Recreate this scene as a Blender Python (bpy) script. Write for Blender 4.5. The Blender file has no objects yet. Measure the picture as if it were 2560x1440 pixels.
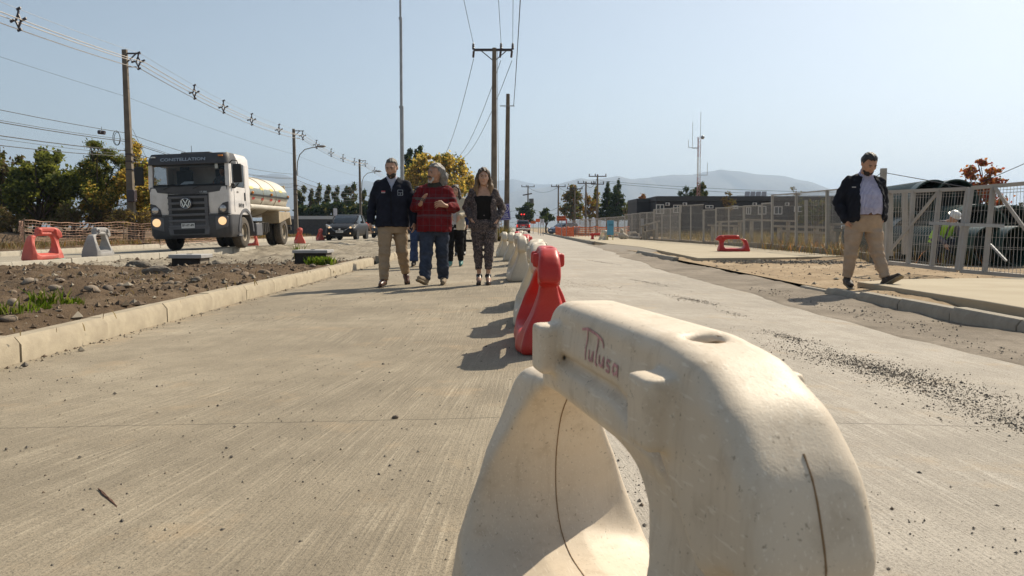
import bpy, bmesh, math, random
import numpy as np
from mathutils import Vector, Matrix
PI = math.pi
random.seed(7)
SC = bpy.context.scene
COL = SC.collection
# ---------------------------------------------------------------- camera, sky, sun, exposure
FPX, CAM_H = 2000.0, 0.82
PITCH = math.atan(153 / FPX)
cam_d = bpy.data.cameras.new('camera')
cam = bpy.data.objects.new('camera', cam_d); COL.objects.link(cam)
cam.location = (0, 0, CAM_H)
cam.rotation_euler = (PI / 2 - PITCH, 0, 0)
cam_d.sensor_width = 36; cam_d.sensor_fit = 'HORIZONTAL'
cam_d.lens = 36 * FPX / 2560
cam_d.clip_start = 0.05; cam_d.clip_end = 30000
cam_d.dof.use_dof = True; cam_d.dof.focus_distance = 8.0; cam_d.dof.aperture_fstop = 16
SC.camera = cam
SUN_EL = math.radians(44); SUN_AZ = math.atan2(0.69, 0.73)      # towards the sun: front right of the camera
world = bpy.data.worlds.new('World'); SC.world = world; world.use_nodes = True
wn = world.node_tree; wn.nodes.clear()
w_out = wn.nodes.new('ShaderNodeOutputWorld'); w_bg = wn.nodes.new('ShaderNodeBackground')
w_sky = wn.nodes.new('ShaderNodeTexSky'); w_sky.sky_type = 'NISHITA'; w_sky.sun_disc = False
w_sky.sun_elevation = SUN_EL; w_sky.sun_rotation = SUN_AZ
w_sky.air_density = 1.0; w_sky.dust_density = 2.5; w_sky.ozone_density = 1.0; w_sky.altitude = 500
w_hs = wn.nodes.new('ShaderNodeHueSaturation'); w_hs.inputs['Saturation'].default_value = 0.68; w_hs.inputs['Hue'].default_value = 0.487
w_bg.inputs['Strength'].default_value = 0.081
wn.links.new(w_sky.outputs[0], w_hs.inputs['Color'])
wn.links.new(w_hs.outputs[0], w_bg.inputs[0]); wn.links.new(w_bg.outputs[0], w_out.inputs[0])
sun_d = bpy.data.lights.new('sun', 'SUN'); sun_d.energy = 4.5; sun_d.angle = math.radians(0.5)
sun_d.color = (1.0, 0.89, 0.71)
sun = bpy.data.objects.new('sun', sun_d); COL.objects.link(sun)
sun.location = (30, 30, 40)
_to = Vector((math.sin(SUN_AZ) * math.cos(SUN_EL), math.cos(SUN_AZ) * math.cos(SUN_EL), math.sin(SUN_EL)))
sun.rotation_euler = _to.to_track_quat('Z', 'Y').to_euler()
SC.view_settings.view_transform = 'Standard'; SC.view_settings.look = 'None'
SC.view_settings.gamma = 1.0; SC.view_settings.use_curve_mapping = False
SC.view_settings.exposure = 0.52
SC.render.engine = 'CYCLES'
SC.cycles.use_denoising = True
SC.cycles.max_bounces = 6; SC.cycles.transparent_max_bounces = 12; SC.cycles.volume_bounces = 0
SC.cycles.caustics_reflective = False; SC.cycles.caustics_refractive = False

# ---------------------------------------------------------------- measuring: a picture position and a height or a distance -> a place
_cp, _sp = math.cos(PITCH), math.sin(PITCH)
def _ray(px, py):
    a = (px - 1280) / FPX; b = -(py - 720) / FPX
    return Vector((a, _cp + b * _sp, -_sp + b * _cp))
def gp(px, py, z=0.0):
    d = _ray(px, py); t = (z - CAM_H) / d.z
    return Vector((d.x * t, d.y * t, z))
def at(px, py, Y):
    d = _ray(px, py); t = Y / d.y
    return Vector((d.x * t, Y, CAM_H + d.z * t))

# ---------------------------------------------------------------- materials
def _nt(name):
    m = bpy.data.materials.new(name); m.use_nodes = True
    nt = m.node_tree; b = nt.nodes['Principled BSDF']
    return m, nt, b
def _noise(nt, scale, detail=4, rough=.6, vec=None, dist=0):
    n = nt.nodes.new('ShaderNodeTexNoise'); n.inputs['Scale'].default_value = scale
    n.inputs['Detail'].default_value = detail; n.inputs['Roughness'].default_value = rough
    n.inputs['Distortion'].default_value = dist
    if vec is not None: nt.links.new(vec, n.inputs['Vector'])
    return n.outputs[0]
def _ramp(nt, src, stops):
    r = nt.nodes.new('ShaderNodeValToRGB'); nt.links.new(src, r.inputs[0])
    e = r.color_ramp.elements
    while len(e) < len(stops): e.new(.5)
    for k, (p, c) in enumerate(stops):
        e[k].position = p; e[k].color = (c[0], c[1], c[2], 1) if not isinstance(c, (int, float)) else (c, c, c, 1)
    return r.outputs[0]
def _mix(nt, fac, a, b, mode='MIX'):
    n = nt.nodes.new('ShaderNodeMix'); n.data_type = 'RGBA'; n.blend_type = mode
    for sock, v in ((n.inputs[0], fac), (n.inputs[6], a), (n.inputs[7], b)):
        if isinstance(v, (int, float)): sock.default_value = v
        elif isinstance(v, (tuple, list)): sock.default_value = (v[0], v[1], v[2], 1)
        else: nt.links.new(v, sock)
    return n.outputs[2]
def _math(nt, op, a, b=0.0, clamp=False):
    n = nt.nodes.new('ShaderNodeMath'); n.operation = op; n.use_clamp = clamp
    for k, v in ((0, a), (1, b)):
        if isinstance(v, (int, float)): n.inputs[k].default_value = v
        else: nt.links.new(v, n.inputs[k])
    return n.outputs[0]
def _obj(nt, scale=None, rot=None):
    t = nt.nodes.new('ShaderNodeTexCoord').outputs['Object']
    if scale or rot:
        mp = nt.nodes.new('ShaderNodeMapping')
        if scale: mp.inputs['Scale'].default_value = scale
        if rot: mp.inputs['Rotation'].default_value = rot
        nt.links.new(t, mp.inputs[0]); t = mp.outputs[0]
    return t
def _bump(nt, b, h, strength, dist=.01):
    n = nt.nodes.new('ShaderNodeBump'); n.inputs['Strength'].default_value = strength
    n.inputs['Distance'].default_value = dist
    nt.links.new(h, n.inputs['Height']); nt.links.new(n.outputs[0], b.inputs['Normal'])
_MC = {}
def mat(name, col, rough=.6, var=.18, scale=6, bump=0., bscale=60, metal=0., col2=None, spec=.5, dirt=0., dirtcol=(.30, .24, .17), coat=0.):
    if name in _MC: return _MC[name]
    m, nt, b = _nt(name)
    v = _obj(nt)
    n = _noise(nt, scale, 5, .6, v)
    c2 = col2 or tuple(c * (1 - var * 1.6) for c in col)
    c1 = tuple(min(1, c * (1 + var * .5)) for c in col)
    out = _ramp(nt, n, [(.3, c2), (.7, c1)])
    if dirt:
        dn = _noise(nt, scale * 2.3, 6, .7, v)
        out = _mix(nt, _math(nt, 'MULTIPLY', _ramp(nt, dn, [(.45, 0), (.75, 1)]), dirt), out, dirtcol)
    nt.links.new(out, b.inputs['Base Color'])
    rn = _noise(nt, scale * 4, 3, .6, v)
    nt.links.new(_math(nt, 'ADD', _math(nt, 'MULTIPLY', rn, .2), rough - .1, True), b.inputs['Roughness'])
    b.inputs['Metallic'].default_value = metal
    b.inputs['Specular IOR Level'].default_value = spec
    if coat: b.inputs['Coat Weight'].default_value = coat; b.inputs['Coat Roughness'].default_value = .08
    if bump: _bump(nt, b, _noise(nt, bscale, 5, .65, v), bump)
    _MC[name] = m
    return m
def mat_emit(name, col, strength, base=(.8, .8, .8)):
    if name in _MC: return _MC[name]
    m, nt, b = _nt(name)
    b.inputs['Base Color'].default_value = (*base, 1)
    b.inputs['Emission Color'].default_value = (*col, 1); b.inputs['Emission Strength'].default_value = strength
    b.inputs['Roughness'].default_value = .2
    _MC[name] = m; return m
def mat_glass(name, col=(.02, .025, .03), rough=.06, alpha=None):
    if name in _MC: return _MC[name]
    m, nt, b = _nt(name)
    v = _obj(nt)
    b.inputs['Base Color'].default_value = (*col, 1)
    nt.links.new(_math(nt, 'ADD', _math(nt, 'MULTIPLY', _noise(nt, 5, 4, .6, v), .08), rough), b.inputs['Roughness'])
    b.inputs['Specular IOR Level'].default_value = .6
    if alpha is not None: b.inputs['Alpha'].default_value = alpha
    _MC[name] = m; return m
def mat_leaf(name, col, trans=.52):
    if name in _MC: return _MC[name]
    m = bpy.data.materials.new(name); m.use_nodes = True; nt = m.node_tree; nt.nodes.clear()
    o = nt.nodes.new('ShaderNodeOutputMaterial'); mx = nt.nodes.new('ShaderNodeMixShader')
    d = nt.nodes.new('ShaderNodeBsdfDiffuse'); t = nt.nodes.new('ShaderNodeBsdfTranslucent')
    v = _obj(nt); n = _noise(nt, 3.0, 3, .6, v)
    c = _ramp(nt, n, [(.3, tuple(x * .65 for x in col)), (.7, tuple(x * 1.25 for x in col))])
    nt.links.new(c, d.inputs[0])
    nt.links.new(_mix(nt, 1.0, c, (1.15, 1.1, .6), 'MULTIPLY'), t.inputs[0])
    mx.inputs[0].default_value = trans
    nt.links.new(d.outputs[0], mx.inputs[1]); nt.links.new(t.outputs[0], mx.inputs[2]); nt.links.new(mx.outputs[0], o.inputs[0])
    _MC[name] = m; return m

# ---------------------------------------------------------------- mesh helpers
def link(o, parent=None):
    COL.objects.link(o)
    if parent is not None: o.parent = parent
    return o
def tag(o, label=None, cat=None, group=None, kind=None):
    if label: o['label'] = label
    if cat: o['category'] = cat
    if group: o['group'] = group
    if kind: o['kind'] = kind
    return o
def empty(name, loc=(0, 0, 0), rz=0., label=None, cat=None, group=None, rot=None):
    o = bpy.data.objects.new(name, None); o.location = loc; o.rotation_euler = rot or (0, 0, rz)
    o.empty_display_size = .1
    link(o); return tag(o, label, cat, group)
def shade(me, angle=40):
    me.shade_smooth() if angle >= 180 else me.set_sharp_from_angle(angle=math.radians(angle))
class MB:
    def __init__(s): s.v = []; s.f = []; s.m = []; s.cur = 0
    def add(s, vs, fs, M=None):
        o = len(s.v)
        for p in vs:
            p = Vector(p)
            s.v.append(tuple(M @ p) if M is not None else tuple(p))
        for f in fs: s.f.append(tuple(i + o for i in f)); s.m.append(s.cur)
        return s
    def box(s, c, d, M=None, taper=None):
        x, y, z = d[0] / 2, d[1] / 2, d[2] / 2; t = taper or (1, 1)
        vs = [(-x, -y, -z), (x, -y, -z), (x, y, -z), (-x, y, -z), (-x * t[0], -y * t[1], z), (x * t[0], -y * t[1], z), (x * t[0], y * t[1], z), (-x * t[0], y * t[1], z)]
        vs = [(a + c[0], b + c[1], e + c[2]) for a, b, e in vs]
        return s.add(vs, [(0, 3, 2, 1), (4, 5, 6, 7), (0, 1, 5, 4), (1, 2, 6, 5), (2, 3, 7, 6), (3, 0, 4, 7)], M)
    def rings(s, rs, cap=True, M=None, closed=True):
        n = len(rs[0]); vs = [p for r in rs for p in r]; fs = []
        for k in range(len(rs) - 1):
            for i in range(n if closed else n - 1):
                j = (i + 1) % n
                fs.append((k * n + i, k * n + j, (k + 1) * n + j, (k + 1) * n + i))
        if cap:
            fs.append(tuple(range(n - 1, -1, -1))); fs.append(tuple((len(rs) - 1) * n + i for i in range(n)))
        return s.add(vs, fs, M)
    def tube(s, path, r, n=8, cap=True):
        path = [Vector(p) for p in path]; rs = []
        r = r if isinstance(r, (list, tuple)) else [r] * len(path)
        up = None
        for k, p in enumerate(path):
            t = (path[min(k + 1, len(path) - 1)] - path[max(k - 1, 0)]).normalized()
            if up is None:
                up = Vector((0, 0, 1)) if abs(t.z) < .9 else Vector((1, 0, 0))
            a = t.cross(up)
            if a.length < 1e-5: a = t.cross(Vector((0, 1, .1)))
            a.normalize(); b = a.cross(t).normalized(); up = b
            rs.append([tuple(p + (a * math.cos(2 * PI * i / n) + b * math.sin(2 * PI * i / n)) * r[k]) for i in range(n)])
        return s.rings(rs, cap)
    def bar(s, a, b, w, h=None, up=(0, 0, 1)):
        a = Vector(a); b = Vector(b); h = h or w
        t = (b - a); L = t.length; t.normalize(); u = Vector(up)
        if abs(t.dot(u)) > .95: u = Vector((0, 1, 0))
        x = t.cross(u).normalized(); z = x.cross(t).normalized()
        M = Matrix((x, t, z)).transposed().to_4x4(); M.translation = (a + b) / 2
        return s.box((0, 0, 0), (w, L, h), M)
    def prism(s, poly, y0, y1, M=None):
        n = len(poly); vs = [(x, y0, z) for x, z in poly] + [(x, y1, z) for x, z in poly]
        fs = [tuple(range(n)), tuple(range(2 * n - 1, n - 1, -1))]
        fs += [(i, n + i, n + (i + 1) % n, (i + 1) % n) for i in range(n)]
        return s.add(vs, fs, M)
    def cyl(s, a, b, r, n=16, r2=None):
        return s.tube([a, b], [r, r2 if r2 is not None else r], n)
    def lathe(s, prof, n=24, M=None, cap=True):
        rs = [[(r * math.cos(2 * PI * i / n), r * math.sin(2 * PI * i / n), z) for i in range(n)] for r, z in prof]
        return s.rings(rs, cap, M)
    def ball(s, c, r, n=10, sc=(1, 1, 1)):
        rs = []
        for k in range(n // 2 + 1):
            th = PI * k / (n // 2); rr = max(1e-4, math.sin(th)) * r
            rs.append([(c[0] + rr * math.cos(2 * PI * i / n) * sc[0], c[1] + rr * math.sin(2 * PI * i / n) * sc[1], c[2] - r * math.cos(th) * sc[2]) for i in range(n)])
        return s.rings(rs, True)
    def mesh(s, name, mats, angle=40):
        me = bpy.data.meshes.new(name); me.from_pydata(s.v, [], s.f); me.validate()
        for m in (mats if isinstance(mats, (list, tuple)) else [mats]): me.materials.append(m)
        if any(s.m): me.polygons.foreach_set('material_index', s.m[:len(me.polygons)])
        bm = bmesh.new(); bm.from_mesh(me); bmesh.ops.recalc_face_normals(bm, faces=bm.faces); bm.to_mesh(me); bm.free()
        me.polygons.foreach_set('use_smooth', [True] * len(me.polygons)); me.set_sharp_from_angle(angle=math.radians(angle))
        return me
    def build(s, name, mats, parent=None, bevel=0., angle=40, loc=None):
        o = bpy.data.objects.new(name, s.mesh(name, mats, angle)); link(o, parent)
        if loc is not None: o.location = loc
        if bevel:
            b = o.modifiers.new('bevel', 'BEVEL'); b.width = bevel; b.segments = 2; b.limit_method = 'ANGLE'; b.angle_limit = math.radians(40)
            b.harden_normals = False
        return o
def np_mesh(name, V, Fq, mats, midx=None, smooth=True):
    V = np.asarray(V, np.float32); Fq = np.asarray(Fq, np.int32)
    me = bpy.data.meshes.new(name); nf, k = Fq.shape
    me.vertices.add(len(V)); me.vertices.foreach_set('co', V.ravel())
    me.loops.add(nf * k); me.loops.foreach_set('vertex_index', Fq.ravel())
    me.polygons.add(nf); me.polygons.foreach_set('loop_start', np.arange(0, nf * k, k, dtype=np.int32))
    me.polygons.foreach_set('loop_total', np.full(nf, k, np.int32))
    for m in (mats if isinstance(mats, (list, tuple)) else [mats]): me.materials.append(m)
    if midx is not None: me.polygons.foreach_set('material_index', np.asarray(midx, np.int32))
    me.polygons.foreach_set('use_smooth', np.full(nf, smooth, bool))
    me.update(calc_edges=True); me.validate()
    return me
def np_obj(name, V, F, mats, parent=None, midx=None, smooth=True):
    return link(bpy.data.objects.new(name, np_mesh(name, V, F, mats, midx, smooth)), parent)
def copy_tree(o, parent=None, loc=None, rz=None):
    c = o.copy(); COL.objects.link(c); c.parent = parent
    if loc is not None: c.location = loc
    if rz is not None: c.rotation_euler = (c.rotation_euler[0], c.rotation_euler[1], rz)
    for ch in o.children: copy_tree(ch, c)
    return c
def text_mesh(txt, size, material, parent, name='lettering', M=None, depth=.004, bold=0., sx=1.0, align='CENTER'):
    cu = bpy.data.curves.new('t', 'FONT'); cu.body = txt; cu.size = size; cu.align_x = align; cu.align_y = 'CENTER'
    cu.extrude = depth; cu.offset = bold; cu.resolution_u = 2
    to = bpy.data.objects.new('t', cu); COL.objects.link(to)
    me = bpy.data.meshes.new_from_object(to.evaluated_get(bpy.context.evaluated_depsgraph_get()))
    bpy.data.objects.remove(to); bpy.data.curves.remove(cu)
    me.name = name; me.materials.clear(); me.materials.append(material)
    me.transform(Matrix.Diagonal((sx, 1, 1, 1)))
    if M is not None: me.transform(M)
    return link(bpy.data.objects.new(name, me), parent)
# value noise in numpy
def _hash(ix, iy, seed):
    h = (ix.astype(np.int64) * 374761393 + iy.astype(np.int64) * 668265263 + seed * 974711) & 0x7fffffff
    h = ((h ^ (h >> 13)) * 1274126177) & 0x7fffffff
    return ((h ^ (h >> 16)) & 0xffff) / 65535.0
def vnoise(x, y, seed=0):
    ix = np.floor(x); iy = np.floor(y); fx = x - ix; fy = y - iy
    fx = fx * fx * (3 - 2 * fx); fy = fy * fy * (3 - 2 * fy)
    a = _hash(ix, iy, seed); b = _hash(ix + 1, iy, seed); c = _hash(ix, iy + 1, seed); d = _hash(ix + 1, iy + 1, seed)
    return (a * (1 - fx) + b * fx) * (1 - fy) + (c * (1 - fx) + d * fx) * fy - .5
def fbm(x, y, seed=0, oct=5, gain=.55):
    s = 0; a = 1.; f = 1.
    for k in range(oct): s = s + a * vnoise(x * f, y * f, seed + k * 17); a *= gain; f *= 2.03
    return s
def grid_sheet(name, X, Y, Z, material, parent=None, kind='structure'):
    """X, Y, Z 2-D arrays"""
    ny, nx = X.shape; V = np.stack([X, Y, Z], -1).reshape(-1, 3)
    i = np.arange(ny * nx).reshape(ny, nx)
    F = np.stack([i[:-1, :-1], i[:-1, 1:], i[1:, 1:], i[1:, :-1]], -1).reshape(-1, 4)
    o = np_obj(name, V, F, material, parent)
    if kind and parent is None: o['kind'] = kind
    return o
# ---------------------------------------------------------------- smooth solids: distance fields turned into meshes
class Field:
    def __init__(s, lo, hi, h):
        s.lo = np.array(lo, np.float32); s.h = h
        n = np.ceil((np.array(hi) - s.lo) / h).astype(int) + 1
        s.n = n; s.ax = [s.lo[k] + h * np.arange(n[k], dtype=np.float32) for k in range(3)]
        s.D = np.full(tuple(n), 9., np.float32)
    def _sl(s, lo, hi):
        return tuple(slice(int(max(0, math.floor((lo[k] - s.lo[k]) / s.h))), int(min(s.n[k], max(0, math.ceil((hi[k] - s.lo[k]) / s.h) + 1)))) for k in range(3))
    def op(s, fn, lo, hi, k=.02, mode='u'):
        m = k + .03; sl = s._sl([v - m for v in lo], [v + m for v in hi])
        X = s.ax[0][sl[0]][:, None, None]; Y = s.ax[1][sl[1]][None, :, None]; Z = s.ax[2][sl[2]][None, None, :]
        if 0 in (X.size, Y.size, Z.size): return s
        d = fn(X, Y, Z); a = s.D[sl]
        if mode == 'u':
            h = np.clip(.5 + .5 * (a - d) / k, 0, 1); s.D[sl] = a + (d - a) * h - k * h * (1 - h)
        elif mode == 's':
            d = -d; h = np.clip(.5 - .5 * (a - d) / k, 0, 1); s.D[sl] = a + (d - a) * h + k * h * (1 - h)
        elif mode == 'i':
            h = np.clip(.5 - .5 * (a - d) / k, 0, 1); s.D[sl] = a + (d - a) * h + k * h * (1 - h)
        return s
    def cone(s, a, b, ra, rb=None, k=.02, mode='u', sq=(1, 1, 1)):
        rb = ra if rb is None else rb; R = max(ra, rb) * 1.05
        lo = [min(a[i], b[i]) - R * max(1, 1 / sq[i]) for i in range(3)]; hi = [max(a[i], b[i]) + R * max(1, 1 / sq[i]) for i in range(3)]
        def fn(X, Y, Z):
            q = sq; ax, ay, az = (a[i] * q[i] for i in range(3)); d = [(b[i] - a[i]) * q[i] for i in range(3)]
            L = sum(v * v for v in d) + 1e-9
            X = X * q[0] - ax; Y = Y * q[1] - ay; Z = Z * q[2] - az
            t = np.clip((X * d[0] + Y * d[1] + Z * d[2]) / L, 0, 1)
            return np.sqrt((X - t * d[0]) ** 2 + (Y - t * d[1]) ** 2 + (Z - t * d[2]) ** 2) - (ra + (rb - ra) * t)
        return s.op(fn, lo, hi, k, mode)
    def chain(s, pts, rs, k=.02, **kw):
        for i in range(len(pts) - 1): s.cone(pts[i], pts[i + 1], rs[i], rs[i + 1], k, **kw)
        return s
    def ell(s, c, r, k=.02, mode='u', R=None):
        m = max(r)
        def fn(X, Y, Z):
            X = X - c[0]; Y = Y - c[1]; Z = Z - c[2]
            if R is not None:
                X, Y, Z = (R[0][i] * X + R[1][i] * Y + R[2][i] * Z for i in range(3))
            k0 = np.sqrt((X / r[0]) ** 2 + (Y / r[1]) ** 2 + (Z / r[2]) ** 2) + 1e-6
            k1 = np.sqrt((X / r[0] ** 2) ** 2 + (Y / r[1] ** 2) ** 2 + (Z / r[2] ** 2) ** 2) + 1e-6
            return k0 * (k0 - 1) / k1
        return s.op(fn, [c[i] - m for i in range(3)], [c[i] + m for i in range(3)], k, mode)
    def stack(s, rows, k=.03, mode='u'):
        """rows (z, rx, ry, cx, cy) from low to high: an elliptical column"""
        R = np.array(rows, float); lo = [(R[:, 3] - R[:, 1]).min(), (R[:, 4] - R[:, 2]).min(), R[0, 0]]; hi = [(R[:, 3] + R[:, 1]).max(), (R[:, 4] + R[:, 2]).max(), R[-1, 0]]
        def fn(X, Y, Z):
            z = Z.ravel(); g = [np.interp(z, R[:, 0], R[:, i])[None, None, :] for i in range(1, 5)]
            e = ((np.abs(X - g[2]) / g[0]) ** 2.4 + (np.abs(Y - g[3]) / g[1]) ** 2.4 + 1e-9) ** (1 / 2.4)
            d = (e - 1) * np.minimum(g[0], g[1])
            dz = np.maximum(R[0, 0] - Z, Z - R[-1, 0])
            return np.maximum(d, dz).astype(np.float32)
        return s.op(fn, lo, hi, k, mode)
    def wrinkle(s, amp, sc, seed=0):
        rs = np.random.RandomState(seed); X = s.ax[0][:, None, None]; Y = s.ax[1][None, :, None]; Z = s.ax[2][None, None, :]
        w = 0
        for _ in range(4):
            d = rs.normal(size=3) * sc; w = w + np.sin(X * d[0] + Y * d[1] + Z * d[2] + rs.rand() * 6)
        s.D += (amp * w / 2).astype(np.float32); return s
    def mesh(s, name, mats, smooth_it=0):
        D = s.D; n = D.shape; ins = D < 0
        c = [ins[i:n[0] - 1 + i, j:n[1] - 1 + j, k:n[2] - 1 + k] for i in (0, 1) for j in (0, 1) for k in (0, 1)]
        cnt = sum(x.astype(np.int8) for x in c); act = (cnt > 0) & (cnt < 8)
        idx = np.argwhere(act)
        if len(idx) == 0: return np_mesh(name, np.zeros((4, 3)), [[0, 1, 2, 3]], mats)
        I, J, K = idx.T; off = [(i, j, k) for i in (0, 1) for j in (0, 1) for k in (0, 1)]
        val = [D[I + o[0], J + o[1], K + o[2]] for o in off]
        acc = np.zeros((len(idx), 3)); num = np.zeros(len(idx))
        for a in range(8):
            for b in range(a + 1, 8):
                da = np.array(off[b]) - np.array(off[a])
                if abs(da).sum() != 1: continue
                va, vb = val[a], val[b]; x = (va < 0) != (vb < 0)
                t = np.where(x, va / np.where(x, va - vb, 1), 0)
                acc += np.where(x[:, None], np.array(off[a])[None] + t[:, None] * da[None], 0); num += x
        V = s.lo + s.h * (idx + acc / num[:, None])
        vid = np.full(act.shape, -1, np.int64); vid[I, J, K] = np.arange(len(idx))
        Fs = []
        for ax in range(3):
            sl0 = [slice(None)] * 3; sl1 = [slice(None)] * 3; sl0[ax] = slice(0, n[ax] - 1); sl1[ax] = slice(1, n[ax])
            A = ins[tuple(sl0)]; B = ins[tuple(sl1)]; ch = A != B
            E = np.argwhere(ch); u, w = [k for k in range(3) if k != ax]
            ok = (E[:, u] > 0) & (E[:, w] > 0) & (E[:, u] < n[u] - 1) & (E[:, w] < n[w] - 1); E = E[ok]
            fl = A[tuple(E.T)]
            def cell(du, dw):
                q = E.copy(); q[:, u] -= du; q[:, w] -= dw; return vid[q[:, 0], q[:, 1], q[:, 2]]
            Q = np.stack([cell(0, 0), cell(1, 0), cell(1, 1), cell(0, 1)], -1)
            if ax == 1: fl = ~fl
            Q[~fl] = Q[~fl][:, ::-1]
            Fs.append(Q)
        F = np.concatenate(Fs); F = F[(F >= 0).all(1)]
        for _ in range(smooth_it):
            nb = np.zeros_like(V); cn = np.zeros(len(V))
            for a, b in ((0, 1), (1, 2), (2, 3), (3, 0)):
                np.add.at(nb, F[:, a], V[F[:, b]]); np.add.at(nb, F[:, b], V[F[:, a]]); np.add.at(cn, F[:, a], 1); np.add.at(cn, F[:, b], 1)
            V = V * .5 + .5 * nb / np.maximum(cn, 1)[:, None]
        return np_mesh(name, V, F, mats)
    def build(s, name, mats, parent=None, smooth_it=0):
        return link(bpy.data.objects.new(name, s.mesh(name, mats, smooth_it)), parent)
# ================================================================ THE SETTING
def left_edge(Y):                                   # kerb line of the truck's road
    return np.where(np.asarray(Y, float) < 60, -10.65 + .067 * np.asarray(Y, float), -6.63 + 0 * np.asarray(Y, float))
def left_z(X, Y): return .13 + (X - float(left_edge(Y))) * .030
def road_z(X): return .02 * X if X < .2 else .004 - .025 * (X - .2)

def mat_concrete_lane(name, base, dark, light, focal=True, fine=1.0):
    m, nt, b = _nt(name)
    t = nt.nodes.new('ShaderNodeTexCoord').outputs['Object']
    sep = nt.nodes.new('ShaderNodeSeparateXYZ'); nt.links.new(t, sep.inputs[0]); x, y = sep.outputs[0], sep.outputs[1]
    if focal:
        den = _math(nt, 'MAXIMUM', _math(nt, 'SUBTRACT', 10.0, y), 4.5)
        u = _math(nt, 'DIVIDE', _math(nt, 'SUBTRACT', x, .15), den)
    else:
        u = _math(nt, 'MULTIPLY', _math(nt, 'ADD', x, _math(nt, 'MULTIPLY', y, .09)), .16)
    def streak(a, c, detail=3, rough=.7):
        cb = nt.nodes.new('ShaderNodeCombineXYZ')
        nt.links.new(_math(nt, 'MULTIPLY', u, a), cb.inputs[0]); nt.links.new(_math(nt, 'MULTIPLY', y, c), cb.inputs[1])
        return _noise(nt, 1.0, detail, rough, cb.outputs[0])
    s1 = streak(170 * fine, .9); s2 = streak(480 * fine, 1.6, 2); s3 = streak(60, .35, 3)
    big = _noise(nt, .55, 5, .62, t); mid = _noise(nt, 4, 5, .65, t); grain = _noise(nt, 95, 4, .75, t); spk = _noise(nt, 240, 2, .5, t)
    c = _ramp(nt, big, [(.30, dark), (.52, base), (.75, light)])
    pm = _math(nt, 'ADD', _math(nt, 'MULTIPLY', _ramp(nt, _noise(nt, .9, 5, .6, t), [(.40, 0), (.62, 1)]), .85), .15)
    c = _mix(nt, _math(nt, 'MULTIPLY', _math(nt, 'MULTIPLY', _ramp(nt, s1, [(.50, 0), (.64, 1)]), .55), pm), c, light)
    c = _mix(nt, _math(nt, 'MULTIPLY', _math(nt, 'MULTIPLY', _ramp(nt, s2, [(.54, 0), (.66, 1)]), .65), pm), c, tuple(min(1, v * 1.12) for v in light))
    c = _mix(nt, _math(nt, 'MULTIPLY', _ramp(nt, s3, [(.50, 0), (.70, 1)]), .22), c, dark)
    c = _mix(nt, _math(nt, 'MULTIPLY', _ramp(nt, mid, [(.45, 0), (.66, 1)]), .5), c, tuple(v * .74 for v in base))
    c = _mix(nt, _math(nt, 'MULTIPLY', _ramp(nt, grain, [(.52, 0), (.64, 1)]), .62), c, tuple(v * .45 for v in base))
    c = _mix(nt, _math(nt, 'MULTIPLY', _ramp(nt, spk, [(.58, 0), (.64, 1)]), .65), c, tuple(v * .28 for v in base))
    jt = _math(nt, 'FRACT', _math(nt, 'MULTIPLY', _math(nt, 'ADD', _math(nt, 'ADD', y, _math(nt, 'MULTIPLY', mid, .02)), 1.2), 1 / 4.6)); jm = _math(nt, 'LESS_THAN', jt, .0028)
    c = _mix(nt, _math(nt, 'MULTIPLY', jm, .55), c, tuple(v * .3 for v in base))
    sand = _noise(nt, 1.7, 6, .7, t)
    c = _mix(nt, _math(nt, 'MULTIPLY', _ramp(nt, sand, [(.56, 0), (.70, 1)]), .45), c, (.40, .30, .19))
    nt.links.new(c, b.inputs['Base Color']); b.inputs['Roughness'].default_value = .93; b.inputs['Specular IOR Level'].default_value = .25
    h = _math(nt, 'ADD', _math(nt, 'MULTIPLY', grain, .7), _math(nt, 'ADD', _math(nt, 'MULTIPLY', s2, .9), _math(nt, 'MULTIPLY', mid, .5)))
    _bump(nt, b, h, .55, .012)
    return m
def mat_soil(name, c_dark, c_mid, c_light, sc=1.0, bump=.8):
    m, nt, b = _nt(name); t = _obj(nt)
    big = _noise(nt, .5 * sc, 6, .65, t); mid = _noise(nt, 5 * sc, 6, .7, t); gr = _noise(nt, 45 * sc, 5, .75, t)
    c = _ramp(nt, big, [(.3, c_dark), (.5, c_mid), (.72, c_light)])
    c = _mix(nt, _math(nt, 'MULTIPLY', _ramp(nt, mid, [(.45, 0), (.68, 1)]), .6), c, c_dark)
    c = _mix(nt, _math(nt, 'MULTIPLY', _ramp(nt, gr, [(.55, 0), (.7, 1)]), .5), c, c_light)
    c = _mix(nt, _math(nt, 'MULTIPLY', _ramp(nt, gr, [(.28, 1), (.42, 0)]), .5), c, tuple(v * .45 for v in c_dark))
    nt.links.new(c, b.inputs['Base Color']); b.inputs['Roughness'].default_value = .95; b.inputs['Specular IOR Level'].default_value = .15
    _bump(nt, b, _math(nt, 'ADD', mid, _math(nt, 'MULTIPLY', gr, .6)), bump, .03)
    return m
M_WALK = mat_concrete_lane('walk_concrete', (.300, .255, .188), (.20, .170, .126), (.43, .372, .28))
M_LANE = mat_concrete_lane('lane_concrete', (.40, .36, .305), (.315, .285, .24), (.49, .45, .39), False, .8)
M_LEFTROAD = mat_concrete_lane('left_concrete', (.36, .32, .25), (.29, .255, .205), (.45, .40, .32), False, .5)
M_KERB = mat('kerb_concrete', (.40, .345, .255), .9, .16, 5, .35, 90, col2=(.30, .255, .19), spec=.2, dirt=.35, dirtcol=(.24, .20, .15))
M_KERBL = mat('kerb_grey', (.42, .385, .32), .9, .14, 4, .3, 90, spec=.2, dirt=.3)
M_KERBR = mat('kerb_right', (.33, .295, .24), .9, .16, 5, .35, 90, spec=.2, dirt=.4, dirtcol=(.2, .17, .13))
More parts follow.
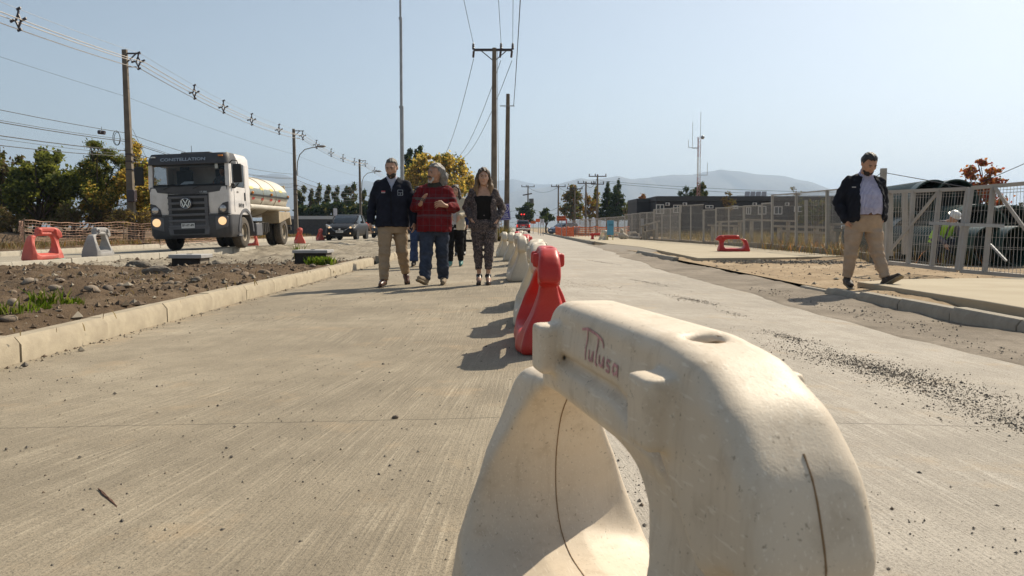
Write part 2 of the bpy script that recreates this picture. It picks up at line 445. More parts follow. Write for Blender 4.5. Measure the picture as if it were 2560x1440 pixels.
M_SOIL = mat_soil('brown_soil', (.070, .047, .029), (.130, .090, .057), (.225, .168, .112), 1.4, 1.0)
M_SOILR = mat_soil('tan_soil', (.20, .145, .09), (.33, .245, .155), (.44, .345, .235), .9, .6)
M_YARD = mat_soil('yard_soil', (.16, .12, .075), (.28, .21, .135), (.38, .30, .2), .5, .5)
M_GREYSOIL = mat_soil('grey_spoil', (.15, .125, .095), (.27, .235, .18), (.42, .375, .30), 2.0, .9)
M_GUTTER = mat_soil('gutter_gravel', (.16, .135, .105), (.235, .20, .16), (.33, .285, .23), 1.6, .6)
M_SLAB = mat('slab_concrete', (.40, .35, .26), .92, .14, 1.2, .25, 110, col2=(.36, .305, .22), spec=.2, dirt=.3, dirtcol=(.30, .245, .17))
M_ASPH = mat('ramp_asphalt', (.20, .175, .145), .92, .2, 2.2, .3, 150, col2=(.27, .235, .19), spec=.2)
M_GRASSLAND = mat_soil('far_ground', (.10, .095, .05), (.17, .15, .085), (.25, .21, .13), .02, .2)
M_STONE = [mat('stone_%d' % k, c, .9, .25, 14, .4, 60, spec=.2) for k, c in enumerate([(.24, .195, .15), (.31, .255, .20), (.19, .155, .125), (.26, .20, .145)])]
M_PEB = [mat('pebble_dark', (.12, .105, .088), .9), mat('pebble_light', (.30, .26, .20), .9), mat('pebble_brown', (.17, .125, .085), .9)]

# wide ground to the horizon
_g = MB(); _g.add([(-6300, -60, -.42), (6300, -60, -.42), (6300, 8200, -.42), (-6300, 8200, -.42)], [(0, 1, 2, 3)])
tag(_g.build('ground', M_GRASSLAND), kind='structure')

# walking lane and traffic lane
def lane(name, x0, x1, y0, y1, m, nx, ny, amp=.006, zoff=0., seed=0):
    xs = np.linspace(x0, x1, nx); ys = y0 + (y1 - y0) * np.linspace(0, 1, ny) ** 1.8
    X, Y = np.meshgrid(xs, ys)
    Z = np.where(X < .2, .02 * X, .004 - .025 * (X - .2)) + amp * fbm(X * .6, Y * .5, seed) + zoff
    return grid_sheet(name, X, Y, Z, m)
walk_lane = lane('pavement', -3.22, .24, -4, 47, M_WALK, 30, 160, .006, 0, 3)
traffic_lane = lane('road', .25, 4.12, -4, 420, M_LANE, 30, 200, .006, 0, 9)
# the truck's road
ys = np.concatenate([np.linspace(-5, 60, 90), np.linspace(62, 420, 60)]); u = np.linspace(0, 1, 14)
Xn = left_edge(ys); Xf = np.where(ys < 60, -14.7, -13.2)
X = Xn[:, None] + (Xf - Xn)[:, None] * u[None]; Y = np.repeat(ys[:, None], 14, 1)
Z = .13 + (X - Xn[:, None]) * .030 + .006 * fbm(X * .5, Y * .4, 21)
left_road = grid_sheet('truck_road', X[:, ::-1], Y[:, ::-1], Z[:, ::-1], M_LEFTROAD)
# median soil
def median_h(X, Y):
    e = left_edge(Y); d = X - e                                  # metres from the truck road's kerb
    f = np.clip((Y - 13.5) / 4, 0, 1); f = f * f * (3 - 2 * f)
    base = .085 + .05 * np.clip((d - .5) / 3, 0, 1)
    bank = np.where(d < 1.5, .12 - .20 * np.clip(d / 1.5, 0, 1), -.08)
    lowz = np.where(Y < 27, np.where(d < .5, -.10, bank - .02), bank)
    z = base * (1 - f) + lowz * f
    k = np.clip((-3.45 - X) / .8, 0, 1)                          # meets the back of the walking-lane kerb
    z = z * k + (.07 - .10 * f) * (1 - k)
    lump = .12 * fbm(X * 1.1, Y * 1.1, 5, 6, .66) + .08 * np.maximum(0, fbm(X * 3.1, Y * 3.1, 8, 4) - .10)
    ridge = .05 * np.abs(vnoise(X * 2.2 + 3 * vnoise(Y * .8, X * .5, 4), Y * 3.0, 31)) * np.clip(1.6 - d, 0, 1) * f
    edge = np.clip((-3.38 - X) / .3, .15, 1) * np.clip(d / .15, .2, 1)
    return z + (lump + ridge) * edge
ys = np.concatenate([np.linspace(.5, 20, 260), np.linspace(20.1, 60, 130)]); u = np.linspace(0, 1, 120)
Xl = left_edge(ys) + .02
X = -3.36 + (Xl + 3.36)[:, None] * u[None]; Y = np.repeat(ys[:, None], 120, 1)
median = grid_sheet('median_soil', X[:, ::-1], Y[:, ::-1], median_h(X, Y)[:, ::-1], M_SOIL)
median.data.materials.append(M_GREYSOIL)
cc = np.zeros((len(median.data.polygons), 3)); median.data.polygons.foreach_get('center', cc.ravel())
cc = np.array([p.center[:] for p in median.data.polygons])
gsel = (cc[:, 1] + 2.2 * fbm(cc[:, 0] * .8, cc[:, 1] * .8, 3) > 15.2) & (cc[:, 0] - left_edge(cc[:, 1]) < 3.2 + 2 * fbm(cc[:, 0], cc[:, 1], 6)) | (cc[:, 1] > 22)
median.data.polygons.foreach_set('material_index', gsel.astype(np.int32))
# behind the pavement's end: rough ground under the poles
X, Y = np.meshgrid(np.linspace(-6.7, .2, 50), np.linspace(46.6, 420, 120))
end_soil = grid_sheet('end_soil', X, Y, .03 + .07 * fbm(X * .7, Y * .7, 15) + .10 * np.exp(-((Y - 50) / 4) ** 2), M_GREYSOIL)
# verge behind the truck's road
X, Y = np.meshgrid(-14.95 - np.linspace(0, 1, 70) ** 1.6 * 150, np.concatenate([np.linspace(5, 70, 120), np.linspace(73, 420, 50)]))
Zv = .02 + .12 * fbm(X * .5, Y * .5, 33, 6) + .45 * np.clip((-15.6 - X) / 3, 0, 1) * (.35 + .65 * np.exp(-((Y - 33) / 14) ** 2)) * (1 + .6 * fbm(X * .9, Y * .9, 44)) * np.clip((-X - 14.9), 0, 1)
verge = grid_sheet('verge_soil', X[:, ::-1], Y[:, ::-1], Zv[:, ::-1], M_SOIL)
# right-hand soil and yard
def right_h(X, Y):
    z = -.02 + .02 * np.clip((X - 4.3) / 3, 0, 1) - .10 * np.clip((Y - 25) / 60, 0, 1)
    near = np.clip((X - 4.3) / .35, 0, 1) * np.clip((60 - Y) / 30, .15, 1)
    m = .035 * np.exp(-((X - 5.0) / .9) ** 2 - ((Y - 9.3) / 1.8) ** 2) + .05 * np.exp(-((X - 6.6) / 1.1) ** 2 - ((Y - 16.5) / 1.6) ** 2)
    return z + m + (.055 * fbm(X * 1.2, Y * 1.2, 51, 6, .6)) * near * np.where(X > 9, .6, 1)
X, Y = np.meshgrid(np.concatenate([np.linspace(4.24, 10, 110), np.linspace(10.3, 60, 60), np.linspace(65, 300, 12)]), np.concatenate([np.linspace(1, 26, 240), np.linspace(26.4, 80, 90), np.linspace(85, 420, 40)]))
right_soil = grid_sheet('right_soil', X, Y, right_h(X, Y), M_SOILR)
# gutter gravel beside the right kerb, with a ragged edge on the lane
ys = np.linspace(2, 40, 260); u = np.linspace(0, 1, 26)
x0 = 3.25 + .28 * fbm(ys * .45, ys * 0 + 3, 7, 4) - .25 * np.exp(-((ys - 14) / 5) ** 2) + .45 * np.clip((ys - 22) / 10, 0, 1); x1 = 4.2
X = x0[:, None] + (x1 - x0[:, None]) * u[None]; Y = np.repeat(ys[:, None], 26, 1)
Z = .004 - .025 * (X - .2) + .006 + .05 * u[None] ** 1.5 * (.8 + 1.1 * fbm(X * 1.3, Y * 1.1, 61)) * np.clip((44 - Y) / 10, 0, 1) + .012 * fbm(X * 4, Y * 4, 63)
Z[:, 0] = .004 - .025 * (X[:, 0] - .2) - .006
gutter = grid_sheet('gutter_gravel', X, Y, Z, M_GUTTER)

# slabs of pavement on the right
def slab(name, pts, z, th, m, seed=0):
    top = [gp(q[0], q[1], q[2] if len(q) > 2 else z) for q in pts]
    mb = MB(); n = len(top); mb.add([(p.x, p.y, p.z) for p in top] + [(p.x, p.y, p.z - th) for p in top], [tuple(range(n))] + [(i, (i + 1) % n, n + (i + 1) % n, n + i) for i in range(n)])
    return tag(mb.build(name, m, bevel=.012), kind='structure')
slab('footpath', [(2143, 704), (2300, 728), (2460, 752), (2660, 786), (2660, 694), (2440, 695), (2250, 698)], .085, .16, M_SLAB)
slab('footpath', [(1415, 591), (1520, 609), (1600, 617), (1640, 624), (1745, 645), (1900, 644), (2112, 640), (2085, 633), (1925, 620), (1760, 610), (1600, 599), (1480, 589)], .055, .14, M_SLAB)
slab('driveway_ramp', [(1480, 616, -.085), (1540, 629, -.085), (1604, 643, -.085), (1622, 632, -.02), (1652, 625.5, .045), (1600, 617.5, .048), (1522, 610, .048)], .035, .16, M_ASPH)

# kerbs: every block its own piece
def kerb_mesh(name, L, w, h, ch, m):
    mb = MB(); mb.prism([(-w / 2, 0), (w / 2, 0), (w / 2, h - ch), (w / 2 - ch * .8, h), (-w / 2 + .012, h), (-w / 2, h - .012)], -L / 2 + .006, L / 2 - .006)
    me = mb.mesh(name, m); return me
def kerb_run(name, pts, w, h, ch, m, L, base, flip=1, gap=(), dip=None):
    root = tag(empty(name), kind='structure')
    me = kerb_mesh('kerb_block', L, w, h, ch, m); k = 0
    y, y1 = pts
    while y < y1:
        if not any(a < y < b for a, b in gap):
            x, z, rz = base(y + L / 2)
            o = link(bpy.data.objects.new('kerb_block', me), root)
            o.location = (x + random.uniform(-.008, .008), y + L / 2, z + random.uniform(-.008, .006) + (dip(y) if dip else 0))
            o.rotation_euler = (random.uniform(-.004, .004), random.uniform(-.015, .015), rz + random.uniform(-.006, .006) + (0 if flip > 0 else PI))
        y += L
    return root
kerb_run('kerb_left', (.7, 46), .16, .235, .05, M_KERB, 1.12, lambda y: (-3.29, -.125, 0), 1, gap=[(18.4, 19.6)])
kerb_run('kerb_truck_road', (6, 60), .15, .34, .02, M_KERBL, .92, lambda y: (float(left_edge(y)) + .06, -.185, -.067), 1, dip=lambda y: -.05 if y > 27 else 0)
kerb_run('kerb_far', (8, 90), .15, .30, .03, M_KERBL, 1.0, lambda y: (-14.78 if y < 60 else -13.28, -.19, 0), 1, gap=[(59, 61)])
kerb_run('kerb_right', (2.5, 110), .16, .22, .05, M_KERBR, 1.0, lambda y: (4.2, -.16, 0), -1, gap=[(11.4, 20.3), (26.3, 41.5)], dip=lambda y: -.11 * max(0, (y - 8.2) / 3.2) if y < 12 else (-.02 if y < 30 else 0))

# stones ------------------------------------------------------------------
def stone_mesh(name, seed, m, sub=2, rough=.26, flat=.66):
    bm = bmesh.new(); bmesh.ops.create_icosphere(bm, subdivisions=sub, radius=1); rs = np.random.RandomState(seed)
    dirs = rs.normal(size=(7, 3)); ph = rs.rand(7) * 6
    for v in bm.verts:
        p = np.array(v.co); f = 1 + rough * sum(math.sin(1.6 * float(p @ d) + a) for d, a in zip(dirs, ph)) / 3
        v.co = Vector(p * f) ; v.co.z *= flat; v.co.y *= .8
    me = bpy.data.meshes.new(name); bm.to_mesh(me); bm.free(); me.materials.append(m)
    me.polygons.foreach_set('use_smooth', [True] * len(me.polygons)); return me
STONES = [stone_mesh('stone', k, M_STONE[k % 4]) for k in range(8)]
def h_at(fn, x, y): return float(fn(np.array([[x]]), np.array([[y]]))[0, 0])
rs = np.random.RandomState(3); ns = 0
def put_stone(x, y, r, fn, parent, sink=.55):
    o = link(bpy.data.objects.new('stone', STONES[rs.randint(8)]), parent)
    o.location = (x, y, h_at(fn, x, y) + r * (.62 - sink)); o.scale = (r * rs.uniform(.8, 1.3),) * 2 + (r * rs.uniform(.8, 1.1),)
    o.rotation_euler = (rs.uniform(-.3, .3), rs.uniform(-.3, .3), rs.uniform(0, 6.28))
for px, py, r in [(85, 675, .06), (118, 693, .065), (30, 735, .05), (232, 742, .07), (270, 735, .07), (258, 775, .07), (290, 768, .055), (33, 768, .06), (310, 680, .06), (330, 676, .05), (490, 702, .065), (465, 714, .06), (508, 690, .055), (660, 682, .085), (630, 690, .05), (420, 715, .055), (300, 720, .05), (22, 805, .05), (150, 715, .06), (590, 684, .06), (610, 690, .06), (445, 700, .05), (140, 740, .05), (70, 720, .06)]:
    p = gp(px, py, .13)
    if p.x < -3.42: put_stone(p.x, p.y, r, median_h, median)
while ns < 90:
    y = 2.5 + rs.rand() ** 1.3 * 15; x = rs.uniform(float(left_edge(y)) + .4, -3.5)
    if abs(x / y) > .75: continue
    c = fbm(np.array([[x * .7]]), np.array([[y * .7]]), 77)[0, 0]
    if c < -.05 and rs.rand() < .7: continue
    put_stone(x, y, float(np.clip(rs.lognormal(-3.7, .45), .012, .055)), median_h, median); ns += 1
def pebbles(name, P, R, parent, flat=.7, mats=M_PEB, seed=1, weights=(.6, .25, .15)):
    rs = np.random.RandomState(seed); P = np.asarray(P); n = len(P); R = np.asarray(R)[:, None, None]
    base = np.array([[1, 0, 0], [0, 1, 0], [-1, 0, 0], [0, -1, 0], [0, 0, 1], [0, 0, -.6]]) * np.array([1, .8, flat])
    V = base[None] * (1 + rs.uniform(-.35, .35, (n, 6, 1))); a = rs.rand(n) * 6.28
    c, s = np.cos(a)[:, None], np.sin(a)[:, None]
    V = np.stack([V[:, :, 0] * c - V[:, :, 1] * s, V[:, :, 0] * s + V[:, :, 1] * c, V[:, :, 2]], -1) * R + P[:, None, :]
    T = np.array([[0, 1, 4], [1, 2, 4], [2, 3, 4], [3, 0, 4], [1, 0, 5], [2, 1, 5], [3, 2, 5], [0, 3, 5]])
    F = (T[None] + 6 * np.arange(n)[:, None, None]).reshape(-1, 3)
    mi = np.repeat(rs.choice(3, n, p=weights), 8)
    o = np_obj(name, V.reshape(-1, 3), F, list(mats), parent, mi, False); o['kind'] = 'stuff'; return o
# loose grit on the walking lane
n = 3600; y = .9 + rs.rand(n) ** 2.2 * 14; x = rs.uniform(-1, .06, n) * np.minimum(3.15, .25 + y * .8)
x = np.clip(x, -3.15, .2); r = np.clip(rs.lognormal(-5.75, .45, n), .0014, .010)
pebbles('grit', np.stack([x, y, .02 * x + r * .3], -1), r, walk_lane, seed=4, weights=(.5, .3, .2))
# crumbs along the foot of the left kerb
n = 500; y = 3 + rs.rand(n) ** 1.3 * 15; x = -3.2 + np.abs(rs.normal(0, .06, n)) + .01; r = np.clip(rs.lognormal(-4.9, .5, n), .003, .035)
pebbles('kerb_crumbs', np.stack([x, y, .02 * x + r * .3], -1), r, walk_lane, seed=5, weights=(.2, .4, .4))
# dark gravel patches on the traffic lane
Ps, Rs = [], []
for (px, py, L, W, n, ang) in [(2215, 925, .95, .13, 2600, 0), (2500, 1050, .42, .12, 900, 0), (1985, 845, .45, .06, 420, 0), (1735, 750, .75, .07, 500, 0), (1830, 783, .4, .05, 170, 0), (1615, 705, .9, .08, 300, 0), (2340, 985, .5, .07, 500, 0), (1505, 655, 1.6, .06, 260, 0), (1420, 715, 1.2, .35, 420, 0), (1560, 1240, .4, .2, 160, 0), (2330, 1330, .5, .2, 60, 0)]:
    c = gp(px, py, -.04); n = n * 2; a = rs.normal(0, 1, (n, 2)); a *= (.35 + 1.1 * rs.rand(n) ** .5)[:, None]; n = len(a)
    dx = -.10                                                   # the patches lie almost along the lane
    X = c.x + a[:, 0] * W + a[:, 1] * L * dx; Y = c.y + a[:, 1] * L * .5
    r = np.clip(rs.lognormal(-5.85, .48, n), .0012, .010); Ps.append(np.stack([X, Y, .004 - .025 * (X - .2) + r * .25], -1)); Rs.append(r)
n = 1000; y = 2.5 + rs.rand(n) ** 1.5 * 16; x = rs.uniform(.4, 3.6, n); r = np.clip(rs.lognormal(-6.2, .4, n), .001, .005)
Ps.append(np.stack([x, y, .004 - .025 * (x - .2) + r * .25], -1)); Rs.append(r)
pebbles('loose_gravel', np.concatenate(Ps), np.concatenate(Rs), traffic_lane, seed=6, weights=(.62, .2, .18))
# gravel heap strip and clods on the right soil
n = 2600; t = rs.rand(n); x = 5.1 + 3.0 * t + rs.normal(0, .28, n); y = 19.5 - 2.2 * t + rs.normal(0, .55, n); r = np.clip(rs.lognormal(-3.9, .4, n), .008, .05)
pebbles('gravel_heap', np.stack([x, y, right_h(x, y) + r * .3], -1), r, right_soil, seed=8, weights=(.5, .3, .2))
n = 1500; x = rs.uniform(4.3, 8.6, n); y = rs.uniform(5.5, 18, n); r = np.clip(rs.lognormal(-4.6, .55, n), .004, .05)
pebbles('soil_clods', np.stack([x, y, right_h(x, y) + r * .25], -1), r, right_soil, seed=9, weights=(.15, .4, .45))
n = 11000; y = 2.5 + rs.rand(n) ** 1.4 * 20; x = rs.uniform(0, 1, n); x = -3.45 + (left_edge(y) + 3.9) * x; r = np.clip(rs.lognormal(-4.3, .65, n), .004, .07)
pebbles('median_clods', np.stack([x, y, median_h(x, y) + r * .25], -1), r, median, seed=10, mats=[mat('clod', (.11, .075, .048), .95), M_PEB[1], mat('clod_light', (.21, .155, .10), .95)], weights=(.6, .18, .22))
n = 900; y = rs.uniform(3, 11.5, n); x = rs.uniform(3.3, 4.1, n); r = np.clip(rs.lognormal(-4.9, .4, n), .003, .02)
pebbles('gutter_grit', np.stack([x, y, .004 - .025 * (x - .2) + .02 + r * .2], -1), r, gutter, seed=12)

# mountains ---------------------------------------------------------------
M_HILL = mat('hill_rock', (.16, .14, .10), .95, .3, .002)
def ridge(name, pts, Y, depth, seed):
    px = np.array([p[0] for p in pts], float); py = np.array([p[1] for p in pts], float)
    xs = np.linspace(px[0], px[-1], 240)
    yy = np.interp(xs, px, py); k = np.array([1, 2, 3, 2, 1.]); k /= k.sum(); yy = np.convolve(np.pad(yy, 2, 'edge'), k, 'valid')
    yy = yy + 1.6 * fbm(xs * .045, xs * 0 + seed, seed, 4)
    top = np.array([at(a, b, Y)[:] for a, b in zip(xs, yy)])
    X = []; Yv = []; Z = []
    for s in np.concatenate([np.linspace(-1, 0, 10), np.linspace(.15, 1, 5)]):
        f = np.clip(1 - abs(s), 0, 1) ** .85
        wob = fbm(top[:, 0] / 260., np.full(len(top), s * 3.), seed + 5, 4) * (1 - abs(s)) * abs(s) * 4
        X.append(top[:, 0]); Yv.append(np.full(len(top), Y + s * depth)); Z.append(np.maximum(top[:, 2] * f * (1 + .25 * wob), -3) - (.5 if abs(s) == 1 else 0))
    return grid_sheet(name, np.array(X), np.array(Yv), np.array(Z), M_HILL)
ridge('mountains_right', [(1180, 520), (1290, 478), (1360, 470), (1395, 460), (1430, 452), (1455, 442), (1470, 450), (1500, 447), (1545, 439), (1576, 449), (1620, 444), (1680, 437), (1735, 438), (1760, 430), (1800, 424), (1850, 428), (1890, 435), (1930, 437), (1965, 440), (1990, 448), (2030, 455), (2070, 472), (2130, 492), (2250, 520), (2400, 540), (2640, 556)], 5200, 1300, 3)
ridge('mountains_far', [(1000, 520), (1150, 480), (1250, 452), (1284, 447), (1312, 455), (1345, 461), (1380, 461), (1440, 470), (1560, 500), (1700, 540)], 6600, 900, 9)
ridge('mountains_left', [(-60, 540), (140, 500), (300, 470), (460, 455), (560, 462), (640, 440), (690, 433), (720, 440), (745, 455), (800, 468), (860, 460), (910, 452), (950, 456), (1010, 476), (1080, 500), (1160, 530), (1240, 556)], 5800, 1200, 5)
# ================================================================ WATER-FILLED PLASTIC BARRIERS
def mat_barrier(name, base, pale, stain, grime=.5, rough=.5):
    m, nt, b = _nt(name); t = _obj(nt)
    big = _noise(nt, 3, 5, .6, t); mid = _noise(nt, 16, 5, .7, t); spk = _noise(nt, 110, 3, .6, t); fine = _noise(nt, 320, 2, .5, t)
    drip = _noise(nt, 1.0, 4, .7, _obj(nt, (30, 30, 2.2)))
    scr = _noise(nt, 1.0, 2, .5, _obj(nt, (260, 24, 160), (.5, .2, .9)))
    c = _ramp(nt, big, [(.3, tuple(v * .86 for v in base)), (.55, base), (.8, pale)])
    c = _mix(nt, _math(nt, 'MULTIPLY', _ramp(nt, drip, [(.52, 0), (.72, 1)]), .30 * grime), c, stain)
    c = _mix(nt, _math(nt, 'MULTIPLY', _ramp(nt, mid, [(.55, 0), (.75, 1)]), .42 * grime), c, stain)
    c = _mix(nt, _math(nt, 'MULTIPLY', _ramp(nt, spk, [(.64, 0), (.70, 1)]), .55 * grime), c, tuple(v * .45 for v in stain))
    c = _mix(nt, _math(nt, 'MULTIPLY', _ramp(nt, spk, [(.26, 1), (.32, 0)]), .45), c, pale)
    c = _mix(nt, _math(nt, 'MULTIPLY', _ramp(nt, scr, [(.62, 0), (.68, 1)]), .5), c, pale)
    sep = nt.nodes.new('ShaderNodeSeparateXYZ'); nt.links.new(t, sep.inputs[0])
    low = _math(nt, 'MULTIPLY', _ramp(nt, _math(nt, 'ADD', sep.outputs[2], _math(nt, 'MULTIPLY', mid, .25)), [(.10, 1), (.42, 0)]), .32 * grime)
    c = _mix(nt, low, c, stain)
    nt.links.new(c, b.inputs['Base Color'])
    nt.links.new(_math(nt, 'ADD', _math(nt, 'MULTIPLY', mid, .3), rough - .15), b.inputs['Roughness'])
    b.inputs['Specular IOR Level'].default_value = .4
    _bump(nt, b, _math(nt, 'ADD', mid, _math(nt, 'ADD', _math(nt, 'MULTIPLY', fine, .25), _math(nt, 'MULTIPLY', scr, .08))), .20, .005)
    return m
M_BW = mat_barrier('barrier_white', (.64, .545, .425), (.74, .67, .56), (.31, .225, .14), .95, .58)
M_BW2 = mat_barrier('barrier_white_dusty', (.60, .53, .42), (.70, .63, .52), (.33, .27, .19), .8)
M_BR = mat_barrier('barrier_red', (.50, .030, .022), (.56, .10, .075), (.33, .05, .035), .35, .42)
M_BR2 = mat_barrier('barrier_red_faded', (.60, .105, .075), (.66, .20, .15), (.42, .13, .09), .4, .55)
M_BG = mat_barrier('barrier_grey', (.30, .29, .28), (.40, .39, .37), (.19, .16, .13), .8, .6)
M_SEAM = mat('mould_seam', (.24, .15, .075), .8)
M_PINK = mat('pink_paint', (.60, .31, .31), .8, .3, 60)

def poly_sd(P, A, B):
    P = [np.array(p, float) for p in P]; d = np.full(A.shape, 1e9); s = np.ones(A.shape); n = len(P)
    for i in range(n):
        p, q = P[i], P[i - 1]; ex, ey = q - p; wx, wy = A - p[0], B - p[1]
        t = np.clip((wx * ex + wy * ey) / (ex * ex + ey * ey), 0, 1)
        d = np.minimum(d, (wx - ex * t) ** 2 + (wy - ey * t) ** 2)
        c1 = B >= p[1]; c2 = B < q[1]; c3 = ex * wy > ey * wx
        s = np.where((c1 & c2 & c3) | (~c1 & ~c2 & ~c3), -s, s)
    return s * np.sqrt(d)
def blur2(F, n):
    for _ in range(3):
        for ax in (0, 1):
            p = np.pad(F, [(n, n) if k == ax else (0, 0) for k in (0, 1)], 'edge'); c = np.cumsum(p, ax); c = np.concatenate([np.zeros_like(np.take(c, [0], ax)), c], ax)
            m = F.shape[ax]; F = (np.take(c, range(2 * n + 1, 2 * n + 1 + m), ax) - np.take(c, range(0, m), ax)) / (2 * n + 1)
    return F
BAR_L = 1.19
def barrier_mesh(name, h, m, low=False):
    g = Field((-.27, -.05, -.03), (.27, BAR_L + .06, .74), h)
    A, B = np.meshgrid(g.ax[1], g.ax[2], indexing='ij')
    H = .69
    outer = [(.095, 0), (.09, .06), (.135, .30), (.125, .44), (.055, .475), (.012, .455), (-.002, .49), (.028, .58), (.085, .64), (.165, .677), (.28, H), (.76, H), (.81, .672), (.835, .63), (.842, .532), (1.02, .525), (1.08, .488), (1.118, .36), (1.168, .10), (BAR_L, 0)]
    hole = [(.315, .165), (.272, .24), (.275, .37), (.325, .470), (.40, .512), (.83, .512), (.90, .485), (.965, .42), (1.0, .33), (1.0, .24), (.96, .175), (.88, .150), (.42, .155)]
    if low:
        outer = [(y, z * .74) for y, z in outer]; hole = [(y, z * .74) for y, z in hole]; H *= .74
    so = poly_sd(outer, A, B); sh = poly_sd(hole, A, B)
    n = max(1, int(.013 / h)); so = blur2(so, n); sh = blur2(sh, max(1, int(.02 / h)))
    k = .74 if low else 1
    wb = np.interp(B / k, [0, .05, .147, .22, .32, .40, .46, .505, .54, .60], [.215, .215, .190, .158, .106, .071, .056, .056, .072, .069])
    fw = np.interp(B / k, [0, .05, .147, .22, .32, .40, .46, .52, .58], [.222, .222, .206, .182, .145, .106, .084, .072, .066])          # the far foot bulges
    wb = wb + (np.maximum(wb, fw) - wb) * np.clip((A - .75) / .2, 0, 1)
    wc = np.interp(B / k, [.40, .50, .58, .63, .66, .70], [.074, .072, .070, .066, .059, .050])                                        # the cap: beam and nose
    zc = np.interp(A, [0, .06, .12, .17, .24, .32, .42, 1.1], [.38, .40, .435, .48, .54, .575, .592, .594])
    cap = np.clip((B / k - zc) / .014 + .5, 0, 1); cap = cap * cap * (3 - 2 * cap)
    w = wb * (1 - cap) + np.maximum(wc, wb * .9) * cap
    w = w - .019 * np.exp(-((B / k - zc + .004) / .0105) ** 2) * np.clip((A - .1) / .05, 0, 1) * np.clip((.90 - A) / .05, 0, 1)      # moulded groove under the cap
    endf = np.clip((A - .16) / .16, 0, 1) * np.clip((BAR_L - .03 - A) / .12, 0, 1)      # the ends of the foot draw in
    w = w - .035 * (1 - endf) * np.clip((.46 * k - B) / .2, 0, 1)
    X = np.abs(g.ax[0])[:, None, None]
    sx = (X - w[None]) * .9
    def smax(a, b, k): t = np.clip(.5 - .5 * (b - a) / k, 0, 1); return b + (a - b) * t + k * t * (1 - t)
    d = smax(so[None], sx, .030)
    hh = sh[None] - .05 * np.clip((X - .05) / .2, 0, 1) * np.clip((.45 * k - B[None]) / .3, 0, 1)      # the opening widens towards both faces
    d = smax(d, -hh, .022)
    d = np.maximum(d, -(B[None] - 0))                          # flat underneath
    g.D = d.astype(np.float32)
    for y in (.235, .745):
        for s in (-1, 1):
            def lug(Xa, Ya, Za, y=y, s=s):
                q = [np.abs(Xa - s * .081) - .014, np.abs(Ya - y) - .026, np.abs(Za - .605 * k) - .036 * k]
                return np.sqrt(sum(np.maximum(v, 0) ** 2 for v in q)) + np.minimum(np.maximum(np.maximum(q[0], q[1]), q[2]), 0) - .008
            g.op(lug, (s * .078 - .04, y - .06, .53 * k), (s * .078 + .04, y + .06, .68 * k), .008)
    for s in (-1, 1):                                           # drain groove below each lug
        g.cone((s * .085, .235, .55 * k), (s * .085, .235, .47 * k), .006, .004, .012, 's')
    g.cone((0, .265, H + .012), (0, .265, H - .035), .024, .020, .012, 's')
    return g.mesh(name, m, 1)
ME_NEAR = barrier_mesh('barrier_body', .0065, M_BW)
ME_BAR = barrier_mesh('barrier_body', .0125, M_BW2)
ME_LOW = barrier_mesh('barrier_body', .0125, M_BR, True)
def recol(me, m): c = me.copy(); c.materials.clear(); c.materials.append(m); return c
ME_RED, ME_REDF, ME_GREY, ME_LOWW = recol(ME_BAR, M_BR), recol(ME_BAR, M_BR2), recol(ME_BAR, M_BG), recol(ME_LOW, M_BW2)
from mathutils.bvhtree import BVHTree
def barrier(me, loc, rz, label, group='plastic barriers', seam=False, tilt=0., ly=.88):
    o = link(bpy.data.objects.new('road_barrier', me)); o.location = loc; o.rotation_euler = (0, tilt, rz)
    if me is not ME_NEAR: o.scale = (1, ly, 1)
    return tag(o, label, 'barrier', group)
near = barrier(ME_NEAR, (.295, .73, -.004), .205, 'big cream barrier with pink scrawl, nearest to the camera')
bvh = BVHTree.FromPolygons([v.co[:] for v in ME_NEAR.vertices], [p.vertices[:] for p in ME_NEAR.polygons])
def around(x, cy, cz, a0, a1, n):
    out = []
    for k in range(n):
        a = a0 + (a1 - a0) * k / (n - 1); hit = bvh.ray_cast(Vector((x, cy, cz)), Vector((0, math.cos(a), math.sin(a))))
        if hit[0]: out.append(hit[0] - Vector((0, math.cos(a), math.sin(a))) * .0008)
    return out
mb = MB(); mb.tube(around(.004, .65, .33, -2.9, 3.3, 90), .0011, 5); mb.build('mould_seam', M_SEAM, near)
def outside(x, pts):
    out = []
    for y, z, dy, dz in pts:
        hit = bvh.ray_cast(Vector((x, y, z)), Vector((0, dy, dz)))
        if hit[0]: out.append(hit[0] - Vector((0, dy, dz)) * .0006)
    return out
mb = MB(); mb.tube(outside(.003, [(-.3, .30 + .02 * k, 1, 0) for k in range(9, 16)]), .0011, 5); mb.build('mould_seam', M_SEAM, near)
# rim of the filling hole
mb = MB(); mb.tube([(.028 * math.cos(a), .265 + .031 * math.sin(a), .6815 + .003 * math.sin(3 * a)) for a in [k * 2 * PI / 20 for k in range(21)]], .0028, 6); mb.build('filler_rim', mat('rim_stain', (.30, .19, .10), .8), near)
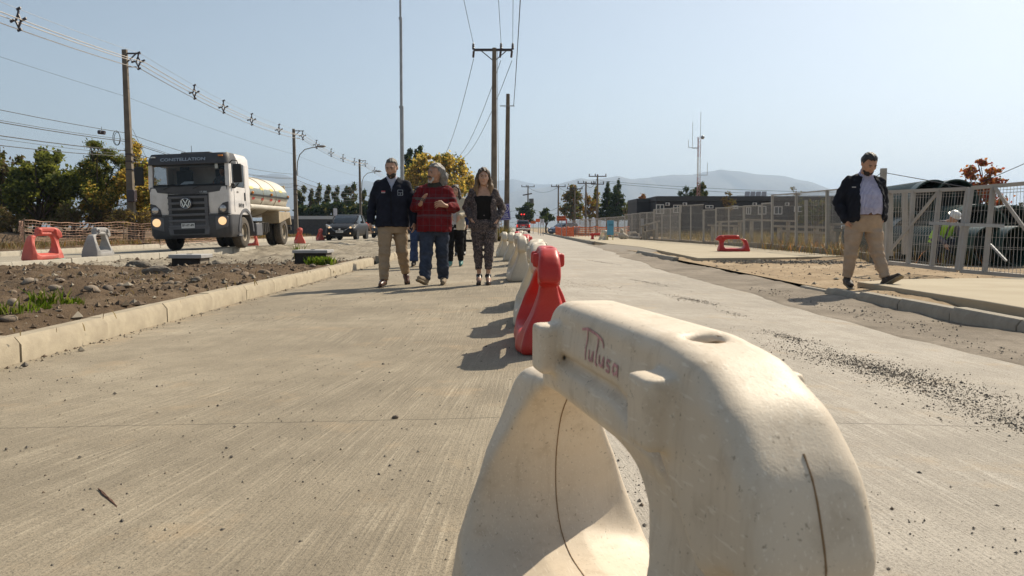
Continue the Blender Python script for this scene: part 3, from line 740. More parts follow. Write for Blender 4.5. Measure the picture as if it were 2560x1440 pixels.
# the scrawl
def scrawl(strokes, w):
    mb = MB()
    for st in strokes:
        P = []
        for y, z in st:
            h = bvh.ray_cast(Vector((-.4, y, z)), Vector((1, 0, 0)))
            if h[0]: P.append((h[0] + h[1] * .0012, h[1]))
        for k in range(len(P) - 1):
            a, na = P[k]; b, nb = P[k + 1]; t = (b - a).normalized(); s = t.cross(na).normalized() * w
            mb.add([a - s, a + s, b + s, b - s], [(0, 1, 2, 3)])
    return mb.build('scrawl', M_PINK, near)
def seg(p, q, n=5): return [(p[0] + (q[0] - p[0]) * k / n, p[1] + (q[1] - p[1]) * k / n) for k in range(n + 1)]
y0 = .585
def L(u, v): return (y0 - u, .592 + v * .72)
def pl(*pts):
    out = []
    for a, b in zip(pts, pts[1:]): out += seg(L(*a), L(*b), 4)
    return out
scrawl([pl((.0, .092), (.03, .098), (.075, .094)), pl((.03, .096), (.030, .05), (.034, .03)),
        pl((.048, .056), (.05, .036), (.062, .034), (.068, .056), (.070, .032)),
        pl((.084, .088), (.084, .034), (.092, .031)), pl((.10, .056), (.102, .036), (.114, .034), (.12, .056), (.123, .032)),
        pl((.150, .052), (.137, .054), (.136, .044), (.150, .040), (.149, .031), (.135, .032)),
        pl((.182, .050), (.168, .052), (.163, .040), (.172, .031), (.183, .040), (.183, .054), (.186, .030)), pl((.075, .094), (.105, .086), (.112, .072))], .0022)
# the row, from near to far
ROW = [(ME_RED, .235, 4.95, .0, 'bright red barrier right behind the nearest cream one'),
       (ME_BAR, .215, 6.3, -.02, 'dusty white barrier right behind the bright red one'),
       (ME_BAR, .215, 8.0, -.10, 'second dusty white barrier behind the bright red one'),
       (ME_BAR, .155, 11.75, .03, 'white barrier beside the feet of the woman in patterned suit'),
       (ME_RED, .22, 13.6, -.06, 'red barrier between white ones in the middle of the row'),
       (ME_BAR, .12, 16.6, -.05, 'white barrier in the row, just beyond its middle red one'),
       (ME_BAR, -.02, 19.0, -.04, 'white barrier next to last before the far end of the row'),
       (ME_BAR, -.19, 21.6, .05, 'white barrier standing alone left of the far row end'),
       (ME_RED, .14, 23.2, -.04, 'small red barrier at the far end of the row'),
       (ME_BAR, .30, 27.5, -.05, 'far white barrier beyond the last red one in the row')]
for me, x, y, rz, lb in ROW: barrier(me, (x, y, road_z(x) - .003), rz, lb, 'barriers down the middle of the road')
# left, along the truck's road
p = gp(62, 648, .13); barrier(ME_REDF, (-9.68, 17.2, left_z(-9.8, 16.9) - .004), PI / 2 + 1.12, 'faded red barrier at the left end of the truck road', 'barriers on the truck road', ly=.66)
barrier(ME_GREY, (-9.72, 19.3, left_z(-9.7, 19.0) - .004), PI + .02, 'grey dirty barrier between the faded red one and the truck', 'barriers on the truck road', ly=.8)
barrier(ME_REDF, (-8.95, 34.0, left_z(-8.9, 34) - .02), .35, 'faded red barrier just behind the tanker rear wheel', 'barriers on the truck road')
barrier(ME_REDF, (-10.95, 31.2, left_z(-11.2, 31.5) - .02), -1.2, 'faded red barrier seen under the tanker between its axles', 'barriers on the truck road')
barrier(ME_REDF, (-11.0, 46.3, left_z(-11, 46.5) - .01), .35, 'faded red barrier left of the black hatchback', 'barriers on the truck road')
# right side
o = barrier(ME_LOW, (6.35, 25.0, .055), -PI / 2 - .03, 'low red barrier alone on the right footpath', 'barriers on the right')
p = gp(1378, 592, .02); barrier(ME_LOW, (4.75, 49.0, -.06), -1.3, 'red barrier by the kerb below the orange sign', 'barriers on the right')
barrier(ME_BAR, (5.55, 47.0, -.06), .2, 'small white barrier turned end-on before the red one by the kerb', 'barriers on the right')
barrier(ME_LOWW, (7.1, 58.0, -.06), -1.4, 'white barrier half hidden behind the far red one', 'barriers on the right')
barrier(ME_LOWW, (9.05, 63.0, -.07), -1.55, 'white barrier in front of orange netting near the fence', 'barriers on the right')
# ================================================================ VEHICLES
M_WHITEP = mat('white_paint', (.74, .70, .67), .38, .10, 2, dirt=.32, dirtcol=(.40, .34, .27), coat=.3)
M_CREAMT = mat('tank_cream', (.62, .575, .48), .5, .12, 1.5, dirt=.35, dirtcol=(.34, .22, .10))
M_CREAMD = mat('mudguard_cream', (.42, .34, .23), .7, .2, 3, dirt=.5, dirtcol=(.22, .16, .10))
M_DKGREY = mat('dark_plastic', (.060, .060, .066), .55, .15, 5, dirt=.2, dirtcol=(.14, .12, .10))
M_MIDGREY = mat('mid_plastic', (.115, .115, .125), .5, .15, 5, dirt=.2, dirtcol=(.2, .17, .14))
M_BLACK = mat('black_plastic', (.014, .014, .015), .6, .2, 8)
M_TYRE = mat('tyre_rubber', (.028, .026, .025), .85, .2, 10, .2, 60, dirt=.5, dirtcol=(.12, .095, .07))
M_TYRED = mat('tyre_dusty', (.075, .063, .05), .9, .2, 10, .2, 60, dirt=.6, dirtcol=(.2, .16, .115))
M_RIM = mat('steel_rim', (.34, .29, .22), .6, .2, 6, metal=.3, dirt=.5)
M_CHROME = mat('chrome', (.72, .72, .72), .18, .05, 4, metal=1.)
M_GLASSV = mat_glass('windscreen', (.012, .016, .02), .03)
M_CABGLASS = mat_glass('cab_glass', (.02, .03, .035), .03, alpha=.30)
M_STRIPE = mat('grey_stripe', (.17, .20, .19), .5)
M_YEL = mat('yellow_mark', (.60, .50, .12), .5)
M_REDM = mat('red_mark', (.55, .06, .05), .5)
M_AMBER = mat('amber_lens', (.75, .26, .03), .3)
M_PLATE = mat('plate_white', (.72, .72, .70), .5, .05)
M_INK = mat('ink_black', (.02, .02, .02), .6)
M_LAMP_ON = mat_emit('lamp_lit', (1, .62, .28), .65, (.6, .5, .4))
M_LAMP = mat('lamp_glass', (.55, .52, .50), .12, .1, 20, metal=.6)
M_TAIL = mat_emit('tail_light', (1, .05, .02), .6, (.5, .02, .02))
M_STEEL = mat('painted_steel', (.52, .44, .31), .6, .15, 4, dirt=.4)
M_UNDER = mat('chassis', (.05, .045, .04), .8, .3, 6, dirt=.5, dirtcol=(.14, .11, .08))
def wheel(name, parent, c, R, W, rimR, bolts=8, tyre=M_TYRE, rimm=M_RIM, side=1):
    """axis along x, `side` is the outer side"""
    root = bpy.data.objects.new(name, None); link(root, parent); root.location = c
    Mx = Matrix.Rotation(PI / 2 * side, 4, 'Y')
    mb = MB(); w = W / 2
    mb.lathe([(rimR, -w), (R * .88, -w), (R * .96, -w * .85), (R, -w * .6), (R, w * .6), (R * .96, w * .85), (R * .88, w), (rimR, w), (rimR * .96, w * .8)], 32, Mx, False)
    mb.build('tyre', tyre, root)
    mb = MB(); mb.lathe([(rimR * .98, w * .82), (rimR * .86, w * .72), (rimR * .80, w * .2), (rimR * .55, w * .05), (rimR * .45, w * .35), (rimR * .25, w * .45), (.001, w * .45)], 28, Mx, False)
    for k in range(bolts):
        a = 2 * PI * k / bolts; mb.box((0, 0, 0), (rimR * .14, rimR * .14, w * .22), Mx @ Matrix.Translation((rimR * .60 * math.cos(a), rimR * .60 * math.sin(a), w * .18)))
    mb.build('rim', rimm, root)
    return root
# ---------------------------------------------------------------- tanker truck (local: x across, y back from the front bumper, z up)
def tanker():
    Y0 = 24.3; X0 = -9.72
    T = empty('tanker_truck', (X0, Y0, left_z(X0, Y0) + .0), label='white tanker truck with cream water tank and lit lamps', cat='truck', rot=(0, -.034, -.012))
    # cab shell as loft of plan sections (rounded front corners) from bumper line to roof
    def plan(hw, y0, y1, r, z, n=6):
        pts = []
        for k in range(n + 1):
            a = PI + PI / 2 * k / n; pts.append((-hw + r + r * math.cos(a), y0 + r + r * math.sin(a), z))
        for k in range(n + 1):
            a = 1.5 * PI + PI / 2 * k / n; pts.append((hw - r + r * math.cos(a), y0 + r + r * math.sin(a), z))
        pts += [(hw, y1, z), (-hw, y1, z)]
        return pts
    mb = MB(); mb.rings([plan(1.235, .06, 1.85, .16, 1.05), plan(1.24, .02, 1.85, .16, 1.40), plan(1.24, .04, 1.85, .18, 1.90)]); mb.build('cab_lower', M_WHITEP, T, .01)
    # cab upper: pillars + roof around a real glazed opening
    cab = MB()
    cab.rings([plan(1.235, .10, 1.85, .2, 2.62), plan(1.22, .16, 1.85, .22, 2.82), plan(1.15, .28, 1.80, .24, 2.93), plan(1.0, .5, 1.7, .3, 2.965)])
    for s in (-1, 1):
        cab.bar((s * 1.17, .14, 1.88), (s * 1.16, .20, 2.64), .13, .12, (0, 1, 0))
        cab.box((s * 1.215, 1.62, 2.26), (.05, .46, .76)); cab.box((s * 1.2, .30, 2.26), (.06, .10, .76))
    cab.box((0, 1.82, 2.26), (2.38, .06, .76)); cab.build('cab_upper', M_WHITEP, T, .012)
    mb = MB(); mb.rings([plan(1.245, .045, .75, .17, 2.60), plan(1.245, .085, .75, .19, 2.78), plan(1.20, .16, .70, .22, 2.93)]); mb.build('visor_band', M_DKGREY, T, .01)
    Mf = Matrix.Translation((-.12, .048, 2.74)) @ Matrix.Rotation(PI / 2 - .22, 4, 'X')
    text_mesh('CONSTELLATION', .135, mat('badge_silver', (.42, .45, .48), .35, .05, 4, metal=.7), T, 'lettering', Mf, .006, .002, 1.28)
    # glazing: windscreen + side windows, with seats and dash inside
    ws = MB(); n = 10
    for k in range(n):
        a0, a1 = -1.10 + 2.2 * k / n, -1.10 + 2.2 * (k + 1) / n
        def f(x, z): return .075 + .06 * (x / 1.1) ** 4 + (z - 1.9) * .085
        ws.add([(a0, f(a0, 1.86), 1.86), (a1, f(a1, 1.86), 1.86), (a1, f(a1, 2.63), 2.63), (a0, f(a0, 2.63), 2.63)], [(0, 1, 2, 3)])
    ws.build('windscreen', M_CABGLASS, T)
    mb = MB(); n = 16                                            # dark curved apron under the screen
    top = [(-1.17 + 2.34 * k / n, 0, 1.93) for k in range(n + 1)]; low = [(-1.17 + 2.34 * k / n, 0, 1.80 - .10 * (1 - ((k - 8) / 8) ** 2)) for k in range(n + 1)]
    for k in range(n):
        y = lambda x: .018 + .045 * abs(x / 1.17) ** 5
        q = [low[k], low[k + 1], top[k + 1], top[k]]; vs = [(x, y(x), z) for x, _, z in q] + [(x, y(x) + .05, z) for x, _, z in q]
        mb.add(vs, [(0, 1, 2, 3), (7, 6, 5, 4), (3, 2, 6, 7), (0, 4, 5, 1)])
    mb.build('screen_apron', M_DKGREY, T)
    for s in (-1, 1):
        mb = MB(); mb.box((s * 1.222, .86, 2.27), (.012, 1.06, .70)); mb.build('side_window', M_CABGLASS if s < 0 else M_GLASSV, T)
    mb = MB(); mb.box((0, .36, 1.94), (2.2, .5, .12)); mb.build('dashboard', M_BLACK, T, .02)
    mb = MB(); mb.box((-.35, .25, 2.03), (.34, .02, .16), Matrix.Rotation(-.5, 4, 'X')); mb.v = [(x, y + 1.0, z + .02) for x, y, z in mb.v]
    pap = MB(); pap.add([(-.32, .16, 1.985), (.10, .16, 1.985), (.06, .36, 2.10), (-.24, .36, 2.10)], [(0, 1, 2, 3)]); pap.build('paper_sheet', mat('paper', (.62, .66, .66), .8, .05), T)
    for x in (-.62, .62):
        mb = MB(); mb.box((x, 1.35, 2.12), (.5, .16, .78)); mb.box((x, 1.35, 2.56), (.28, .12, .16)); mb.build('seat', mat('seat_cloth', (.03, .03, .035), .9), T, .03)
    # grille and fascia
    mb = MB(); mb.box((-.02, .03, 1.12), (1.20, .08, 1.16)); mb.build('grille_back', M_BLACK, T)
    for k in range(6):
        z = 1.60 - k * .175; mb = MB(); mb.box((-.02, -.012 - (.01 if k > 2 else 0), z), (1.22, .05, .075)); mb.box((-.57, -.006, z - .085), (.1, .04, .1)); mb.box((.53, -.006, z - .085), (.1, .04, .1))
        mb.build('grille_bar', M_MIDGREY, T, .012)
    # emblem: ring with V over W
    em = bpy.data.objects.new('emblem', None); link(em, T); em.location = (-.06, -.058, 1.42)
    mb = MB(); mb.lathe([(.19, 0), (.19, .035), (.001, .035)], 28, Matrix.Rotation(PI / 2, 4, 'X')); mb.build('emblem_disc', M_DKGREY, em)
    mb = MB(); mb.tube([(.15 * math.cos(a), -.04, .15 * math.sin(a)) for a in [k * 2 * PI / 32 for k in range(33)]], .011, 6)
    for a, b in [((-.075, .12), (-.012, .015)), ((.075, .12), (.012, .015)), ((-.012, .015), (.012, .015)), ((-.125, .075), (-.06, -.115)), ((.125, .075), (.06, -.115)), ((-.06, -.115), (0, .0)), ((.06, -.115), (0, .0))]:
        mb.bar((a[0], -.04, a[1]), (b[0], -.04, b[1]), .024, .014, (0, 1, 0))
    mb.build('emblem_letters', M_CHROME, em)
    Mt = Matrix.Rotation(PI / 2, 4, 'X')
    text_mesh('Vtronic', .06, M_INK, T, 'lettering', Matrix.Translation((-.55, .012, 1.74)) @ Mt, .003)
    text_mesh('17.280', .07, mat('badge_silver', (.4, .4, .4)), T, 'lettering', Matrix.Translation((.45, .012, 1.75)) @ Mt, .003, .001, 1.2)
    # lamp clusters
    for s in (-1, 1):
        mb = MB(); mb.prism([(s * .86, 1.06), (s * 1.17, 1.06), (s * 1.19, 1.44), (s * 1.02, 1.40), (s * .88, 1.24)], .012, .20); mb.build('lamp_housing', M_DKGREY, T, .01)
        mb = MB(); mb.lathe([(.105, 0), (.10, .03), (.06, .05), (.001, .055)], 20, Matrix.Translation((s * 1.03, .012, 1.235)) @ Matrix.Rotation(PI / 2, 4, 'X'), False); mb.build('upper_headlight', M_LAMP, T)
        mb = MB(); mb.prism([(s * .78, .58), (s * 1.16, .68), (s * 1.17, 1.0), (s * .78, 1.0)], -.025, .2); mb.build('lamp_housing', M_MIDGREY, T, .02)
        mb = MB(); mb.lathe([(.125, 0), (.12, .025), (.07, .05), (.001, .055)], 20, Matrix.Translation((s * 1.0, -.026, .86)) @ Matrix.Rotation(PI / 2, 4, 'X'), False); mb.build('headlight', M_LAMP_ON, T)
        mb = MB(); mb.box((s * 1.02, .06, 2.83), (.13, .05, .04)); mb.build('roof_marker', M_AMBER if s > 0 else M_LAMP, T)
    # bumper
    bp = MB(); bp.rings([plan(1.16, .07, .9, .14, .36), plan(1.235, -.01, .95, .18, .48), plan(1.25, -.02, .98, .18, .80), plan(1.245, 0, .98, .17, 1.05)]); bp.build('bumper', M_DKGREY, T, .012)
    mb = MB(); mb.prism([(-.62, .46), (.58, .46), (.62, .70), (-.66, .70)], -.04, .02); mb.build('lower_intake_frame', M_MIDGREY, T, .02)
    mb = MB(); mb.prism([(-.48, .50), (.44, .50), (.46, .64), (-.50, .64)], -.052, .0); mb.build('lower_intake', M_BLACK, T)
    mb = MB(); mb.box((-.04, -.06, .745), (.40, .012, .15)); pl_ = mb.build('number_plate', M_PLATE, T); text_mesh('SF·HT-89', .095, M_INK, pl_, 'lettering', Matrix.Translation((-.04, -.068, .755)) @ Mt, .002, .002, .98)
    for s in (-1, 1):
        mb = MB(); mb.box((s * .93, .012, 1.075), (.62, .02, .018)); mb.build('panel_gap', M_BLACK, T)
        mb = MB(); mb.box((s * .60, .014, 1.42), (.012, .02, .62)); mb.build('panel_gap', M_MIDGREY, T)
    mb = MB(); mb.box((0, .14, 2.60), (2.2, .02, .06)); mb.build('sun_strip', M_BLACK, T)
    mb = MB(); mb.box((.86, .115, 2.52), (.09, .01, .14)); mb.build('windscreen_sticker', mat('sticker', (.55, .58, .56), .6), T)
    # door lines, handle, side plate number, steps
    for s in (-1, 1):
        for yy, za in ((.42, 1.12), (1.44, 1.35)): mb = MB(); mb.bar((s * 1.243, yy, za), (s * 1.243, yy, 2.6), .012, .006, (1, 0, 0)); mb.build('door_seam', M_MIDGREY, T)
        mb = MB(); mb.box((s * 1.25, 1.34, 1.62), (.03, .05, .26)); mb.build('door_handle', M_BLACK, T, .01)
        arch = MB(); n = 14
        for k in range(n):
            a0, a1 = PI * k / n, PI * (k + 1) / n
            vs = []
            for x in (s * .88, s * 1.27):
                for r in (.60, .68):
                    for a in (a0, a1): vs.append((x, 1.32 + r * math.cos(a) * 1.02, .52 + r * math.sin(a) * 1.08))
            arch.add(vs, [(0, 1, 3, 2), (4, 6, 7, 5), (2, 3, 7, 6), (0, 4, 5, 1)])
        arch.build('wheel_arch', M_MIDGREY, T)
        mb = MB(); mb.box((s * 1.13, .83, .50), (.2, .22, .22)); mb.box((s * 1.16, .82, .40), (.18, .34, .05)); mb.build('step', M_MIDGREY, T, .01)
    Ms = Matrix.Translation((1.246, 1.0, 1.33)) @ Matrix.Rotation(PI / 2, 4, 'Z') @ Mt
    text_mesh('SFHT·89', .17, M_INK, T, 'lettering', Ms, .002, .001, .8)
    text_mesh('5.0M', .08, M_INK, T, 'lettering', Matrix.Translation((1.246, .72, 1.74)) @ Matrix.Rotation(PI / 2, 4, 'Z') @ Mt, .002)
    # mirrors
    for s in (-1, 1):
        mr = bpy.data.objects.new('mirror', None); link(mr, T)
        mb = MB(); mb.tube([(s * 1.2, .25, 2.60), (s * 1.34, .14, 2.68), (s * 1.50, .08, 2.66), (s * 1.53, .07, 2.55)], .016, 6); mb.build('mirror_arm', M_BLACK, mr); mb = MB(); mb.tube([(s * 1.22, .2, 1.92), (s * 1.40, .12, 1.86), (s * 1.52, .08, 1.98)], .016, 6); mb.build('mirror_arm', M_BLACK, mr)
        mb = MB(); mb.box((s * 1.50, .10, 2.28), (.27, .12, .56)); mb.build('mirror_shell', M_BLACK, mr, .04)
    mb = MB(); mb.box((1.27, .30, 1.92), (.12, .1, .16)); mb.build('kerb_mirror', M_BLACK, T, .03)
    for x0, x1 in ((-.75, -.05), (.15, .85)):
        mb = MB(); mb.tube([(x0, .015, 1.86), (x0 + .25, .02, 1.95), (x1, .05, 1.95)], .012, 5); mb.tube([(x0 - .15, .055, 2.00), (x1 - .1, .055, 1.97)], .009, 5); mb.build('wiper', M_BLACK, T)
    mb = MB(); mb.tube([(-.1, .7, 2.95), (-.1, .7, 3.22)], .008, 5); mb.build('aerial', M_BLACK, T)
    mb = MB(); mb.box((.05, .9, 2.985), (.9, .6, .05)); mb.build('roof_hatch', M_BLACK, T, .015)
    # chassis and wheels
    mb = MB()
    for s in (-1, 1): mb.box((s * .42, 3.6, .78), (.09, 5.8, .26))
    mb.box((0, 1.3, .5), (1.9, .14, .14)); mb.box((0, 5.55, .5), (1.7, .2, .2)); mb.box((0, .9, .62), (1.3, .9, .35)); mb.box((0, 2.6, .75), (.9, .8, .5)); mb.build('chassis', M_UNDER, T, .01)
    for s in (-1, 1):
        wheel('wheel', T, (s * 1.06, 1.32, .50), .50, .29, .29, 10, M_TYRED if s > 0 else M_TYRE, side=s)
        wheel('wheel', T, (s * 1.07, 5.55, .50), .50, .27, .29, 10, M_TYRED if s > 0 else M_TYRE, side=s); wheel('wheel', T, (s * .76, 5.55, .50), .50, .27, .29, 0, side=s)
    mb = MB(); mb.box((1.0, 2.75, .58), (.42, .62, .42)); mb.build('battery_box', M_MIDGREY, T, .03)
    mb = MB(); mb.cyl((.82, 3.35, .62), (.82, 4.25, .62), .24, 18); mb.build('air_tank', M_UNDER, T)
    mb = MB()
    for k in range(5): mb.cyl((1.12, 3.1 + .2 * k, .5), (1.12, 3.1 + .2 * k, .82), .05, 8)
    mb.build('pump_gear', M_UNDER, T)
    # tank
    tk = MB(); prof = []
    for y, s in [(2.0, .0), (2.0, .90), (2.03, .97), (2.1, 1), (6.35, 1), (6.42, .97), (6.45, .9), (6.45, 0)]:
        prof.append([(1.17 * max(s, .001) * math.cos(2 * PI * i / 40), y, 1.78 + .72 * max(s, .001) * math.sin(2 * PI * i / 40)) for i in range(40)])
    tk.rings(prof, True); tank = tk.build('tank', M_CREAMT, T, angle=50)
    for y in (3.45, 4.9):
        mb = MB(); mb.tube([(1.178 * math.cos(a), y, 1.78 + .728 * math.sin(a)) for a in [k * 2 * PI / 40 for k in range(41)]], .012, 5); mb.build('weld_band', M_CREAMD, tank)
    # coloured stripe with marks, on the curved flank
    def flank(a0, a1, y0, y1, r, m, name):
        mb = MB(); n = 4
        for k in range(n):
            b0 = a0 + (a1 - a0) * k / n; b1 = a0 + (a1 - a0) * (k + 1) / n
            mb.add([((1.17 + r) * math.cos(b0), y0, 1.78 + (.72 + r) * math.sin(b0)), ((1.17 + r) * math.cos(b0), y1, 1.78 + (.72 + r) * math.sin(b0)), ((1.17 + r) * math.cos(b1), y1, 1.78 + (.72 + r) * math.sin(b1)), ((1.17 + r) * math.cos(b1), y0, 1.78 + (.72 + r) * math.sin(b1))], [(0, 1, 2, 3)])
        return mb.build(name, m, tank)
    flank(-.10, .26, 2.12, 6.34, .004, M_STRIPE, 'stripe')
    for k in range(4): flank(.20, .33, 2.15 + k * 1.08, 2.5 + k * 1.08, .009, M_YEL, 'yellow_mark')
    for k in range(4): flank(-.28, -.16, 2.35 + k * .95, 2.6 + k * .95, .006, M_REDM, 'reflector')
    mb = MB(); mb.bar((1.20, 2.1, 1.74), (1.20, 6.35, 1.74), .02, .05); mb.build('side_rail', M_BLACK, T)
    for k in range(3):
        mb = MB(); mb.ball((1.225, 2.2 + k * 2.0, 1.80), .05, 8); mb.build('side_marker', M_AMBER, T)
    for s in (-1, 1):
        mb = MB(); mb.cyl((s * 1.14, 2.0, 1.34), (s * 1.14, 6.4, 1.34), .085, 14); mb.build('hose_tube', M_CREAMT, T)
        mb = MB(); mb.prism([(4.85, .95), (4.95, 1.22), (6.3, 1.22), (6.42, .75), (6.3, .75), (6.22, 1.02), (4.9, .80)], .62, 1.24, Matrix.Rotation(PI / 2, 4, 'Z') @ Matrix.Diagonal((1, -s, 1, 1)))
        mb.build('mudguard', M_CREAMD, T, .01)
        mb = MB(); mb.box((s * .93, 4.88, 1.02), (.62, .03, .42)); mb.build('mud_flap', M_CREAMD, T)
    # platform, rails, hatch on top, ladder at the back
    mb = MB(); mb.box((0, 2.9, 2.50), (.9, 1.7, .09)); mb.build('platform', M_CREAMT, T, .01)
    for s in (-1, 1):
        mb = MB(); pts = [(s * .46, 2.1, 2.5), (s * .46, 2.1, 3.12), (s * .46, 3.75, 3.12), (s * .46, 3.75, 2.5)]
        for a, b in zip(pts, pts[1:]): mb.tube([a, b], .02, 6)
        mb.tube([(s * .46, 2.95, 2.5), (s * .46, 2.95, 3.12)], .018, 6); mb.build('handrail', M_STEEL, T)
    mb = MB(); mb.lathe([(.24, 0), (.26, .03), (.2, .09), (.001, .1)], 18, Matrix.Translation((0, 3.4, 2.56)) @ Matrix.Rotation(.5, 4, 'X'), True); mb.build('hatch_lid', M_CREAMT, T)
    mb = MB(); mb.tube([(.1 + .16 * math.cos(a), 2.6, 2.62 + .16 * math.sin(a)) for a in [k * PI / 8 for k in range(9)]], .02, 6); mb.build('hose_loop', M_BLACK, T)
    mb = MB()
    for x in (.55, 1.0): mb.bar((x, 6.55, .95), (x, 6.5, 2.25), .05)
    for k in range(4): mb.bar((.55, 6.55, 1.1 + .37 * k), (1.0, 6.55, 1.1 + .37 * k), .04)
    mb.build('ladder', M_STEEL, T)
    mb = MB(); mb.box((0, 6.62, .62), (2.3, .1, .14)); mb.build('rear_bumper', M_UNDER, T, .01)
    return T
TRUCK = tanker()

# ---------------------------------------------------------------- cars (local: x across, y back from the front bumper, z up)
def ring(hw, z0, z1, y, p=4.5, n=24):
    out = []
    for i in range(n):
        a = 2 * PI * (i + .5) / n; c, s = math.cos(a), math.sin(a)
        out.append((hw * math.copysign(abs(c) ** (2 / p), c), y, (z0 + z1) / 2 + (z1 - z0) / 2 * math.copysign(abs(s) ** (2 / p), s)))
    return out
def car(name, loc, rz, paint, label, kind='hatch', plate=None, lights=True, rear_lit=False, tiltx=0.):
    Cr = empty(name, loc, rz, label, 'car' if kind != 'pickup' else 'pickup')
    body = MB()
    if kind == 'hatch':
        Lc = 4.0
        st = [(0, .55, .30, .58), (.06, .74, .24, .68), (.22, .84, .20, .78), (.6, .865, .18, .90), (1.1, .87, .18, .965), (1.5, .87, .18, 1.0), (2.6, .87, .18, 1.02), (3.4, .865, .2, 1.05), (3.75, .85, .24, 1.05), (3.95, .78, .30, .98), (4.0, .66, .38, .85)]
        gh = [(1.02, .62, .96, .97), (1.35, .70, .95, 1.18), (1.75, .69, .95, 1.40), (2.1, .68, .96, 1.46), (2.9, .67, .98, 1.46), (3.45, .66, 1.0, 1.38), (3.72, .64, 1.02, 1.20), (3.85, .62, 1.02, 1.06)]
        wx = (.72, 3.25); wr = .30; rf = (1.95, 3.35)
    else:
        Lc = 5.2
        st = [(0, .6, .40, .80), (.08, .82, .32, .98), (.3, .92, .30, 1.08), (.9, .93, .3, 1.14), (1.6, .93, .3, 1.18), (3.2, .93, .3, 1.2), (3.3, .93, .32, 1.22), (5.0, .93, .38, 1.22), (5.15, .92, .45, 1.22), (5.2, .9, .5, 1.18)]
        gh = [(1.35, .7, 1.14, 1.16), (1.8, .74, 1.14, 1.48), (2.2, .73, 1.15, 1.74), (2.6, .72, 1.15, 1.80), (3.1, .72, 1.15, 1.78), (3.4, .74, 1.15, 1.6), (3.55, .76, 1.15, 1.2)]
        wx = (.95, 4.1); wr = .38; rf = (2.25, 3.15)
    body.rings([ring(hw, a, b, y, 5) for y, hw, a, b in st]); body.build('body', paint, Cr, angle=60)
    g = MB()
    for_r = []
    for y, hw, a, b in gh:
        h = b - a; for_r.append([(-hw - .12 * min(1, h / .45), y, a - .03), (-hw, y, a + h * .93), (-hw * .86, y, b), (hw * .86, y, b), (hw, y, a + h * .93), (hw + .12 * min(1, h / .45), y, a - .03)])
    g.rings(for_r, True); g.build('glasshouse', M_GLASSV, Cr, angle=30)
    rfm = MB(); pts = [r for r, (y, *_r) in zip(for_r, gh) if rf[0] - .25 <= y <= rf[1] + .15]
    rfm.rings([[(x * 1.012, y, z + .008) for x, y, z in r[1:5]] + [(x * .98, y, z - .04) for x, y, z in reversed(r[1:5])] for r in pts], True); rfm.build('roof', paint, Cr)
    for s in (-1, 1):
        mb = MB()
        for (k0, k1) in ((0, 1), (1, 2), (len(gh) - 3, len(gh) - 2)):
            if s < 0: i = 1
            else: i = 4
            mb.bar(Vector(for_r[k0][i]), Vector(for_r[k1][i]), .07, .05)
        ym = (rf[0] + rf[1]) / 2
        mb.bar((s * (gh[3][1] + .11), ym, gh[3][2]), (s * gh[3][1] * 1.0, ym, gh[3][3] - .03), .06, .09, (0, 1, 0)); mb.build('pillar', paint, Cr)
        mb = MB(); mb.box((s * .98, gh[1][0] + .1, gh[0][2] + .06), (.2, .12, .13)); mb.build('mirror', M_BLACK if kind == 'hatch' else M_CHROME, Cr, .03)
        for y in wx: wheel('wheel', Cr, (s * (st[4][1] - .11), y, wr), wr, .22, wr * .64, 5, M_TYRE, mat('alloy', (.45, .44, .42), .35, .1, 5, metal=.8), side=s)
        mb = MB()
        for y in wx: mb.lathe([(wr * 1.14, -.02), (wr * 1.14, .14)], 24, Matrix.Translation((s * (st[4][1] - .125), y, wr)) @ Matrix.Rotation(PI / 2 * s, 4, 'Y'))
        mb.build('wheel_well', M_BLACK, Cr)
        if kind == 'hatch':
            mb = MB(); mb.prism([(s * .40, .66), (s * .62, .62), (s * .78, .74), (s * .82, .90), (s * .66, .84)], .10, .40); mb.build('headlight', M_LAMP, Cr, .02)
            mb = MB(); mb.lathe([(.06, 0), (.001, .04)], 12, Matrix.Translation((s * .60, .095, .71)) @ Matrix.Rotation(PI / 2, 4, 'X')); mb.build('lamp_bulb', M_LAMP_ON, Cr) if lights else None
            mb = MB(); mb.lathe([(.055, 0), (.05, .02), (.001, .03)], 12, Matrix.Translation((s * .58, .035, .38)) @ Matrix.Rotation(PI / 2, 4, 'X')); mb.build('fog_lamp', M_LAMP_ON if lights else M_LAMP, Cr)
            mb = MB(); mb.box((s * .70, 3.93, .92), (.22, .1, .2)); mb.build('tail_light', M_TAIL, Cr, .02)
        else:
            mb = MB(); mb.box((s * .82, 5.19, .98), (.17, .08, .34)); mb.build('tail_light', M_TAIL, Cr, .02)
            mb = MB(); mb.box((s * .70, .12, .88), (.3, .12, .2)); mb.build('headlight', M_LAMP, Cr, .02)
    if kind == 'hatch':
        mb = MB(); mb.prism([(-.48, .70), (.48, .70), (.30, .50), (-.30, .50)], .0, .2); mb.build('grille', M_BLACK, Cr, .01)
        mb = MB(); mb.tube([(-.55, .06, .70), (-.36, .0, .60), (-.28, -.02, .52), (.28, -.02, .52), (.36, 0, .60), (.55, .06, .70)], .014, 6); mb.build('grille_trim', M_CHROME, Cr)
        mb = MB(); mb.prism([(-.62, .36), (.62, .36), (.5, .24), (-.5, .24)], .01, .2); mb.build('lower_intake', M_BLACK, Cr)
        mb = MB(); mb.box((0, -.03, .485), (.42, .02, .13)); p = mb.build('number_plate', M_PLATE, Cr)
        if plate: text_mesh(plate, .09, M_INK, p, 'lettering', Matrix.Translation((0, -.044, .485)) @ Matrix.Rotation(PI / 2, 4, 'X'), .002, .001, .9)
        mb = MB(); mb.box((0, -.012, .62), (.11, .02, .10)); mb.build('badge', M_CHROME, Cr, .02)
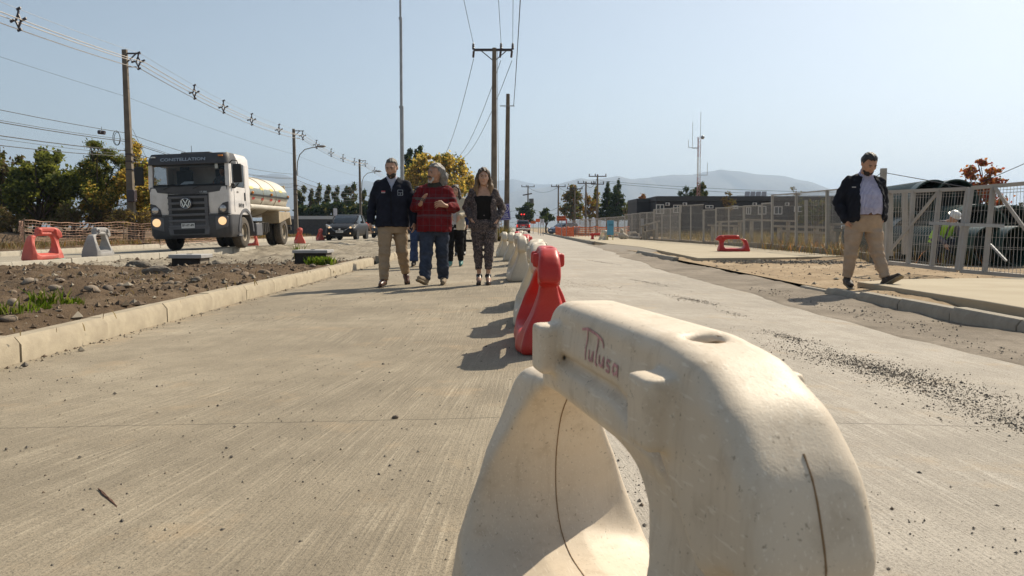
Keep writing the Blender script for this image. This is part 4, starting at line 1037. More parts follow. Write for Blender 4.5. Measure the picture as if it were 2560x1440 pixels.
        mb = MB(); mb.box((0, 1.2, .99), (1.3, .03, .02)); mb.build('wiper', M_BLACK, Cr)
    else:
        mb = MB(); mb.box((0, 4.35, 1.215), (1.62, 1.5, .03)); mb.build('load_bed', M_BLACK, Cr)
        mb = MB(); mb.box((0, 5.28, .60), (1.75, .14, .2)); mb.build('rear_bumper', M_CHROME, Cr, .03)
        mb = MB(); mb.box((0, 5.215, 1.06), (.34, .03, .05)); mb.build('tailgate_handle', M_TAIL, Cr)
        mb = MB(); mb.box((0, 5.21, .78), (.42, .02, .13)); mb.build('number_plate', M_PLATE, Cr)
        for k in range(5):
            mb = MB(); mb.box((-.36 + .18 * k, 5.212, .93), (.10, .012, .11)); mb.build('tailgate_letter', M_PLATE, Cr)
    return Cr
M_CARBLACK = mat('car_black', (.010, .0095, .011), .42, .1, 2, spec=.3, dirt=.10, dirtcol=(.11, .09, .075))
M_CARRED = mat('car_red', (.30, .022, .020), .25, .1, 2, coat=.6)
M_CARBLUE = mat('car_blue', (.085, .12, .22), .25, .1, 2, coat=.6)
car('parked_car', (-9.72, 45.2, left_z(-9.7, 46)), -.03, M_CARBLACK, 'black hatchback with fog lamps lit behind the tanker', plate='HB·SY·56')
car('parked_car', (-9.1, 56.5, left_z(-8.9, 57)), -.02, mat('car_charcoal', (.03, .03, .033), .3, .1, 2, coat=.5), 'dark car mostly hidden behind the man in navy jacket')
c = car('pickup_truck', (1.45, 111.5, -.04), PI + .01, M_CARRED, 'red pickup truck driving away with its tail lights on', 'pickup')
car('parked_car', (4.75, 98.0, -.12), -.95, M_CARBLUE, 'blue hatchback behind the orange netting', lights=False)
# ================================================================ PEOPLE (local: x to the viewer's right, the person looks towards -y, z up)
M_SKIN = mat('skin', (.52, .31, .215), .55, .10, 30, .05, 200, col2=(.42, .235, .155))
M_SKIN2 = mat('skin_tan', (.45, .255, .17), .55, .10, 30, .05, 200, col2=(.36, .19, .12))
M_EYEW = mat('eye_white', (.26, .22, .19), .7, .02, spec=.1); M_EYED = mat('eye_dark', (.02, .012, .008), .6, .02)
M_LIP = mat('lips', (.34, .13, .10), .5, .1, 40)
def fabric(name, col, var=.25, bump=.25, rough=.9, sheen=.0):
    if name in _MC: return _MC[name]
    m = mat(name, col, rough, var, 9, bump, 14, spec=.2); return m
def mat_lines(name, base, line, sx, sz, wx, wz, horiz=None):
    """woven checks and stripes: sx vertical lines per metre, sz rows per metre"""
    m, nt, b = _nt(name); t = _obj(nt); sep = nt.nodes.new('ShaderNodeSeparateXYZ'); nt.links.new(t, sep.inputs[0])
    n = _noise(nt, 8, 5, .6, t)
    c = _ramp(nt, n, [(.3, tuple(v * .72 for v in base)), (.7, tuple(v * 1.15 for v in base))])
    wob = _math(nt, 'MULTIPLY', _noise(nt, 3, 2, .5, t), .03)
    def band(axis, s, w, col, amt, c):
        f = _math(nt, 'FRACT', _math(nt, 'MULTIPLY', _math(nt, 'ADD', _math(nt, 'ADD', axis, wob), 5.0), s)); k = _math(nt, 'LESS_THAN', f, w)
        return _mix(nt, _math(nt, 'MULTIPLY', k, amt), c, col)
    if sx: c = band(sep.outputs[0], sx, wx, line, .75, c)
    if sz: c = band(sep.outputs[2], sz, wz, line, .75, c)
    if horiz: c = band(sep.outputs[2], horiz[0], horiz[1], horiz[2], .8, c)
    nt.links.new(c, b.inputs['Base Color']); b.inputs['Roughness'].default_value = .9; b.inputs['Specular IOR Level'].default_value = .2
    _bump(nt, b, _math(nt, 'ADD', n, _math(nt, 'MULTIPLY', _noise(nt, 300, 2, .5, t), .2)), .25, .02)
    return m
def mat_print(name, dark, light, third, sc):
    m, nt, b = _nt(name); t = _obj(nt)
    a = _noise(nt, sc, 4, .75, t, 1.2); d = _noise(nt, sc * 1.7, 3, .7, t, 1.0)
    c = _ramp(nt, a, [(.46, dark), (.54, light)]); c = _mix(nt, _ramp(nt, d, [(.57, 0), (.63, 1)]), c, third); c = _mix(nt, _ramp(nt, d, [(.36, 1), (.42, 0)]), c, dark)
    nt.links.new(c, b.inputs['Base Color']); b.inputs['Roughness'].default_value = .85
    _bump(nt, b, _noise(nt, 14, 4, .6, t), .25, .02); return m
C_NAVY = fabric('navy_jacket', (.016, .018, .030)); C_NAVY2 = fabric('navy_bomber', (.014, .016, .024)); C_TAN = fabric('tan_chinos', (.36, .265, .175), .14); C_BEIGE = fabric('beige_chinos', (.38, .29, .215), .12)
C_JEAN = fabric('blue_jeans', (.050, .062, .092), .3); C_JEAN2 = fabric('flared_jeans', (.05, .075, .15), .3); C_BLK = fabric('black_cloth', (.012, .011, .011)); C_CREAM = fabric('cream_knit', (.52, .46, .35), .14)
C_SHIRT = fabric('pale_blue_shirt', (.46, .48, .60), .08); C_BLUEJ = fabric('blue_jacket', (.022, .035, .085)); C_WHITE = fabric('white_top', (.55, .54, .56), .1)
C_RED = mat_lines('red_check_jumper', (.150, .011, .015), (.10, .055, .06), 11.5, 9.2, .07, .06, (4.0, .12, (.105, .06, .068)))
C_STRIPE = mat_lines('striped_shirt', (.54, .53, .64), (.075, .085, .28), 62, 0, .42, 0)
C_PRINT = mat_print('printed_suit', (.016, .014, .016), (.10, .075, .07), (.25, .19, .18), 38)
C_SCARF = mat_print('woven_scarf', (.03, .028, .027), (.30, .28, .25), (.2, .19, .17), 60)
C_BROWN = mat('brown_leather', (.115, .048, .026), .35, .25, 12); C_SUEDE = mat('tan_suede', (.26, .20, .135), .9, .2, 12); C_SOLE = mat('sole', (.25, .20, .135), .9, .15, 12)
C_BOOT = mat('dark_boot', (.055, .04, .03), .7, .25, 12); C_TEAL = mat('teal_shoe', (.06, .22, .20), .6, .2, 12); C_BLKSH = mat('black_shoe', (.014, .013, .013), .3, .2, 12)
def mat_hair(name, a, b, tip=None):
    m, nt, bs = _nt(name); t = _obj(nt, (110, 110, 9)); n = _noise(nt, 1., 4, .7, t); c = _ramp(nt, n, [(.32, a), (.68, b)])
    if tip:
        sp_ = nt.nodes.new('ShaderNodeSeparateXYZ'); nt.links.new(_obj(nt), sp_.inputs[0])
        c = _mix(nt, _ramp(nt, _math(nt, 'MULTIPLY', _math(nt, 'SUBTRACT', sp_.outputs[2], 1.25), 3.0), [(.1, 1), (.85, 0)]), c, tip)
    nt.links.new(c, bs.inputs['Base Color']); bs.inputs['Roughness'].default_value = .5; _bump(nt, bs, n, .8, .012); return m
H_BROWN = mat_hair('hair_brown', (.025, .016, .011), (.07, .046, .032)); H_GREY = mat_hair('hair_grey', (.085, .078, .072), (.34, .32, .29)); H_DARK = mat_hair('hair_dark', (.008, .006, .005), (.035, .028, .024))
H_OMBRE = mat_hair('hair_ombre', (.03, .02, .013), (.10, .065, .038), (.27, .17, .085)); H_SALT = mat_hair('hair_salt', (.035, .029, .024), (.15, .13, .11)); H_WHITE = mat_hair('hair_white', (.36, .34, .32), (.6, .57, .53))
V3 = lambda *a: np.array(a, float)
def rotm(yaw, pitch, roll=0.):
    return np.array((Matrix.Rotation(yaw, 3, 'Z') @ Matrix.Rotation(pitch, 3, 'X') @ Matrix.Rotation(roll, 3, 'Y')))
def head_ops(g, c, R, S=1.0, wide=1.0):
    """a head with brow, sockets, nose, lips, chin, ears; c = centre"""
    P = lambda x, y, z: tuple(c + R @ (V3(x * wide, y, z) * S)); RR = [list(r) for r in R]
    E = lambda p, r, k=.02, mode='u': g.ell(P(*p), tuple(v * S for v in (r[0] * wide, r[1], r[2])), k * S, mode, RR)
    Cn = lambda a, b, ra, rb, k=.012, mode='u': g.cone(P(*a), P(*b), ra * S, rb * S, k * S, mode)
    E((0, .014, .028), (.076, .094, .092), .03); E((0, -.022, -.028), (.062, .074, .086), .035); E((0, -.036, -.085), (.043, .047, .034), .03)
    E((.045, -.045, -.022), (.022, .025, .02), .02); E((-.045, -.045, -.022), (.022, .025, .02), .02)
    Cn((-.034, -.080, .030), (.034, -.080, .030), .011, .011, .016)
    E((.031, -.101, .010), (.015, .014, .011), .012, 's'); E((-.031, -.101, .010), (.015, .014, .011), .012, 's')
    Cn((0, -.090, .018), (0, -.112, -.022), .009, .013, .012); Cn((-.012, -.100, -.026), (.012, -.100, -.026), .009, .009, .01)
    E((0, -.092, -.052), (.021, .010, .006), .008); E((0, -.090, -.064), (.019, .010, .007), .008); E((0, -.078, -.098), (.020, .017, .015), .015)
    for s in (-1, 1): E((s * .079, .008, .0), (.010, .020, .031), .008)
def face_bits(body, c, R, S, brow, lip=True, wide=1.0):
    P = lambda x, y, z: Vector(c + R @ (V3(x * wide, y, z) * S))
    for s in (-1, 1):
        mb = MB(); mb.ball(P(s * .031, -.0815, .010), .0108 * S, 10); e = mb.build('eye', M_EYEW, body); mb = MB(); mb.ball(P(s * .031, -.0875, .009), .0062 * S, 8); mb.build('iris', M_EYED, e)
        mb = MB(); mb.tube([P(s * .014, -.098, .026), P(s * .032, -.096, .031), P(s * .050, -.082, .026)], [.004 * S, .0045 * S, .0025 * S], 6); mb.build('eyebrow', brow, body)
    if lip: mb = MB(); mb.tube([P(-.020, -.097, -.058), P(0, -.104, -.0575), P(.020, -.097, -.058)], [.002 * S, .0045 * S, .002 * S], 6); mb.build('mouth', M_LIP, body)
def shell(body, name, m, c, R, S, build, h=.008, wob=.0025, ext=(.16, .17, .2), sc=90, seed=3):
    """hair, beard: its own little field in head coordinates"""
    g = Field((-ext[0], -ext[1], -ext[2]), (ext[0], ext[1], .17), h / S)
    build(g); g.wrinkle(wob, sc, seed); me = g.mesh(name, m)
    M = Matrix.Translation(Vector(c)) @ Matrix(R.tolist()).to_4x4() @ Matrix.Scale(S, 4); me.transform(M)
    return link(bpy.data.objects.new(name, me), body)
def short_hair(g, top=.098, side=.0815, back=.111, line=.083):
    g.ell((0, .018, .034), (side, back - .004, top), .02)
    g.op(lambda X, Y, Z: np.maximum(np.maximum(Y - (-.035 - .35 * (Z - line)), Z - line) , -9 + 0 * X) + 0 * X, (-.12, -.2, -.2), (.12, .2, .2), .015, 's')     # the face stays free
    g.op(lambda X, Y, Z: (Z + .035 - .10 * np.clip(-Y, -.2, .02)) + 0 * X + 0 * Y, (-.2, -.2, -.3), (.2, .2, -.02), .01, 's')
def beard_field(g, full=.010):
    g.ell((0, -.030, -.072), (.060 + full * .4, .062 + full * .5, .048), .02); g.ell((0, -.038, -.092), (.044, .050 + full * .4, .034 + full), .02)
    g.op(lambda X, Y, Z: np.maximum(-(Z + .040) + .55 * np.maximum(0, np.abs(X) - .03) * -1, Y - 1) + 0 * X, (-.1, -.2, -.06), (.1, .2, .05), .01, 's')
    g.ell((0, -.108, -.059), (.021, .02, .008), .006, 's')
def hand(g, w, d, side, n, curl=.5, S=1.0, spread=.0):
    """w wrist, d pointing direction, side = direction of the thumb, n = palm normal (curl direction)"""
    d, side, n = (np.array(v, float) / np.linalg.norm(v) for v in (d, side, n))
    for i, (o, L) in enumerate([(.030, .070), (.010, .078), (-.010, .073), (-.029, .058)]):
        k = w + d * .085 * S + side * o * S; g.cone(tuple(w + side * o * .5 * S + d * .01), tuple(k), .017 * S, .013 * S, .012)
        dd = d + side * spread * (o / .03); a = curl; u = dd * math.cos(a) + n * math.sin(a); v = dd * math.cos(a * 2.1) + n * math.sin(a * 2.1)
        m = k + u * L * .55 * S; g.cone(tuple(k), tuple(m), .0100 * S, .0090 * S, .003); g.cone(tuple(m), tuple(m + v * L * .5 * S), .0088 * S, .0075 * S, .003)
    t0 = w + d * .025 * S + side * .030 * S; t1 = t0 + (d * .6 + side * .75 + n * .25) * .038 * S; t2 = t1 + (d * .9 + side * .25 + n * .4) * .034 * S
    g.cone(tuple(t0), tuple(t1), .014 * S, .0115 * S, .008); g.cone(tuple(t1), tuple(t2), .0110 * S, .0085 * S, .003)
def shoe(g, ankle, toe, S=1.0, k=.02, heel=True, hgt=.0):
    """foot from an ankle point towards a toe point; both are on the sole line plus radius"""
    a = np.array(ankle, float); t = np.array(toe, float); v = t - a; L = np.linalg.norm(v); v /= L
    g.cone(tuple(a - v * .045), tuple(a + v * L * .45), .040 * S, .043 * S, k); g.cone(tuple(a + v * L * .45), tuple(t), .043 * S, .032 * S, k)
def person(loc, rz, label, J, spec, res=.0085):
    S = spec.get('S', 1.0)
    lo = (-.62, -.62, -.03); hi = (.62, .5, J['head'][2] + .19)
    skin = spec.get('skin', M_SKIN)
    g = Field(lo, hi, res)
    hd = np.array(J['head'], float); R = rotm(*J['look'])
    sh = [np.array(J['sh_l'], float), np.array(J['sh_r'], float)]; el = [np.array(J['el_l'], float), np.array(J['el_r'], float)]; wr = [np.array(J['wr_l'], float), np.array(J['wr_r'], float)]
    hip = [np.array(J['hip_l'], float), np.array(J['hip_r'], float)]; kn = [np.array(J['kn_l'], float), np.array(J['kn_r'], float)]; an = [np.array(J['an_l'], float), np.array(J['an_r'], float)]; to = [np.array(J['to_l'], float), np.array(J['to_r'], float)]
    neck = np.array(J['neck'], float); T = spec['torso']          # rows (z, rx, ry, cx, cy)
    head_ops(g, hd, R, spec.get('head', 1.0), spec.get('wide', 1.0))
    g.cone(tuple(neck - V3(0, 0, .03)), tuple(hd + R @ V3(0, .015, -.06)), .058 * S * spec.get('neckw', 1), .054 * S * spec.get('neckw', 1), .025)
    g.stack([(z, rx - (.018 if z > spec['waist'] + .06 else .06), ry - (.018 if z > spec['waist'] + .06 else .085), cx, cy) for z, rx, ry, cx, cy in T], .04)
    g.cone(tuple(neck - V3(0, -.01, .02)), tuple(sh[0]), .055 * S, .045 * S, .04); g.cone(tuple(neck - V3(0, -.01, .02)), tuple(sh[1]), .055 * S, .045 * S, .04)
    for i in (0, 1):
        a = spec.get('arm', 1.0)
        g.chain([tuple(sh[i]), tuple(el[i]), tuple(wr[i])], [.047 * a, .037 * a, .026 * a], .02)
        g.chain([tuple(hip[i]), tuple(kn[i]), tuple(an[i])], [.080 * S, .050 * S, .034 * S], .03)
        hs = J['hand'][i]
        if hs: hand(g, wr[i], hs[0], hs[1], hs[2], hs[3], spec.get('hand', 1.0), hs[4] if len(hs) > 4 else 0.)
        shoe(g, an[i] * V3(1, 1, 1) + (to[i] - an[i]) * .1, to[i], .8)
    body = g.build('person', skin); body.location = loc; body.rotation_euler = (0, 0, rz); tag(body, label, 'person')
    # shoes
    for i in (0, 1):
        q = Field(np.minimum(an[i], to[i]) - .11, np.maximum(an[i], to[i]) + .12, .007)
        shoe(q, an[i], to[i], spec.get('shoe_s', 1.0)); q.cone(tuple(an[i]), tuple(an[i] + (kn[i] - an[i]) / np.linalg.norm(kn[i] - an[i]) * spec.get('boot', .05)), .045, .047, .02)
        up = np.cross(to[i] - an[i], V3(1, 0, 0)); up /= np.linalg.norm(up) + 1e-9
        if up[2] < 0: up = -up
        b0 = (an[i] + to[i]) / 2 - up * .034
        q.op(lambda X, Y, Z: -((X - b0[0]) * up[0] + (Y - b0[1]) * up[1] + (Z - b0[2]) * up[2]), q.lo, q.lo + q.h * q.n, .01, 'i')
        so = q.build('shoe', spec['shoe'], body)
        mb = MB(); v = (to[i] - an[i]); L = np.linalg.norm(v); v = v / L; sd = np.cross(v, up)
        prof = [(-.085, .028), (-.05, .040), (0, .038), (.06, .036), (.14, .043), (.19, .040), (.225, .022)]; f = (L + .12) / .31
        pr = [(u_ * f, w_ * spec.get('shoe_s', 1)) for u_, w_ in prof]; ol = [b0 + v * (u_ - (.07 * f)) + sd * w_ for u_, w_ in pr] + [b0 + v * (u_ - .07 * f) - sd * w_ for u_, w_ in reversed(pr)]
        mb.rings([[tuple(p + up * .004) for p in ol], [tuple(p - up * .014) for p in ol]]); mb.build('sole', spec.get('sole', C_SOLE), so)
    # trousers
    q = Field(lo, (hi[0], hi[1], spec['waist'] + .08), res * 1.15); tw = spec['legs']
    q.stack([(z, rx, ry, cx, cy) for z, rx, ry, cx, cy in spec['pelvis']], .03)
    for i in (0, 1):
        e = an[i] + (kn[i] - an[i]) / np.linalg.norm(kn[i] - an[i]) * spec.get('hem', .02)
        q.chain([tuple(hip[i]), tuple((hip[i] + kn[i]) / 2), tuple(kn[i]), tuple((kn[i] + e) / 2), tuple(e)], tw, .03)
        dn = (an[i] - kn[i]) / np.linalg.norm(an[i] - kn[i])       # cut the hem square
        q.op(lambda X, Y, Z: np.where(np.sqrt((X - e[0]) ** 2 + (Y - e[1]) ** 2 + (Z - e[2]) ** 2) < .16, (X - e[0]) * dn[0] + (Y - e[1]) * dn[1] + (Z - e[2]) * dn[2], -.2), e - .16, e + .16, .008, 'i')
    q.wrinkle(.0035, 26, 5); q.wrinkle(.003, 60, 9); q.build('trousers', spec['trouser'], body)
    # upper garments
    for ly in spec['tops']:
        q = Field((-.62, -.62, ly['rows'][0][0] - .05), (.62, .45, neck[2] + .14), res)
        q.stack(ly['rows'], .03)
        q.cone(tuple(neck - V3(0, -.01, .025)), tuple(sh[0]), .062 * S, ly['sl'][0], .05); q.cone(tuple(neck - V3(0, -.01, .025)), tuple(sh[1]), .062 * S, ly['sl'][0], .05)
        if ly.get('sleeves', True):
            for i in (0, 1):
                e = el[i] + (wr[i] - el[i]) * ly.get('cuff', .93)
                q.chain([tuple(sh[i]), tuple((sh[i] + el[i]) / 2), tuple(el[i]), tuple((el[i] + e) / 2), tuple(e)], ly['sl'], .025)
        if ly.get('collar'): q.cone(tuple(neck + V3(0, 0, -.01)), tuple(neck + V3(0, -.005, ly['collar'])), .072 * S, .068 * S, .02)
        for fn, a, b, k in ly.get('cut', []): q.op(fn, a, b, k, 's')
        q.wrinkle(ly.get('wr', .004), 24, 11); q.wrinkle(ly.get('wr', .004) * .8, 55, 13)
        q.build(ly['name'], ly['mat'], body)
    return body, hd, R
def face_cut(c, R):
    pass
# ---- the man in the navy jacket
J = dict(head=(0.0, -.05, 1.690), look=(-.18, .30), neck=(0, .02, 1.545), sh_l=(-.198, .02, 1.445), sh_r=(.198, .02, 1.445), el_l=(-.285, .04, 1.18), el_r=(.29, .03, 1.18), wr_l=(-.315, -.06, .925), wr_r=(.318, -.04, .925),
         hip_l=(-.10, 0, .93), hip_r=(.10, .02, .93), kn_l=(-.105, -.12, .50), kn_r=(.125, .05, .51), an_l=(-.115, -.17, .082), an_r=(.155, .30, .17), to_l=(-.145, -.335, .045), to_r=(.185, .205, .05),
         hand=[((-.03, -.12, -1), (.25, -1, -.1), (1, .2, 0), .35), ((.0, -.1, -1), (-.25, -1, -.1), (-1, .2, 0), .35)])
R0 = [(.80, .215, .150, 0, .0), (.86, .235, .165, 0, 0), (1.05, .215, .150, 0, 0), (1.25, .222, .150, 0, .01), (1.37, .205, .135, 0, .02), (1.43, .172, .115, 0, .02), (1.49, .115, .09, 0, .02), (1.55, .07, .07, 0, .02)]
sp = dict(torso=R0, waist=.98, head=1.07, pelvis=[(.76, .17, .12, 0, 0), (.90, .195, .135, 0, 0), (1.0, .185, .125, 0, 0)], legs=[.108, .100, .080, .072, .064], trouser=C_TAN, shoe=C_BROWN, sole=C_BOOT, shoe_s=1.0,
          tops=[dict(name='shirt', mat=C_SHIRT, rows=[(z, rx - .012, ry - .010, cx, cy) for z, rx, ry, cx, cy in R0[2:]], sl=[.05] * 5, sleeves=False, collar=.035, wr=.001),
                dict(name='jacket', mat=C_NAVY, rows=[(.855, .238, .172, 0, 0), (.90, .245, .178, 0, 0)] + [(z, rx + .014, ry + .014, cx, cy) for z, rx, ry, cx, cy in R0[2:]], sl=[.070, .072, .064, .058, .050], collar=.03, cuff=.96,
                     cut=[(lambda X, Y, Z: np.maximum(np.abs(X) - (.006 + np.clip((Z - 1.42) * .55, 0, .09)), Y + .0) + 0 * Z, (-.12, -.4, 1.40), (.12, .0, 1.7), .006)])])
navy, hd, R = person((-1.72, 11.55, -.035), .05, 'man in navy jacket and tan chinos, leftmost of the walkers', J, sp)
face_bits(navy, hd, R, 1.07, H_BROWN); shell(navy, 'hair', H_SALT, hd, R, 1.07, lambda g: short_hair(g), .007); shell(navy, 'beard', mat('beard_salt', (.05, .038, .03), .7, .4, 60), hd, R, 1.07, lambda g: beard_field(g), .0065)
mb = MB(); mb.box((-.11, -.155, 1.355), (.055, .006, .016)); mb.build('chest_badge', mat('badge_red', (.55, .12, .14), .7), navy); mb = MB(); mb.box((-.11, -.156, 1.337), (.055, .006, .010)); mb.build('chest_badge', C_WHITE, navy)
for a, b in [((.095, 1.375), (.165, 1.375)), ((.095, 1.335), (.165, 1.335)), ((.095, 1.30), (.165, 1.30)), ((.095, 1.30), (.095, 1.375)), ((.165, 1.30), (.165, 1.375)), ((.13, 1.30), (.13, 1.335))]:
    mb = MB(); mb.bar((a[0], -.163, a[1]), (b[0], -.163, b[1]), .005, .005, (0, 1, 0)); mb.build('chest_emblem', mat('emblem_grey', (.32, .36, .42), .6), navy)
mb = MB(); mb.bar((0, -.178, .90), (0, -.172, 1.40), .008, .006, (0, 1, 0)); mb.build('zip', C_BLK, navy)

# ---- the man in the red jumper
J = dict(head=(.015, -.04, 1.605), look=(-.75, .05, .05), neck=(0.01, .02, 1.455), sh_l=(-.185, .02, 1.355), sh_r=(.198, .02, 1.35), el_l=(-.265, -.05, 1.12), el_r=(.285, -.03, 1.11), wr_l=(-.165, -.27, 1.16), wr_r=(.17, -.28, 1.14),
         hip_l=(-.10, 0, .88), hip_r=(.10, .02, .88), kn_l=(-.105, -.15, .48), kn_r=(.105, -.01, .48), an_l=(-.115, -.31, .085), an_r=(.115, .10, .085), to_l=(-.175, -.46, .135), to_r=(.125, -.09, .045),
         hand=[((.28, -.35, .75), (.3, -.3, .9), (.9, .1, -.2), .45, .15), ((-.72, -.35, .20), (-.1, -.1, 1), (-.2, .2, -1), .45, .25)])
R0 = [(.72, .215, .165, 0, -.01), (.80, .232, .185, 0, -.02), (1.00, .235, .190, 0, -.02), (1.18, .228, .170, 0, 0), (1.29, .205, .140, 0, .02), (1.36, .165, .11, .005, .02), (1.41, .11, .09, .01, .02), (1.47, .07, .07, .01, .02)]
sp = dict(torso=R0, waist=.93, head=1.10, pelvis=[(.72, .175, .13, 0, 0), (.85, .20, .15, 0, 0), (.95, .19, .14, 0, 0)], legs=[.112, .104, .088, .084, .082], hem=.015, trouser=C_JEAN, shoe=C_SUEDE, sole=C_SOLE, skin=M_SKIN2, boot=.04,
          tops=[dict(name='shirt_collar', mat=fabric('olive_collar', (.06, .06, .05)), rows=[(1.38, .14, .10, .005, .02), (1.47, .085, .082, .01, .02)], sl=[.04] * 5, sleeves=False, collar=.02, wr=.001),
                dict(name='jumper', mat=C_RED, rows=[(z, rx + .016, ry + .016, cx, cy) for z, rx, ry, cx, cy in [(.775, .222, .175, 0, -.02)] + R0[1:-1]], sl=[.068, .074, .072, .066, .060], cuff=.60, wr=.006)])
redm, hd, R = person((-1.115, 11.55, -.022), 0, 'man in red checked jumper and jeans gesturing with both hands', J, sp)
face_bits(redm, hd, R, 1.10, H_GREY)
def wild(g):
    short_hair(g, .102, .084, .116, .078); g.chain([(.05, .07, .03), (.06, .10, -.05), (.055, .10, -.13), (.05, .09, -.18)], [.05, .05, .042, .02], .03); g.chain([(-.05, .07, .03), (-.055, .09, -.06), (-.05, .09, -.15)], [.045, .045, .02], .03)
    g.chain([(.0, .09, .0), (.0, .105, -.09), (.0, .10, -.17)], [.05, .05, .025], .03)
shell(redm, 'hair', H_GREY, hd, R, 1.10, wild, .0075, .005, (.17, .17, .22), 70)
shell(redm, 'moustache', H_SALT, hd, R, 1.10, lambda g: g.chain([(-.034, -.088, -.060), (-.016, -.104, -.046), (0, -.110, -.044), (.016, -.104, -.046), (.034, -.088, -.060)], [.006, .010, .010, .010, .006], .008), .005, .001)
shell(redm, 'beard', H_WHITE, hd, R, 1.10, lambda g: g.chain([(.045, -.07, -.06), (.04, -.075, -.085), (.02, -.088, -.112), (-.02, -.088, -.112), (-.04, -.075, -.085)], [.010, .012, .014, .013, .010], .01), .0055, .0015)
ph = MB(); Mp = Matrix.Translation((-.16, -.37, 1.235)) @ Matrix.Rotation(.15, 4, 'Y')
ph.box((0, 0, 0), (.15, .012, .014), Mp); ph.box((.0, -.01, -.02), (.13, .01, .012), Mp); ph.tube([tuple(Mp @ Vector((.05 + .022 * math.cos(a), 0, -.02 + .018 * math.sin(a)))) for a in [k * 2 * PI / 12 for k in range(13)]], .003, 5)
tag(ph.build('spectacles', mat('dark_frame', (.05, .045, .04), .4)), 'folded spectacles held by the man in red jumper', 'spectacles').location = (-1.115, 11.55, -.022)

# ---- the woman in the printed suit
J = dict(head=(0, -.02, 1.530), look=(.05, .04), neck=(0, .015, 1.395), sh_l=(-.150, .02, 1.318), sh_r=(.150, .02, 1.318), el_l=(-.245, .07, 1.10), el_r=(.265, .06, 1.09), wr_l=(-.185, -.07, .955), wr_r=(.205, -.06, .945),
         hip_l=(-.085, 0, .88), hip_r=(.085, 0, .88), kn_l=(-.082, -.035, .50), kn_r=(.075, -.05, .50), an_l=(-.065, .03, .125), an_r=(.062, -.02, .125), to_l=(-.075, -.115, .035), to_r=(.068, -.165, .035),
         hand=[((.35, -.1, -.75), (.2, -1, -.2), (1, .2, 0), .5), ((-.35, -.1, -.75), (-.2, -1, -.2), (-1, .2, 0), .5)])
R0 = [(.80, .165, .125, 0, 0), (.92, .178, .130, 0, 0), (1.05, .145, .105, 0, 0), (1.20, .160, .120, 0, -.005), (1.30, .155, .105, 0, .01), (1.36, .11, .08, 0, .015), (1.40, .055, .055, 0, .015)]
sp = dict(torso=R0, waist=.97, S=.86, head=1.0, neckw=.88, arm=.86, hand=.88, pelvis=[(.74, .155, .115, 0, 0), (.86, .178, .130, 0, 0), (1.0, .155, .112, 0, 0)], legs=[.098, .088, .064, .058, .049], hem=.10, trouser=C_PRINT, shoe=C_BLKSH, sole=C_BLKSH, shoe_s=.80, boot=.0,
          tops=[dict(name='black_top', mat=C_BLK, rows=[(.93, .168, .124, 0, 0)] + [(z, rx + .006, ry + .006, cx, cy) for z, rx, ry, cx, cy in [(1.05, .145, .105, 0, 0), (1.20, .158, .122, 0, -.005), (1.262, .15, .115, 0, 0)]], sl=[.0] * 5, sleeves=False, wr=.002),
                dict(name='blazer', mat=C_PRINT, rows=[(.81, .212, .155, 0, .0), (.92, .205, .152, 0, 0), (1.05, .178, .130, 0, 0), (1.20, .180, .132, 0, .005), (1.29, .162, .115, 0, .015), (1.34, .125, .09, 0, .02), (1.38, .09, .07, 0, .02)], sl=[.054, .056, .055, .050, .046], cuff=.92, wr=.004,
                     cut=[(lambda X, Y, Z: np.maximum(np.abs(X - .002) - (.098 - .10 * np.clip(.98 - Z, 0, .3) + .0 * Z), Y + .035), (-.13, -.4, .7), (.13, -.0, 1.5), .01), (lambda X, Y, Z: np.maximum(np.abs(X) - .075, -(Z - 1.33)) + 0 * Y, (-.1, -.3, 1.32), (.1, .3, 1.6), .01)])])
wom, hd, R = person((-.405, 11.45, -.008), .04, 'woman in dark printed suit and black top, hands in pockets', J, sp)
face_bits(wom, hd, R, 1.0, H_BROWN)
def long_hair(g, L=-.25):
    g.ell((0, .018, .036), (.090, .110, .106), .02)
    g.op(lambda X, Y, Z: np.maximum(np.maximum(Y + .030, Z - .092 + np.abs(X) * .75), np.abs(X) - .068) + 0 * X, (-.12, -.2, -.2), (.12, .2, .2), .012, 's')
    for s in (-1, 1):
        g.chain([(s * .066, -.010, .06), (s * .086, -.012, -.04), (s * .098, -.030, -.13), (s * .100, -.055, L)], [.022, .026, .030, .010], .02)
        g.chain([(s * .075, .02, .03), (s * .105, .015, -.07), (s * .118, -.01, -.16), (s * .112, -.03, L + .03)], [.024, .026, .026, .008], .015)
    g.chain([(0, .06, .0), (0, .085, -.10), (0, .08, -.2)], [.075, .07, .04], .03)
shell(wom, 'hair', H_OMBRE, hd, R, 1.0, long_hair, .0075, .0045, (.17, .17, .28), 70)
for s, x in ((-1, -.0645), (1, .0615)):
    mb = MB(); mb.cyl((x, .045 if s < 0 else -.005, .005), (x, .04 if s < 0 else -.01, .09), .006, 8, .014); mb.build('heel', C_BLKSH, wom)
mb = MB()
for k in range(3): mb.ball(tuple(hd + R @ (V3(-.074, .0, -.04 - .012 * k))), .006, 6)
mb.build('earring', mat('gold', (.6, .4, .12), .3, .1, 5, metal=1.), wom)

